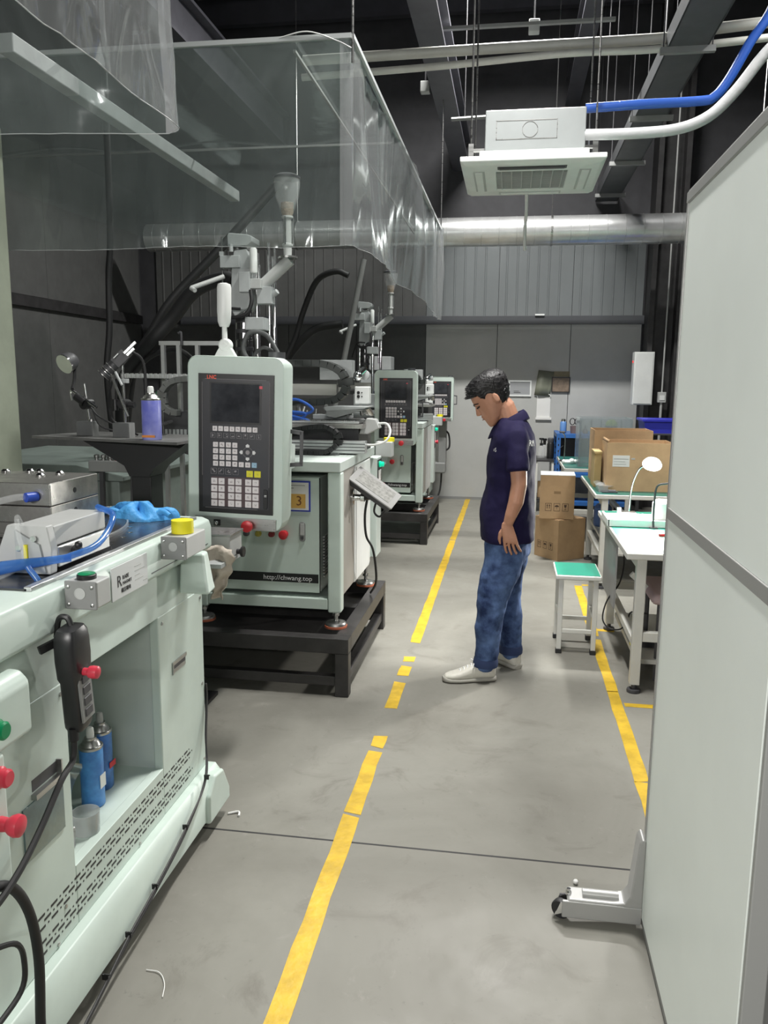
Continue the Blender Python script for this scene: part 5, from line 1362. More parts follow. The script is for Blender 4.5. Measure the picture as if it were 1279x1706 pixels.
MB().tube([(-0.76, 4.30, 0.97), (-0.775, 4.30, 0.86), (-0.77, 4.32, 0.74), (-0.74, 4.36, 0.66), (-0.73, 4.42, 0.52), (-0.745, 4.5, 0.42), (-0.80, 4.65, 0.325)], 0.007, n=8).tube([(-0.70, 4.28, 0.97), (-0.72, 4.28, 0.89), (-0.69, 4.28, 0.86), (-0.66, 4.28, 0.90), (-0.655, 4.28, 0.95)], 0.006, n=8).build('keypad_cable', M_RUBBER, t)

# rear switch box of the machine: buttons on its aisle side
rb = g('rear_switch_box', M_GREEN2, -0.955, -0.822, 4.985, 5.16, 0.47, 1.115, bev=0.006)
g('switch_plate', M_HBORD, -0.8225, -0.819, 5.00, 5.15, 0.86, 1.10, bev=0.002, parent=rb)
g('switch_label', M_PAPER, -0.8195, -0.8175, 5.03, 5.12, 0.91, 1.03, bev=0, parent=rb)
MB().lathe([(0.020, 0), (0.020, 0.008), (0.016, 0.010), (0.016, 0.026), (0.012, 0.029)], (-0.819, 5.07, 1.068), (1, 0, 0), n=20).build('green_button', MATS['green_lamp'], rb)
MB().lathe([(0.016, 0), (0.014, 0.012), (0.022, 0.02), (0.022, 0.032), (0.012, 0.036)], (-0.819, 5.07, 0.925), (1, 0, 0), n=22).build('emergency_stop', M_ROSE, rb)
MB().lathe([(0.026, 0), (0.036, 0), (0.036, 0.025), (0.026, 0.025)], (-0.79, 5.28, 1.20), n=24).build('yellow_ring', M_YEL, t)
g('front_junction', M_LGREY, -0.87, -0.76, 5.20, 5.30, 1.10, 1.20, bev=0.006)
g('junction_arm', M_CASTG, -1.2, -0.80, 5.22, 5.28, 1.05, 1.10, bev=0.004)
MB().box(-1.3, -0.86, 4.9, 5.26, 0.47, 1.05).build('rear_base', M_GREEN2, t, bev=0.006)
MB().prism([(-0.84, 1.30), (-0.79, 1.30), (-0.72, 1.335), (-0.745, 1.385), (-0.80, 1.39), (-0.82, 1.36)], 'Y', 4.45, 4.53).build('plug', M_LGREY, t, bev=0.006)
MB().tube([(-0.735, 4.48, 1.36), (-0.68, 4.45, 1.36), (-0.655, 4.42, 1.32), (-0.675, 4.40, 1.27), (-0.74, 4.40, 1.245), (-0.84, 4.42, 1.245), (-0.95, 4.44, 1.25)], 0.0065, n=8).build('white_cable', M_WHITE, t)
# ---- steel platforms under the machines
def platform(y0, y1, label):
    q = thing('steel_platform', label, 'platform', (-1.5, (y0 + y1) / 2, 0), 'black steel platforms under the machines')
    xr, xl = -0.765, -1.86
    M_ = mat('platform_steel', (0.038, 0.036, 0.036), 0.42, var=0.35, vscale=7)
    for x in (xr - 0.075, xl):
        MB().box(x, x + 0.075, y0 + 0.075, y1 - 0.075, 0.23, 0.31).build('long_beam', M_, q, bev=0.004)
        MB().box(x + 0.012, x + 0.063, y0 + 0.06, y1 - 0.06, 0.055, 0.105).build('lower_rail', M_, q, bev=0.003)
    for y in (y0, y1 - 0.075):
        MB().box(xl, xr, y, y + 0.075, 0.23, 0.31).build('cross_beam', M_, q, bev=0.004)
        MB().box(xl + 0.06, xr - 0.06, y + 0.012, y + 0.063, 0.055, 0.105).build('lower_rail', M_, q, bev=0.003)
        for x in (xr - 0.07, xl):
            MB().box(x, x + 0.07, y + 0.002, y + 0.072, 0.0, 0.23).build('leg', M_, q, bev=0.004)
    MB().box(xl + 0.075, xr - 0.075, (y0 + y1) / 2 - 0.04, (y0 + y1) / 2 + 0.04, 0.23, 0.31).build('cross_beam', M_, q, bev=0.004)
    MB().box(xl + 0.075, xr - 0.075, y0 + 0.075, y1 - 0.075, 0.232, 0.240).build('deck_plate', M_, q)
    return q
platform(3.79, 5.02, 'black steel platform under the machine with the large control panel')
platform(7.70, 9.02, 'black steel platform under the farther machine near the back wall')

# ---- the second machine of the row: same build, farther back
t3 = copy_tree(IM, None, skip=('side_keypad', 'joystick_handle', 'number_sign', 'sign_sheet', 'number_card', 'number', 'sign_lines', 'cable_chain_', 'keypad_flange', 'keypad_arm', 'keypad_cable', 'cable_loop', 'plug', 'white_cable'))
t3['label'] = 'farther pale green injection machine with its panel left of the standing man'
t3.location = (-1.50, 7.85, 0)
for ch in t3.children:
    if ch.name.startswith('control_panel'):
        ch.location += Vector((0.025, 0.52, 0.005))
        ch.rotation_euler = (0, 0, 0)
        p3 = ch
# ---- smallest machine of the row, by the back wall
t4 = thing('injection_machine', 'smallest visible injection machine at the end of the row by the wall', 'machine', (-1.5, 9.9, 0), 'vertical injection machines')
t = t4
g('cabinet', M_GREEN, -2.3, -1.0, 9.75, 10.7, 0.15, 1.10, bev=0.01)
g('deck', M_GREEN2, -2.35, -0.92, 9.7, 10.75, 1.10, 1.17, bev=0.01)
g('support_column', M_MGREY, -0.90, -0.80, 10.30, 10.45, 0.55, 1.15, bev=0.01)
g('column_bracket', M_MGREY, -1.0, -0.80, 10.28, 10.45, 0.42, 0.56, bev=0.02)
g('tower', M_CASTG, -1.9, -1.5, 10.1, 10.4, 1.17, 1.9, bev=0.01)
for x, y in ((-2.25, 9.8), (-1.05, 9.8), (-2.25, 10.6), (-1.05, 10.6)):
    MB().lathe([(0.05, 0), (0.05, 0.02), (0.018, 0.03), (0.018, 0.15)], (x, y, 0), n=16).build('foot', M_STEEL, t)
c4 = copy_tree(p3, t4)
c4.location = Vector((-0.868, 10.18, 1.375)) - OFF[t4]
c4.scale = (0.79, 0.79, 0.79)
g('side_bracket', M_WHITE, -1.03, -0.95, 9.95, 10.0, 1.30, 1.60, bev=0.006)
MB().tube([(-0.83, 10.36, 0.98), (-0.77, 10.34, 0.92), (-0.76, 10.34, 0.76), (-0.82, 10.34, 0.70), (-0.85, 10.36, 0.6), (-0.87, 10.36, 0.2), (-0.95, 10.3, 0.012)], 0.012, n=8).build('cable', M_RUBBER, t)

# ---- grey terminal box with a rag at the far corner of the press
t = thing('terminal_box', 'grey metal box with a knob below the large control panel', 'box', (-1.065, 2.85, 0.94))
MB().box(-1.125, -1.0, 2.755, 2.89, 0.945, 1.035).build('box', M_LGREY, t, bev=0.006)
MB().box(-1.13, -0.995, 2.75, 2.895, 1.028, 1.036).build('lid', M_STEEL, t, bev=0.002)
MB().lathe([(0.010, 0), (0.010, 0.012), (0.020, 0.018), (0.020, 0.028)], (-1.0, 2.83, 0.958), (1, 0, 0), n=10).build('knob', M_BLACK, t)
MB().box(-1.12, -1.0, 2.66, 2.90, 0.93, 0.945).build('bracket', M_CASTG, t)
def rag(u, v):
    w = 0.056 * (1 - 0.70 * v) + 0.006
    x = -1.035 + (u - 0.5) * 2 * w + 0.012 * math.sin(v * 4 + 0.5) - 0.01 * (1 - v)
    return (x + 0.006 * math.sin(v * 23 + u * 4), 2.730 - 0.016 * math.sin(u * 9 + v * 5) - 0.016 * math.sin(v * PI) - 0.006 * math.sin(v * 19), 1.0 - 0.20 * v - 0.02 * abs(u - 0.4) * (1 - v))
tag(MB().grid(rag, 18, 18).build('cloth_rag', mat('beige_rag', (0.52, 0.46, 0.39), 0.85, var=0.1, bump=0.4, bscale=60), solid=0.003, fix=False), 'crumpled beige rag hanging from the grey box', 'rag')

# ---- dim equipment behind the stand on the left
t = thing('background_machine', 'dim grey green machine base behind the black stand', 'machine', (-2.75, 5.0, 0))
M_DIMG = mat('dull_green_paint', (0.22, 0.26, 0.24), 0.5, var=0.12)
MB().box(-3.5, -2.35, 4.55, 5.7, 0.08, 0.98).build('cabinet', M_DIMG, t, bev=0.01)
MB().prism([(-3.55, 0.98), (-2.30, 0.98), (-2.30, 1.01), (-2.6, 1.075), (-3.55, 1.075)], 'Y', 4.5, 5.75).build('top_cover', M_DIMG, t, bev=0.006)
MB().box(-3.5, -2.35, 4.6, 5.6, 0.0, 0.08).build('plinth', M_BSTEEL, t)
t = thing('valve_manifold', 'grey manifold block with silver and red fittings below the stand plate', 'valve', (-2.28, 4.5, 1.0))
MB().box(-2.46, -2.13, 4.39, 4.49, 1.05, 1.115).build('block', M_MGREY, t, bev=0.004)
for k in range(7):
    x = -2.43 + k * 0.043
    MB().lathe([(0.012, 0), (0.012, 0.012), (0.017, 0.016), (0.017, 0.03), (0.008, 0.034)], (x, 4.44, 1.115), n=12).build('valve_knob', M_ROSE if k in (3, 4, 6) else M_STEEL, t)
for x in (-2.37, -2.33):
    MB().lathe([(0.012, 0), (0.012, 0.05), (0.018, 0.055), (0.018, 0.075), (0.010, 0.08)], (x, 4.47, 1.115), n=12).build('fitting', M_CHROME, t)
MB().bar((-2.40, 4.44, 1.05), (-2.42, 4.44, 0.0), 0.025).build('leg', M_DGREY, t)
MB().bar((-2.2, 4.44, 1.05), (-2.25, 4.44, 0.0), 0.025).build('leg', M_DGREY, t)
t = thing('profile_frame', 'thin aluminium frame standing left of the large control panel', 'frame', (-2.0, 4.75, 0))
for x in (-2.12, -2.02, -1.90):
    MB().box(x, x + 0.022, 4.70, 4.73, 0.0, 1.80).build('upright', M_ALU, t)
MB().box(-2.13, -1.70, 4.70, 4.73, 1.80, 1.825).build('top_bar', M_ALU, t)
MB().box(-2.30, -1.85, 4.55, 4.73, 1.60, 1.625).build('shelf_bar', M_ALU, t)
tk = MB()
for k in range(14):
    tk.box(-2.3 + k * 0.03, -2.288 + k * 0.03, 4.53, 4.55, 1.60, 1.628)
tk.build('connector_row', M_LGREY, t)
MB().tube([(-1.98, 4.69, 1.80), (-1.98, 4.69, 1.86), (-1.985, 4.69, 1.875), (-2.0, 4.69, 1.87)], 0.008, n=8).build('hook', M_DGREY, t)
chain([(-1.86, 4.5, 1.60), (-1.96, 4.5, 1.585), (-2.02, 4.5, 1.53), (-2.03, 4.5, 1.46), (-1.99, 4.5, 1.41), (-1.93, 4.5, 1.40)], 0.06, 0.035, mat('grey_chain', (0.16, 0.165, 0.16), 0.5), 'cable_chain', t, 0.035)
MB().box(-2.05, -1.75, 4.55, 4.9, 1.20, 1.40).build('terminal_rack', M_DGREY, t)
tr = MB()
for k in range(12):
    tr.box(-2.04 + k * 0.024, -2.024 + k * 0.024, 4.545, 4.55, 1.21, 1.30)
tr.build('terminal_row', M_CASTG, t)
MB().box(-2.16, -2.10, 4.7, 4.72, 1.42, 1.52).build('green_lamp', mat('dim_green', (0.03, 0.30, 0.12), 0.5), t)
def hose(label, pts, r, m=None):
    tag(MB().tube(pts, r, n=10).build('black_hose', m or M_RUBBER), label, 'hose')
hose('straight black hose hanging down left of the stand camera', [(-2.47, 4.8, 6.3), (-2.46, 4.8, 2.9), (-2.49, 4.8, 2.2), (-2.50, 4.8, 1.9), (-2.53, 4.8, 1.6), (-2.55, 4.9, 1.08)], 0.02)
hose('thick black hose sweeping from the injection unit down to the left', [(-1.60, 4.6, 2.15), (-1.75, 4.8, 2.20), (-1.95, 4.85, 2.14), (-2.12, 4.9, 1.98), (-2.25, 4.9, 1.85), (-2.4, 5.0, 1.74), (-2.55, 5.05, 1.55), (-2.6, 5.1, 1.08)], 0.045)
hose('black hose rising diagonally to the roof behind the stand', [(-1.55, 5.4, 2.9), (-1.9, 5.2, 2.45), (-2.2, 5.1, 2.12), (-2.36, 5.1, 1.9), (-2.5, 5.1, 1.65), (-2.62, 5.15, 1.08)], 0.03)
hose('thin black hose arching low behind the stand camera', [(-2.45, 5.0, 1.62), (-2.30, 4.95, 1.74), (-2.1, 4.9, 1.78), (-1.98, 4.9, 1.70), (-1.9, 4.9, 1.58), (-1.86, 4.9, 1.40)], 0.016)
hose('pair of black hoses arching above the farther machine', [(-1.62, 8.0, 2.62), (-1.75, 8.0, 2.66), (-1.95, 8.05, 2.58), (-2.1, 8.1, 2.3), (-2.2, 8.1, 2.0), (-2.4, 8.1, 1.6), (-2.5, 8.2, 1.2), (-2.5, 8.2, 0.5), (-2.5, 8.2, 0.02)], 0.03)
hose('black hose drooping left of the farther injection unit', [(-1.7, 8.1, 2.16), (-1.95, 8.1, 2.12), (-2.1, 8.1, 2.02), (-2.3, 8.15, 1.8), (-2.45, 8.2, 1.5), (-2.58, 8.25, 1.0), (-2.6, 8.25, 0.02)], 0.04)
tag(MB().cyl((-1.80, 8.05, 1.19), (-1.475, 8.05, 2.78), 0.028, n=14).build('suction_pipe', M_MGREY), 'slanted grey suction pipe leaning on the farther machine', 'pipe')
t = thing('green_bin', 'blue plastic crate on the floor under the black stand', 'crate', (-1.55, 4.3, 0))
MB().box(-2.0, -1.42, 3.85, 3.93, 0.42, 0.62).build('crate_body', mat('deep_blue_plastic', (0.02, 0.02, 0.30), 0.45), t, bev=0.01) if False else None
bpy.data.objects.remove(t)
# ================================================================== PARTITION SCREEN ON THE RIGHT
t = thing('partition_screen', 'tall white partition screen with grey trim standing close on the right', 'partition', (0.45, 1.8, 0))
M_BOARD = mat('partition_white', (0.85, 0.90, 0.86), 0.42, var=0.03, vscale=2)
M_TRIM = mat('partition_trim', (0.36, 0.36, 0.352), 0.38, metal=0.3)
M_FRAMEG = mat('partition_frame_grey', (0.33, 0.335, 0.325), 0.45)
PX0, PX1, PY0, PY1 = 0.435, 0.470, 1.33, 2.245
MB().box(PX0, PX1, PY0 + 0.008, PY1 - 0.010, 0.04, 1.238).build('lower_panel', M_BOARD, t, bev=0.001)
MB().box(PX0, PX1, PY0 + 0.008, PY1 - 0.010, 1.268, 2.055).build('upper_panel', M_BOARD, t, bev=0.001)
MB().box(PX0 - 0.004, PX1 + 0.004, PY0 + 0.002, PY1 - 0.004, 1.238, 1.268).build('middle_trim', M_TRIM, t, bev=0.002)
MB().box(PX0 - 0.006, PX1 + 0.006, PY0, PY1, 2.055, 2.082).box(PX0 - 0.002, PX0 + 0.012, PY0, PY1, 2.082, 2.088).build('top_trim', M_TRIM, t, bev=0.002)
MB().box(PX0 - 0.004, PX1 + 0.004, PY1 - 0.010, PY1 + 0.004, 0.02, 2.082).build('edge_trim', M_TRIM, t, bev=0.002)
MB().box(PX0 + 0.002, PX1 + 0.006, PY0 - 0.006, PY0 + 0.008, 0.02, 2.082).build('near_edge_trim', M_FRAMEG, t, bev=0.003)
MB().box(PX0 + 0.003, PX1 - 0.003, PY0, PY1, 0.012, 0.04).build('bottom_seal', M_MGREY, t)
# cast foot with a caster
ft = MB().prism([(0.435, 0.285), (0.425, 0.29), (0.416, 0.275), (0.400, 0.105), (0.385, 0.082), (0.355, 0.078), (0.225, 0.078), (0.218, 0.070), (0.222, 0.062), (0.435, 0.028)], 'Y', 2.225, 2.29).build('cast_foot', M_TRIM, t, bev=0.012, seg=3)
MB().cyl((0.37, 2.257, 0.080), (0.265, 2.257, 0.080), 0.016, n=14).build('foot_rib', M_TRIM, ft)
MB().box(0.205, 0.435, 2.222, 2.232, 0.018, 0.072).build('foot_side', M_TRIM, ft, bev=0.003)
MB().lathe([(0.009, 0), (0.009, 0.006), (0.006, 0.010), (0.006, 0.016)], (0.225, 2.257, 0.076), n=12).build('foot_bolt', M_CHROME, ft)
MB().lathe([(0.026, -0.012), (0.029, -0.008), (0.029, 0.008), (0.026, 0.012)], (0.205, 2.25, 0.029), (0.6, 1, 0), n=22).build('caster_wheel', M_RUBBER, ft)
MB().prism([(0.185, 0.02), (0.20, 0.062), (0.235, 0.066), (0.225, 0.035)], 'Y', 2.228, 2.234).build('fork_plate', M_CHROME, ft)
MB().prism([(0.185, 0.02), (0.20, 0.062), (0.235, 0.066), (0.225, 0.035)], 'Y', 2.268, 2.274).build('fork_plate', M_CHROME, ft)
# second leaf of the screen, turned away from the aisle
t = thing('partition_screen', 'second leaf of the white screen cut by the right picture edge', 'partition', (0.9, 1.42, 0))
MB().box(0.492, 1.40, 1.385, 1.42, 0.04, 2.06).build('panel', M_FRAMEG, t, bev=0.002)
MB().box(0.478, 0.492, 1.38, 1.425, 0.02, 2.082).box(0.478, 1.41, 1.38, 1.425, 2.06, 2.082).box(0.492, 1.41, 1.39, 1.415, 0.0, 0.04).build('trim', M_FRAMEG, t, bev=0.002)
tag(MB().sphere((0.262, 2.42, 0.009), 0.009, n=8, m=5, sc=(1, 1, 0.9)).build('paper_pellet', M_PAPER), 'tiny white pellet on the floor behind the screen foot', 'litter')
tag(MB().tube([(-0.985, 2.63, 0.004), (-0.95, 2.645, 0.006), (-0.94, 2.62, 0.004)], 0.004, n=6).build('paper_scrap', M_PAPER), 'small white scrap on the floor by the machine foot', 'litter')
tag(MB().tube([(-0.93, 1.83, 0.003), (-0.89, 1.825, 0.004), (-0.86, 1.79, 0.003), (-0.845, 1.745, 0.003)], 0.0015, n=5).build('plastic_thread', M_PAPER), 'thin curled white thread on the floor in the lower left', 'litter')

# ================================================================== WORKBENCHES
M_MAT = mat('green_bench_mat', (0.02, 0.25, 0.17), 0.35, var=0.06)
M_MATD = mat('dark_green_bench_mat', (0.015, 0.12, 0.095), 0.35, var=0.08)
M_BENCH = mat('bench_white_paint', (0.60, 0.60, 0.56), 0.42, var=0.05)
def bench(label, x0, x1, y0, y1, mtop, legs_y, lower=True):
    q = thing('workbench', label, 'workbench', ((x0 + x1) / 2, (y0 + y1) / 2, 0), 'workbenches along the right')
    MB().box(x0, x1, y0, y1, 0.715, 0.748).build('worktop', M_BENCH, q, bev=0.005)
    MB().box(x0 + 0.012, x1 - 0.012, y0 + 0.012, y1 - 0.012, 0.748, 0.7505).build('top_mat', mtop, q)
    for yy in legs_y:
        for xx in (x0 + 0.055, x1 - 0.10):
            MB().box(xx, xx + 0.05, yy - 0.025, yy + 0.025, 0.045, 0.715).build('leg', M_BENCH, q, bev=0.004)
            MB().lathe([(0.034, 0), (0.036, 0.008), (0.034, 0.018), (0.012, 0.022), (0.012, 0.048)], (xx + 0.025, yy, 0), n=18).build('levelling_foot', M_DGREY, q)
        MB().box(x0 + 0.105, x1 - 0.10, yy - 0.02, yy + 0.02, 0.28 if lower else 0.20, 0.33 if lower else 0.25).build('cross_rail', M_BENCH, q, bev=0.003)
    for xx in (x0 + 0.06, x1 - 0.095):
        MB().box(xx, xx + 0.04, legs_y[0] + 0.025, legs_y[-1] - 0.025, 0.66, 0.71).build('apron_rail', M_BENCH, q, bev=0.003)
        MB().box(xx, xx + 0.04, legs_y[0] + 0.025, legs_y[-1] - 0.025, 0.24, 0.28).build('side_rail', M_BENCH, q, bev=0.003)
    return q
b1 = bench('nearest workbench with a bright lamp shining on its top', 0.61, 1.75, 4.10, 5.48, M_MAT, (4.14, 5.22))
MB().box(0.618, 0.628, 4.55, 5.10, 0.33, 0.712).build('side_panel', M_MGREY, b1)
MB().bar((0.70, 4.5, 0.55), (0.98, 4.5, 0.30), 0.03, 0.03).build('diagonal_brace', M_BENCH, b1)
MB().box(0.72, 1.65, 4.3, 5.2, 0.10, 0.125).build('lower_shelf', M_BENCH, b1)
b2 = bench('middle workbench carrying the large cardboard boxes', 0.67, 1.9, 6.27, 7.55, M_MATD, (6.31, 7.36))
MB().box(0.75, 1.8, 6.4, 7.4, 0.36, 0.38).build('lower_shelf', M_BENCH, b2)
b3 = bench('farthest workbench with a green top by the blue rack', 0.555, 1.27, 8.15, 9.48, M_MATD, (8.2, 9.42))
# white light tray on the near bench, lit by the lamp
t = thing('white_tray', 'white flat tray on the near workbench under the lamp', 'tray', (0.9, 5.0, 0.752))
MB().box(0.605, 1.02, 4.86, 5.16, 0.7525, 0.785).build('tray', M_WHITE, t, bev=0.006)
MB().box(0.60, 1.03, 4.85, 4.865, 0.7525, 0.795).box(0.598, 0.612, 4.85, 5.17, 0.7525, 0.795).build('rim', M_WHITE, t, bev=0.003)
tag(MB().lathe([(0.05, 0), (0.058, 0.02), (0.058, 0.10), (0.045, 0.115), (0.03, 0.12)], (0.93, 4.98, 0.7855), n=24).build('white_tub', M_WHITE), 'white plastic tub standing on the lit tray', 'tub')
t = thing('desk_lamp', 'small gooseneck desk lamp with a glowing head on the near workbench', 'lamp', (0.77, 5.3, 0.75))
MB().box(0.73, 0.83, 5.26, 5.34, 0.7505, 0.775).build('base', M_STEEL, t, bev=0.006)
MB().tube([(0.785, 5.30, 0.775), (0.79, 5.30, 0.90), (0.80, 5.28, 0.98), (0.825, 5.24, 1.06), (0.86, 5.19, 1.095)], 0.006, n=10).build('gooseneck', M_CHROME, t)
dl = Vector((-0.25, -0.62, -0.75)).normalized()
MB().lathe([(0.02, -0.030), (0.05, -0.022), (0.060, -0.006), (0.060, 0.0)], (0.885, 5.15, 1.10), dl, n=24).build('lamp_head', M_WHITE, t)
MB().lathe([(0.058, 0.0), (0.056, 0.010), (0.0, 0.016)], (0.885, 5.15, 1.10), dl, n=24).build('glowing_disc', mat('lamp_glow', (1, 1, 1), 0.5, emit=(1, 0.96, 0.88), estr=9.0), t)
lmp = bpy.data.lights.new('desk_lamp_light', 'SPOT'); lmp.energy = 130; lmp.spot_size = R(150); lmp.spot_blend = 0.6; lmp.shadow_soft_size = 0.05; lmp.color = (1, 0.97, 0.92)
lo = bpy.data.objects.new('desk_lamp_light', lmp); COL.objects.link(lo)
lo.location = Vector((0.885, 5.15, 1.10)) + dl * 0.03
lo.rotation_euler = dl.to_track_quat('-Z', 'Y').to_euler()
MB().box(0.71, 0.735, 5.29, 5.31, 0.7505, 0.80).build('switch', M_WHITE, t)
tag(MB().box(0.88, 1.0, 4.55, 4.57, 0.7505, 0.765).box(0.86, 0.90, 4.60, 4.615, 0.7505, 0.765).rot((0.9, 4.58, 0.76), R(25), 'Z').build('red_pliers', M_RED), 'red handled pliers at the right end of the near workbench', 'pliers')
tag(MB().tube([(0.93, 4.85, 1.02), (0.87, 4.85, 1.0), (0.86, 4.85, 0.90), (0.86, 4.85, 0.80), (0.862, 4.84, 0.7505)], 0.006, n=8).box(0.84, 0.885, 4.82, 4.86, 0.7505, 0.757).build('wire_stand', M_DGREY), 'bent dark wire stand on the near workbench by the screen edge', 'stand')
t = thing('work_chair', 'chair with a pink seat edge tucked under the near workbench', 'chair', (1.0, 4.5, 0))
MB().box(0.78, 1.3, 4.28, 4.75, 0.43, 0.49).build('seat', mat('pink_fabric', (0.50, 0.38, 0.38), 0.8), t, bev=0.03, seg=3)
for x, y in ((0.83, 4.33), (1.25, 4.33), (0.83, 4.70), (1.25, 4.70)):
    MB().cyl((x, y, 0), (x, y, 0.44), 0.013, n=10).build('leg', M_DGREY, t)
MB().box(1.24, 1.28, 4.30, 4.73, 0.60, 0.92).bar((1.25, 4.40, 0.45), (1.27, 4.40, 0.7), 0.02).bar((1.25, 4.64, 0.45), (1.27, 4.64, 0.7), 0.02).build('backrest', M_DGREY, t)
tag(MB().tube([(0.66, 4.60, 0.70), (0.675, 4.62, 0.58), (0.66, 4.66, 0.45), (0.605, 4.72, 0.33), (0.585, 4.72, 0.22), (0.62, 4.70, 0.17), (0.68, 4.68, 0.17), (0.715, 4.66, 0.22), (0.735, 4.64, 0.29), (0.82, 4.62, 0.29)], 0.0045, n=7).build('lamp_cord', M_RUBBER), 'thin black cord looping below the near workbench', 'cord')
t = thing('plug_strip', 'yellow tipped plug strip lying on the lower shelf', 'power strip', (0.85, 4.6, 0.125))
MB().box(0.75, 1.0, 4.5, 4.56, 0.1255, 0.165).build('strip', M_DGREY, t, bev=0.004)
MB().box(0.72, 0.75, 4.505, 4.555, 0.1255, 0.160).build('plug', M_YEL, t, bev=0.004)

# stool
t = thing('green_stool', 'small stool with a green seat standing in the aisle', 'stool', (0.435, 4.83, 0))
xs, ys = (0.335, 0.535), (4.70, 4.985)
ZS = 0.455
MB().box(0.30, 0.565, 4.665, 5.02, ZS, ZS + 0.028).build('seat_frame', M_BENCH, t, bev=0.008, seg=3)
MB().box(0.309, 0.556, 4.674, 5.011, ZS + 0.028, ZS + 0.0305).build('seat_mat', M_MAT, t, bev=0.001)
for x in xs:
    for y in ys:
        MB().box(x - 0.014, x + 0.014, y - 0.014, y + 0.014, 0.02, ZS).build('leg', M_BENCH, t, bev=0.003)
        MB().box(x - 0.018, x + 0.018, y - 0.018, y + 0.018, 0, 0.028).build('rubber_foot', M_RUBBER, t, bev=0.003)
for y in ys:
    MB().box(xs[0] + 0.014, xs[1] - 0.014, y - 0.009, y + 0.009, 0.125, 0.150).build('stretcher', M_BENCH, t, bev=0.003)
for x in xs:
    MB().box(x - 0.009, x + 0.009, ys[0] + 0.014, ys[1] - 0.014, 0.205, 0.230).build('stretcher', M_BENCH, t, bev=0.003)

# ================================================================== CARDBOARD BOXES
def carton(name, label, x0, x1, y0, y1, z0, z1, rotz=0, grp=None, open_top=False, white_top=False, marks=None, papers=None):
    c = ((x0 + x1) / 2, (y0 + y1) / 2, z0)
    q = thing(name, label, 'box', c, grp)
    w, d, h = (x1 - x0) / 2, (y1 - y0) / 2, z1 - z0
    th = 0.006
    X, Y = c[0], c[1]
    b = MB()
    b.box(X - w, X + w, Y - d, Y - d + th, z0, z1).box(X - w, X + w, Y + d - th, Y + d, z0, z1).box(X - w, X - w + th, Y - d + th, Y + d - th, z0, z1).box(X + w - th, X + w, Y - d + th, Y + d - th, z0, z1).box(X - w + th, X + w - th, Y - d + th, Y + d - th, z0, z0 + th)
    b.build('carton_walls', M_CARD, q)
    if not open_top:
        MB().box(X - w, X, Y - d, Y + d, z1 + 0.0005, z1 + th).build('flap', M_WHITE if white_top else M_CARD, q)
        MB().box(X + 0.002, X + w, Y - d, Y + d, z1 + 0.0005, z1 + th).build('flap', M_WHITE if white_top else M_CARD, q)
        MB().box(X - 0.03, X + 0.03, Y - d - 0.0006, Y - d, z1 - 0.28 * h * 0 - 0.42 * h, z1 - 0.36 * h).build('tape_end', mat('brown_tape', (0.30, 0.19, 0.09), 0.4), q)
    if marks:
        for k, mx in enumerate(marks[0]):
            s = marks[2]
            mm = MB()
            y_ = Y - d - 0.0008
            for a, bb, cc, dd in ((-s, s, s * 1.15, s * 1.28), (-s, s, -s * 1.28, -s * 1.15), (-s, -s * 0.87, -s * 1.2, s * 1.2), (s * 0.87, s, -s * 1.2, s * 1.2)):
                mm.box(X + mx + a, X + mx + bb, y_, y_ + 0.0008, marks[1] + cc, marks[1] + dd)
            if k == 0:      # this side up
                for o in (-0.35, 0.35):
                    mm.box(X + mx + (o - 0.1) * s, X + mx + (o + 0.1) * s, y_, y_ + 0.0008, marks[1] - 0.5 * s, marks[1] + 0.5 * s)
                    mm.prism([(X + mx + (o - 0.28) * s, marks[1] + 0.45 * s), (X + mx + (o + 0.28) * s, marks[1] + 0.45 * s), (X + mx + o * s, marks[1] + 0.95 * s)], 'Y', y_, y_ + 0.0008)
            elif k == 1:    # keep dry umbrella
                mm.prism([(X + mx + 0.7 * s * math.cos(R(a)), marks[1] + 0.1 * s + 0.6 * s * math.sin(R(a))) for a in range(0, 181, 20)], 'Y', y_, y_ + 0.0008)
                mm.box(X + mx - 0.06 * s, X + mx + 0.06 * s, y_, y_ + 0.0008, marks[1] - 0.7 * s, marks[1] + 0.1 * s)
            else:           # fragile glass
                mm.prism([(X + mx - 0.45 * s, marks[1] + 0.85 * s), (X + mx + 0.45 * s, marks[1] + 0.85 * s), (X + mx + 0.3 * s, marks[1] + 0.1 * s), (X + mx, marks[1] - 0.1 * s), (X + mx - 0.3 * s, marks[1] + 0.1 * s)], 'Y', y_, y_ + 0.0008)
                mm.box(X + mx - 0.06 * s, X + mx + 0.06 * s, y_, y_ + 0.0008, marks[1] - 0.7 * s, marks[1])
                mm.box(X + mx - 0.35 * s, X + mx + 0.35 * s, y_, y_ + 0.0008, marks[1] - 0.8 * s, marks[1] - 0.68 * s)
            mm.build('handling_mark', mat('box_ink', (0.07, 0.04, 0.025), 0.7), q)
    q.rotation_euler = (0, 0, rotz)
    return q
ck = carton('cardboard_box', 'lower cardboard box on the floor, corner turned to the aisle', 0.335, 0.655, 7.28, 7.60, 0.0, 0.372, R(-52), 'cardboard boxes', marks=((-0.095, -0.015, 0.065), 0.12, 0.026), open_top=True)
for s in (-1, 1):
    MB().box(0.495 + s * 0.002 - (0.155 if s < 0 else 0), 0.495 + s * 0.002 + (0.155 if s > 0 else 0), 7.286, 7.594, 0.3722, 0.3765).build('flap', M_CARD2, ck)
carton('cardboard_box', 'upper cardboard box with a white top stacked beside the bench', 0.30, 0.605, 7.28, 7.58, 0.3785, 0.772, R(-2), 'cardboard boxes', white_top=True, marks=((-0.075, 0.0, 0.075), 0.485, 0.028))
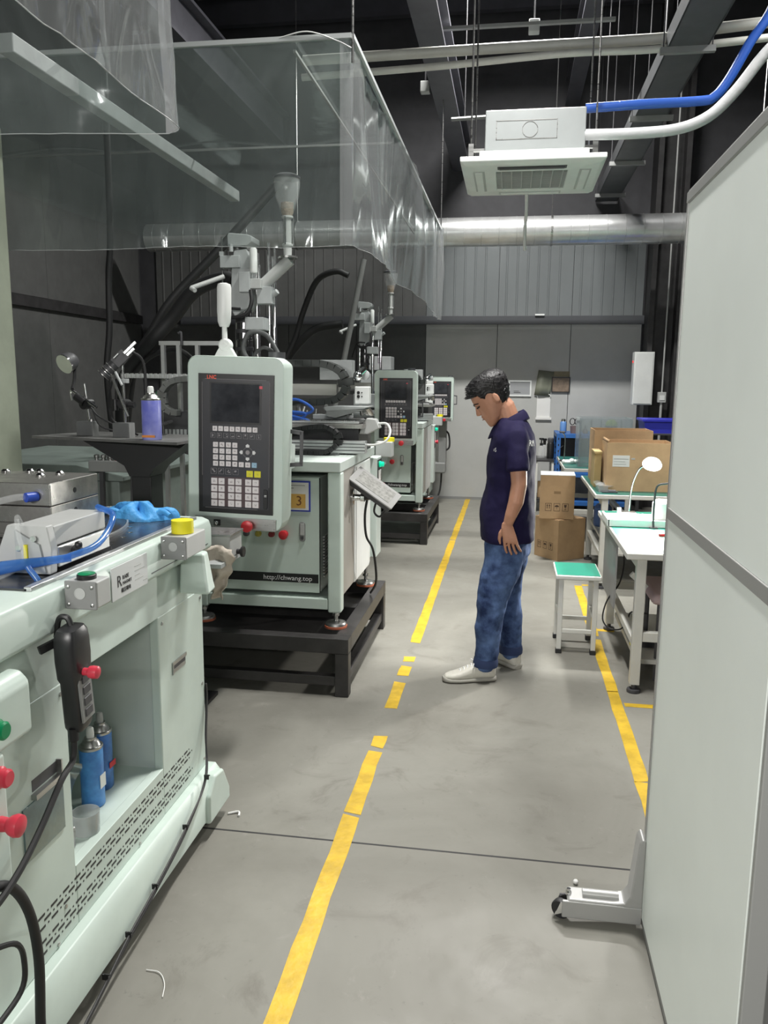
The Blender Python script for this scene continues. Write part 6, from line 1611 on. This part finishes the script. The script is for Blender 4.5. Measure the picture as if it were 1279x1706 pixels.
c5 = carton('cardboard_box', 'large cardboard box with a white paper label on the middle bench', 0.77, 1.28, 6.50, 6.90, 0.7515, 1.135, R(0), 'cardboard boxes', open_top=True)
MB().box(0.815, 0.945, 6.4985, 6.50, 0.945, 1.035).build('paper_label', M_PAPER, c5)
MB().box(0.825, 0.935, 6.4975, 6.4985, 1.005, 1.008).box(0.825, 0.91, 6.4975, 6.4985, 0.985, 0.987).box(0.825, 0.92, 6.4975, 6.4985, 0.965, 0.967).build('label_lines', M_MGREY, c5)
MB().box(0.957, 0.985, 6.4985, 6.50, 1.003, 1.016).build('sticker', M_LGREY, c5)
MB().grid(lambda u, v: (0.772 + 0.012 * v, 6.50 + u * 0.39, 1.135 + 0.02 * v + 0.0 * u), 1, 1).build('flap', M_CARD2, c5, solid=0.005)
carton('cardboard_box', 'taller cardboard box standing behind the labelled one', 0.72, 1.20, 7.02, 7.42, 0.7515, 1.20, R(0), 'cardboard boxes', open_top=True)
tag(MB().box(0.70, 0.755, 6.72, 6.98, 0.7515, 1.03).box(0.695, 0.757, 6.70, 6.98, 1.03, 1.045).build('cardboard_divider', mat('light_card', (0.55, 0.42, 0.20), 0.8)), 'narrow tan cardboard piece left of the labelled box', 'box')
tag(MB().box(0.71, 0.78, 6.40, 6.62, 0.7515, 0.80).grid(lambda u, v: (0.69 + 0.14 * u, 6.45 + 0.22 * v, 0.80 + 0.02 * math.sin(u * 6) * math.sin(v * 7)), 10, 10).build('parts_bag', M_FILMN), 'clear bag of small parts at the corner of the middle bench', 'bag')
tag(MB().cyl((0.72, 6.42, 0.762), (0.84, 6.40, 0.762), 0.010, n=10).cyl((0.73, 6.36, 0.758), (0.85, 6.37, 0.758), 0.006, n=8).build('hand_tool', M_DGREY), 'dark hand tool lying at the edge of the middle bench', 'tool')
t = thing('clear_crate', 'tall clear plastic crate behind the cardboard boxes', 'crate', (0.95, 8.5, 0.7515))
MB().box(0.70, 1.22, 8.32, 8.34, 0.7515, 1.245).box(0.70, 0.72, 8.34, 8.75, 0.7515, 1.245).box(1.20, 1.22, 8.34, 8.75, 0.7515, 1.245).box(0.70, 1.22, 8.75, 8.77, 0.7515, 1.245).build('walls', film_mat('crate_plastic', (0.66, 0.70, 0.71), 0.22, 0.04, (0.9, 0.92, 0.93)), t)
for k in range(6):
    MB().box(0.71 + k * 0.098, 0.722 + k * 0.098, 8.312, 8.32, 0.76, 1.23).build('rib', MATS['crate_plastic'], t)
tag(MB().lathe([(0.05, 0), (0.055, 0.02), (0.03, 0.04)], (0.62, 8.62, 0.7515), n=16).sphere((0.66, 8.6, 0.78), 0.03).sphere((0.58, 8.6, 0.775), 0.022).sphere((0.70, 8.63, 0.775), 0.022).build('crumpled_cloth', M_WHITE), 'white crumpled cloth on the farthest workbench', 'cloth')
t = thing('desk_lamp', 'unlit thin desk lamp on the farthest workbench', 'lamp', (0.60, 8.9, 0.7515))
MB().lathe([(0.05, 0), (0.05, 0.012), (0.01, 0.016)], (0.60, 8.9, 0.7515), n=18).build('base', M_DGREY, t)
MB().tube([(0.60, 8.9, 0.765), (0.605, 8.9, 0.9), (0.60, 8.9, 1.02), (0.57, 8.9, 1.06)], 0.006, n=8).build('neck', M_CHROME, t)
MB().tube([(0.585, 8.9, 0.92), (0.55, 8.9, 0.88), (0.53, 8.9, 0.80), (0.54, 8.92, 0.757)], 0.003, n=6).build('cord', M_DGREY, t)
MB().box(0.54, 0.60, 8.86, 8.94, 1.055, 1.075).build('head', M_DGREY, t, bev=0.006)
t = thing('blue_bin', 'deep blue plastic bin by the dark column at the right', 'bin', (1.55, 8.6, 0.75))
M_DBLUE = mat('deep_blue_bin', (0.025, 0.03, 0.40), 0.4)
MB().prism([(1.36, 1.10), (1.72, 1.10), (1.74, 1.22), (1.34, 1.22)], 'Y', 8.4, 8.8).build('body', M_DBLUE, t)
MB().box(1.325, 1.755, 8.385, 8.815, 1.215, 1.24).build('rim', M_DBLUE, t, bev=0.004)
tag(MB().box(1.30, 1.85, 8.35, 8.85, 1.085, 1.10).box(1.30, 1.33, 8.36, 8.39, 0, 1.085).box(1.82, 1.85, 8.36, 8.39, 0, 1.085).box(1.30, 1.33, 8.81, 8.84, 0, 1.085).box(1.82, 1.85, 8.81, 8.84, 0, 1.085).build('bin_stand', M_DGREY), 'dark metal stand carrying the deep blue bin', 'stand')

# ================================================================== RACKS AT THE BACK WALL
t = thing('black_side_table', 'narrow dark side table with white legs at the back wall', 'table', (0.45, 10.3, 0))
MB().box(0.33, 0.56, 10.0, 10.6, 0.63, 0.65).build('top', M_BSTEEL, t)
for x, y in ((0.335, 10.01), (0.53, 10.01), (0.335, 10.56), (0.53, 10.56)):
    MB().box(x, x + 0.026, y, y + 0.026, 0, 0.63).build('leg', M_BENCH, t)
MB().box(0.335, 0.555, 10.02, 10.58, 0.15, 0.165).build('shelf', M_BSTEEL, t)
tag(MB().lathe([(0.055, 0), (0.055, 0.2)], (0.43, 10.2, 0.1655), n=20).build('cardboard_tube', M_CARD), 'short cardboard tube on the shelf of the side table', 'tube')
t = thing('blue_rack', 'blue metal rack with a dark interior at the back wall', 'rack', (0.9, 10.3, 0))
M_RBLUE = mat('rack_blue', (0.03, 0.13, 0.40), 0.42, var=0.15)
for x in (0.575, 1.45):
    for y in (9.98, 10.62):
        MB().box(x, x + 0.05, y, y + 0.05, 0, 0.98).build('post', M_RBLUE, t)
        for k in range(12):
            MB().box(x + 0.018, x + 0.032, y - 0.0008, y + 0.001, 0.08 + k * 0.075, 0.105 + k * 0.075).build('slot', M_BLACK, t)
for z in (0.93, 0.45, 0.10):
    MB().box(0.575, 1.50, 9.985, 10.67, z, z + 0.045).build('shelf', M_RBLUE, t)
MB().box(0.63, 1.45, 10.4, 10.6, 0.50, 0.92).build('dark_crate', M_BLACK, t)
def bottle(name, label, x, y, z, prof, m, mcap=None, cap=None, cat='bottle'):
    q = thing(name, label, cat, (x, y, z))
    MB().lathe(prof, (x, y, z), n=18).build('body', m, q)
    if cap:
        MB().lathe(cap, (x, y, z + prof[-1][1]), n=14).build('cap', mcap, q)
    return q
bottle('pump_bottle', 'clear pump bottle with a black pump on the side table', 0.405, 10.25, 0.65, [(0.045, 0), (0.048, 0.02), (0.048, 0.12), (0.02, 0.16)], M_GLASS, M_BLACK, [(0.02, 0), (0.02, 0.03), (0.008, 0.035), (0.008, 0.07), (0.03, 0.075), (0.03, 0.095)])
bottle('pump_bottle', 'second clear bottle with a dark top beside the flask', 0.45, 10.4, 0.65, [(0.035, 0), (0.036, 0.13), (0.015, 0.16)], M_GLASS, M_BLACK, [(0.018, 0), (0.018, 0.05), (0.03, 0.055), (0.03, 0.08)])
bottle('vacuum_flask', 'tall black flask on the dark side table', 0.52, 10.25, 0.65, [(0.042, 0), (0.045, 0.02), (0.045, 0.18), (0.036, 0.20)], M_BLACK, M_DGREY, [(0.036, 0), (0.04, 0.01), (0.04, 0.05), (0.03, 0.06)], cat='flask')
bottle('thermos_bottle', 'blue thermos bottle on the blue rack', 0.66, 10.2, 0.975, [(0.038, 0), (0.040, 0.01), (0.040, 0.13), (0.03, 0.145)], mat('blue_enamel', (0.12, 0.25, 0.52), 0.35), M_STEEL, [(0.028, 0), (0.028, 0.025), (0.02, 0.03)])
t = thing('scissors_pot', 'brown pot with black scissors on the blue rack', 'pot', (0.80, 10.2, 0.975))
MB().lathe([(0.05, 0), (0.055, 0.09), (0.048, 0.09), (0.045, 0.01)], (0.80, 10.2, 0.975), n=20).build('pot', mat('brown_pot', (0.16, 0.11, 0.10), 0.5), t)
for s in (-1, 1):
    pts = [(0.80 + s * 0.03 + 0.03 * math.cos(a * PI / 6), 10.2, 1.12 + 0.04 * math.sin(a * PI / 6)) for a in range(13)]
    MB().tube(pts, 0.006, n=6, k=2).build('scissor_loop', M_BLACK, t)
bottle('small_jar', 'small brown jar right of the scissors on the blue rack', 0.93, 10.2, 0.975, [(0.03, 0), (0.035, 0.02), (0.02, 0.06)], MATS['brown_pot'], M_DGREY, [(0.01, 0), (0.008, 0.04)], cat='jar')
t = thing('potted_plant', 'small round yellow green plant in a dark pot on the blue rack', 'plant', (1.24, 10.2, 0.975))
MB().lathe([(0.06, 0), (0.075, 0.10), (0.068, 0.10), (0.06, 0.02)], (1.24, 10.2, 0.975), n=20).build('pot', M_DGREY, t)
MB().sphere((1.24, 10.2, 1.085), 0.075, n=18, m=12, sc=(1, 1, 0.9)).build('foliage', mat('lime_leaves', (0.25, 0.36, 0.05), 0.7, var=0.4, vscale=60, bump=1.0, bscale=70), t)
t = thing('water_bucket', 'blue capped container under the middle workbench', 'container', (0.82, 7.0, 0.38))
MB().lathe([(0.07, 0), (0.075, 0.02), (0.075, 0.16), (0.05, 0.19)], (0.82, 7.0, 0.3805), n=20).build('body', mat('dull_blue', (0.06, 0.12, 0.30), 0.5), t)
MB().lathe([(0.035, 0), (0.035, 0.03)], (0.82, 7.0, 0.57), n=16).build('cap', M_WHITE, t)
# ================================================================== THE MAN
t = thing('person', 'man in a dark navy polo shirt, blue jeans and cream sneakers looking down', 'person', (0.0, 4.25, 0))
MAN = t
M_SKIN = mat('skin', (0.47, 0.235, 0.15), 0.5, var=0.08, vscale=12, bump=0.06, bscale=120)
M_HAIR = mat('black_hair', (0.012, 0.011, 0.012), 0.45, var=0.4, vscale=60, bump=0.4, bscale=140, stretch=(1, 1, 0.35))
M_POLO = mat('navy_polo', (0.0105, 0.0080, 0.040), 0.8, spec=0.2, var=0.15, vscale=4, bump=0.15, bscale=260)
M_JEAN = mat('blue_denim', (0.015, 0.028, 0.082), 0.85, spec=0.2, var=0.6, vscale=8, col2=(0.11, 0.18, 0.36), bump=0.12, bscale=220)
M_SHOE = mat('cream_leather', (0.60, 0.585, 0.52), 0.5, var=0.1, vscale=20)
M_SOLE = mat('sole_rubber', (0.36, 0.35, 0.31), 0.6, var=0.12)

def oval(c, ax, ay, ux=Vector((1, 0, 0)), uy=Vector((0, 1, 0)), n=24, e=1.0):
    out = []
    for k in range(n):
        a = 2 * PI * k / n
        cc, ss = math.cos(a), math.sin(a)
        out.append(Vector(c) + ux * (ax * math.copysign(abs(cc) ** e, cc)) + uy * (ay * math.copysign(abs(ss) ** e, ss)))
    return out

def limb(mb, pts, n=16, ends=True):
    """pts: (point, rx, ry) swept with round sections square to the path"""
    P = [Vector(p[0]) for p in pts]
    rings = []
    for i, p in enumerate(pts):
        d = (P[min(i + 1, len(P) - 1)] - P[max(i - 1, 0)]).normalized()
        uy = Vector((0, 1, 0))
        ux = uy.cross(d).normalized()
        uy = d.cross(ux).normalized()
        rings.append(oval(P[i], p[1], p[2], ux, uy, n))
    mb.loft(rings)
    if not ends:
        return mb
    mb.sphere(P[0], min(pts[0][1], pts[0][2]) * 0.98, 10, 7)
    mb.sphere(P[-1], min(pts[-1][1], pts[-1][2]) * 0.98, 10, 7)
    return mb

# ---- head frame
HC = Vector((-0.098, 4.235, 1.512))
tilt = R(37)
HF = Vector((-math.cos(tilt), -0.06, -math.sin(tilt))).normalized()
HS = HF.cross(Vector((0, 0, 1))).normalized()          # his right-hand side
HU = HS.cross(HF).normalized()
def hp(f, s, u):
    return HC + HF * f + HS * s + HU * u
HR = [(-0.122, 0.070, 0.014, 0.020), (-0.112, 0.056, 0.034, 0.036), (-0.092, 0.036, 0.056, 0.052), (-0.066, 0.018, 0.073, 0.060), (-0.032, 0.0, 0.090, 0.067),
      (0.0, -0.008, 0.097, 0.072), (0.04, -0.010, 0.102, 0.075), (0.07, -0.012, 0.097, 0.071), (0.095, -0.014, 0.078, 0.058), (0.113, -0.015, 0.046, 0.034), (0.120, -0.015, 0.014, 0.010)]
def hring(u):
    for a, b in zip(HR, HR[1:]):
        if u <= b[0]:
            k = max(0, min(1, (u - a[0]) / (b[0] - a[0])))
            return [a[i] + (b[i] - a[i]) * k for i in range(1, 4)]
    return HR[-1][1:]
body = MB()
body.loft([[hp(c + a * math.cos(2 * PI * k / 24), w * math.sin(2 * PI * k / 24), u) for k in range(24)] for u, c, a, w in HR])
# nose, brow, lips, cheeks, jaw
body.loft([[hp(f + r1 * math.cos(2 * PI * k / 12), r2 * math.sin(2 * PI * k / 12), u) for k in range(12)] for u, f, r1, r2 in ((0.018, 0.083, 0.008, 0.007), (0.0, 0.088, 0.012, 0.008), (-0.018, 0.091, 0.019, 0.011), (-0.030, 0.092, 0.022, 0.016), (-0.038, 0.088, 0.014, 0.014))])
body.sphere(hp(0.082, 0.0, -0.058), 0.019, 12, 8, (1, 1, 0.55))
body.sphere(hp(0.079, 0.0, -0.070), 0.019, 12, 8, (1, 1, 0.55))
body.sphere(hp(0.074, 0.0, -0.100), 0.018, 12, 8)
for s in (-1, 1):
    body.sphere(hp(0.078, s * 0.030, 0.018), 0.017, 12, 8, (1, 1, 0.6))
    # ear: a flat tilted shell with a rim
    for rr_, oo in ((1.0, 0.0), (0.8, 0.006)):
        e0 = [hp(-0.016 + (0.016 * math.cos(2 * PI * k / 14)) * rr_, s * (0.069 + oo), -0.006 + 0.030 * rr_ * math.sin(2 * PI * k / 14)) for k in range(14)]
        body.loft([e0, [p + HS * s * 0.007 - HF * 0.005 for p in e0]])
# neck and trunk
limb(body, [(hp(-0.022, 0, -0.03), 0.055, 0.054), (hp(-0.030, 0, -0.075), 0.054, 0.055), ((0.000, 4.25, 1.395), 0.058, 0.062), ((0.018, 4.25, 1.33), 0.080, 0.12)])
body.loft([oval((0.022, 4.25, z), ax, ay) for z, ax, ay in ((1.36, 0.06, 0.12), (1.30, 0.09, 0.165), (1.15, 0.105, 0.165), (0.95, 0.10, 0.145), (0.80, 0.105, 0.155), (0.72, 0.095, 0.15))])
# legs under the jeans
limb(body, [((0.0, 4.16, 0.76), 0.075, 0.075), ((-0.058, 4.14, 0.47), 0.052, 0.052), ((-0.075, 4.14, 0.28), 0.045, 0.045), ((-0.078, 4.15, 0.09), 0.034, 0.034)])
limb(body, [((0.02, 4.34, 0.76), 0.075, 0.075), ((0.018, 4.37, 0.47), 0.052, 0.052), ((0.045, 4.38, 0.28), 0.045, 0.045), ((0.055, 4.39, 0.09), 0.034, 0.034)])
# arms
limb(body, [((0.03, 4.14, 1.315), 0.036, 0.036), ((0.043, 4.085, 1.27), 0.040, 0.036), ((0.05, 4.055, 1.20), 0.044, 0.042), ((0.058, 4.045, 1.09), 0.040, 0.038), ((0.045, 4.04, 1.0), 0.039, 0.036), ((0.022, 4.04, 0.93), 0.030, 0.027), ((0.010, 4.045, 0.888), 0.025, 0.021)])
limb(body, [((0.03, 4.36, 1.315), 0.036, 0.036), ((0.04, 4.415, 1.27), 0.040, 0.036), ((0.04, 4.445, 1.20), 0.044, 0.042), ((0.035, 4.455, 1.09), 0.040, 0.038), ((0.0, 4.455, 1.0), 0.039, 0.036), ((-0.03, 4.45, 0.93), 0.030, 0.027), ((-0.045, 4.445, 0.888), 0.025, 0.021)])
def hand(mb, wx, wy, wz, side, tilt_x):
    """relaxed hanging hand; back of the hand faces side*Y, thumb towards -X"""
    def q(x, y, z):
        return Vector((wx + x + tilt_x * (-z), wy + y * side, wz + z))
    mb.loft([oval(q(0, 0, 0.006), 0.025, 0.020, n=16), oval(q(-0.002, 0.001, -0.02), 0.032, 0.017, n=16, e=0.8), oval(q(0.0, 0.002, -0.055), 0.036, 0.0155, n=16, e=0.75), oval(q(0.002, 0.002, -0.085), 0.037, 0.014, n=16, e=0.75), oval(q(0.003, 0.001, -0.096), 0.034, 0.011, n=16, e=0.8)])
    for k, (x0, l, spread) in enumerate(((-0.0290, 0.064, -0.004), (-0.0095, 0.073, -0.001), (0.0105, 0.068, 0.003), (0.0300, 0.054, 0.008))):
        a = q(x0, 0.002, -0.080)
        p1 = q(x0 + spread * 0.4, 0.000, -0.092 - l * 0.30)
        p2 = q(x0 + spread * 0.9 + 0.002, -0.008, -0.092 - l * 0.66)
        p3 = q(x0 + spread * 1.2 + 0.006, -0.024, -0.092 - l * 0.94)
        limb(mb, [(a, 0.0080, 0.0086), (p1, 0.0076, 0.0084), (p2, 0.0070, 0.0078), (p3, 0.0060, 0.0064)], 10)
    limb(mb, [(q(-0.018, -0.006, -0.022), 0.013, 0.012), (q(-0.042, -0.010, -0.050), 0.0115, 0.0108), (q(-0.053, -0.014, -0.080), 0.0095, 0.0092), (q(-0.052, -0.020, -0.104), 0.0075, 0.0078)], 10)
hand(body, 0.006, 4.046, 0.885, -1, 0.20)
hand(body, -0.05, 4.445, 0.885, 1, 0.06)
bo = body.build('body', M_SKIN, t, fix=False, ang=180)
def remesh(o, vox, it=4, fac=0.5):
    md = o.modifiers.new('remesh', 'REMESH'); md.mode = 'VOXEL'; md.voxel_size = vox; md.use_smooth_shade = True
    if it:
        sm = o.modifiers.new('smooth', 'SMOOTH'); sm.iterations = it; sm.factor = fac
    return o
remesh(bo, 0.0031, 3, 0.5)
# eyes (looking down, lids nearly closed), brows, mouth line
for s in (-1, 1):
    MB().tube([hp(0.086, s * 0.018, 0.004), hp(0.088, s * 0.032, 0.003), hp(0.074, s * 0.047, 0.005)], 0.0035, n=6).build('eyelashes', M_HAIR, bo)
    MB().tube([hp(0.092, s * 0.014, 0.021), hp(0.090, s * 0.034, 0.026), hp(0.070, s * 0.054, 0.021)], lambda q_: 0.005 - 0.0025 * q_, n=6).build('eyebrow', M_HAIR, bo)
MB().tube([hp(0.092, -0.022, -0.066), hp(0.100, 0, -0.064), hp(0.092, 0.022, -0.066)], 0.0022, n=6).build('lip_line', mat('lip', (0.30, 0.12, 0.09), 0.5), bo)
# ---- hair: short, longer at the top, fringe forward
rh = random.Random(21)
NZ = [[rh.random() for _ in range(97)] for _ in range(41)]
def hair(uu, vv):
    az = uu * 2 * PI                      # 0 = front
    a = abs(((az + PI) % (2 * PI)) - PI) * 180 / PI
    if a < 52: um = 0.060 + 0.008 * math.cos(R(a * 3))
    elif a < 66: um = 0.060 - 0.048 * (a - 52) / 14
    elif a < 96: um = 0.012 + 0.018 * math.sin(PI * (a - 66) / 30)
    elif a < 118: um = 0.012 - 0.072 * (a - 96) / 22
    else: um = -0.060 - 0.014 * math.sin(PI * (a - 118) / 62)
    u = um + (0.1195 - um) * vv
    c, ra, w = hring(u)
    edge = min(1, vv / 0.10)
    sidef = 0.45 if (a > 60) else 1.0
    th = (-0.006 + 0.018 * edge * (sidef + (1 - sidef) * min(1, vv * 1.3))) + 0.010 * min(1, max(0, vv - 0.25) / 0.4)
    if a < 60:
        th += 0.009 * math.exp(-((vv - 0.14) / 0.12) ** 2) * math.cos(R(a * 1.5))
    i, j = int(vv * 40), int(uu * 96)
    th += (NZ[i][j % 96] - 0.5) * 0.004 * edge
    return hp(c + (ra + th) * math.cos(az), (w + th) * math.sin(az), u + th * 0.9 * vv)
MB().grid(hair, 96, 40).build('hair', M_HAIR, bo, fix=True, ang=180)
tuft = MB()
for k in range(150):
    a = rh.uniform(-75, 75) if k < 100 else rh.uniform(-180, 180)
    vv = rh.uniform(0.08, 0.85)
    p = Vector(hair((a / 360) % 1, vv))
    nrm = (p - hp(-0.01, 0, 0.03)).normalized()
    d = (nrm * 0.6 + HF * 0.6 + HU * 0.1 + HS * rh.uniform(-0.25, 0.25)).normalized()
    tuft.cyl(p - d * 0.006, p + d * rh.uniform(0.008, 0.017), 0.0045, 0.0006, n=5)
tag(tuft.build('hair_tufts', M_HAIR, bo), kind='stuff')
# ---- polo shirt
sh = MB()
TR = [(0.772, 0.006, 0.142, 0.190), (0.80, 0.006, 0.144, 0.190), (0.92, 0.004, 0.146, 0.184), (1.05, 0.015, 0.132, 0.182), (1.16, 0.018, 0.126, 0.190), (1.26, 0.018, 0.122, 0.198), (1.32, 0.020, 0.112, 0.196), (1.365, 0.020, 0.092, 0.160), (1.40, 0.016, 0.074, 0.105), (1.42, 0.010, 0.062, 0.070)]
sh.loft([oval((cx, 4.25, z), ax, ay, n=32, e=0.9) for z, cx, ax, ay in TR])
def sleeve(mb, s):
    cy = 4.25
    limb(mb, [((0.020, cy + s * 0.085, 1.372), 0.058, 0.040), ((0.034, cy + s * 0.150, 1.325), 0.066, 0.054), ((0.044, cy + s * 0.185, 1.25), 0.060, 0.052), ((0.048, cy + s * 0.198, 1.20), 0.057, 0.050), ((0.050, cy + s * 0.204, 1.158), 0.057, 0.052)], 20, False)
sleeve(sh, -1); sleeve(sh, 1)
so = sh.build('polo_shirt', M_POLO, t, fix=False, ang=180)
remesh(so, 0.009, 5, 0.5)
def wrinkle(o, strength, size):
    tx = bpy.data.textures.new(o.name + '_folds', 'CLOUDS')
    tx.noise_scale = size
    tx.noise_depth = 2
    md = o.modifiers.new('folds', 'DISPLACE')
    md.texture = tx
    md.strength = strength
    md.mid_level = 0.5
    md.texture_coords = 'LOCAL'
wrinkle(so, 0.022, 0.13)
# collar: a folded band round the neck
def collar(u, v):
    az = (u - 0.5) * 2 * PI * 0.95               # 0 = nape (+X), +-pi = throat (-X)
    isf = (1 - math.cos(az)) / 2                 # 1 at the throat
    ztop = 1.458 - 0.082 * isf
    h = 0.046 + 0.028 * isf
    fl = 0.004 + 0.034 * v
    nx, ny = math.cos(az), math.sin(az)
    return (-0.004 + nx * (0.068 + fl), 4.25 + ny * (0.068 + fl), ztop - h * v + 0.008 * math.sin(v * PI))
MB().grid(collar, 48, 6).build('collar', M_POLO, so, solid=0.004, fix=False, ang=180)
def print_on(body_, size, loc, rot):
    o = text('shirt_print', body_, size, M_WPRINT, so, loc, rot, ext=0.0)
    md = o.modifiers.new('wrap', 'SHRINKWRAP'); md.target = so; md.wrap_method = 'NEAREST_SURFACEPOINT'; md.wrap_mode = 'ABOVE_SURFACE'; md.offset = 0.003
    return o
print_on('RM', 0.050, (0.135, 4.115, 1.295), (R(90), 0, R(62)))
print_on('=S', 0.030, (-0.072, 4.105, 1.255), (R(90), R(-8), R(-48)))
# ---- jeans
je = MB()
je.loft([oval((0.010, 4.25, z), ax, ay, n=28) for z, ax, ay in ((0.84, 0.118, 0.162), (0.78, 0.122, 0.170), (0.70, 0.122, 0.172), (0.66, 0.105, 0.160))])
limb(je, [((0.0, 4.165, 0.74), 0.105, 0.088), ((-0.018, 4.155, 0.62), 0.100, 0.086), ((-0.058, 4.14, 0.46), 0.080, 0.076), ((-0.072, 4.14, 0.30), 0.072, 0.068), ((-0.080, 4.148, 0.16), 0.062, 0.060), ((-0.083, 4.15, 0.105), 0.060, 0.060)], 20)
limb(je, [((0.02, 4.335, 0.74), 0.105, 0.088), ((0.02, 4.345, 0.62), 0.100, 0.086), ((0.012, 4.37, 0.46), 0.078, 0.076), ((0.035, 4.38, 0.30), 0.070, 0.068), ((0.048, 4.39, 0.16), 0.062, 0.060), ((0.050, 4.39, 0.105), 0.060, 0.060)], 20)
jo = je.build('jeans', M_JEAN, t, fix=False, ang=180)
remesh(jo, 0.008, 3, 0.5)
wrinkle(jo, 0.024, 0.10)
for s, c in ((0, (-0.083, 4.15)), (1, (0.050, 4.39))):
    MB().lathe([(0.052, 0.092), (0.066, 0.090), (0.068, 0.112), (0.063, 0.135), (0.05, 0.135)], (c[0], c[1], 0), n=22).build('turned_cuff', mat('denim_cuff', (0.02, 0.036, 0.10), 0.85), jo)
# ---- sneakers
def shoe(heel, ang):
    f = Vector((math.cos(ang), math.sin(ang), 0))
    s = Vector((-math.sin(ang), math.cos(ang), 0))
    H = Vector((heel[0], heel[1], 0))
    def ring(x, hw, z0, z1, e=0.7):
        out = []
        for k in range(16):
            a = 2 * PI * k / 16
            cc, ss = math.cos(a), math.sin(a)
            out.append(H + f * x + s * (hw * math.copysign(abs(cc) ** e, cc)) + Vector((0, 0, (z0 + z1) / 2 + (z1 - z0) / 2 * math.copysign(abs(ss) ** e, ss))))
        return out
    up = MB().loft([ring(0.004, 0.024, 0.020, 0.075), ring(0.012, 0.034, 0.016, 0.098), ring(0.05, 0.038, 0.016, 0.105), ring(0.085, 0.038, 0.016, 0.108), ring(0.12, 0.040, 0.016, 0.098), ring(0.16, 0.045, 0.016, 0.078), ring(0.205, 0.048, 0.016, 0.058), ring(0.245, 0.043, 0.016, 0.048), ring(0.270, 0.030, 0.018, 0.040), ring(0.280, 0.014, 0.02, 0.032)]).build('sneaker', M_SHOE, t, ang=60)
    MB().loft([ring(-0.003, 0.022, 0.0, 0.026), ring(0.006, 0.037, 0.0, 0.028), ring(0.06, 0.042, 0.0, 0.028), ring(0.13, 0.044, 0.0, 0.027), ring(0.20, 0.052, 0.0, 0.026), ring(0.25, 0.047, 0.0, 0.027), ring(0.278, 0.034, 0.001, 0.030), ring(0.290, 0.014, 0.004, 0.030)]).build('sole', M_SOLE, up, ang=60)
    for k in range(5):
        x = 0.115 + k * 0.020
        z = 0.100 - k * 0.0095
        MB().tube([H + f * (x + 0.004) + s * -0.028 + Vector((0, 0, z - 0.016)), H + f * x + Vector((0, 0, z + 0.004)), H + f * (x + 0.004) + s * 0.028 + Vector((0, 0, z - 0.016))], 0.0035, n=6).build('lace', M_WPRINT, up)
    MB().tube([H + f * 0.11 + s * 0.0 + Vector((0, 0, 0.106)), H + f * 0.125 + s * 0.03 + Vector((0, 0, 0.108)), H + f * 0.135 + s * 0.045 + Vector((0, 0, 0.085))], 0.003, n=6).tube([H + f * 0.11 + Vector((0, 0, 0.106)), H + f * 0.13 + s * -0.028 + Vector((0, 0, 0.112)), H + f * 0.10 + s * -0.04 + Vector((0, 0, 0.09))], 0.003, n=6).build('lace_bow', M_WPRINT, up)
shoe((-0.030, 4.185), R(180 + 15))
shoe((0.095, 4.365), R(180 - 48))
bpy.context.view_layer.update()
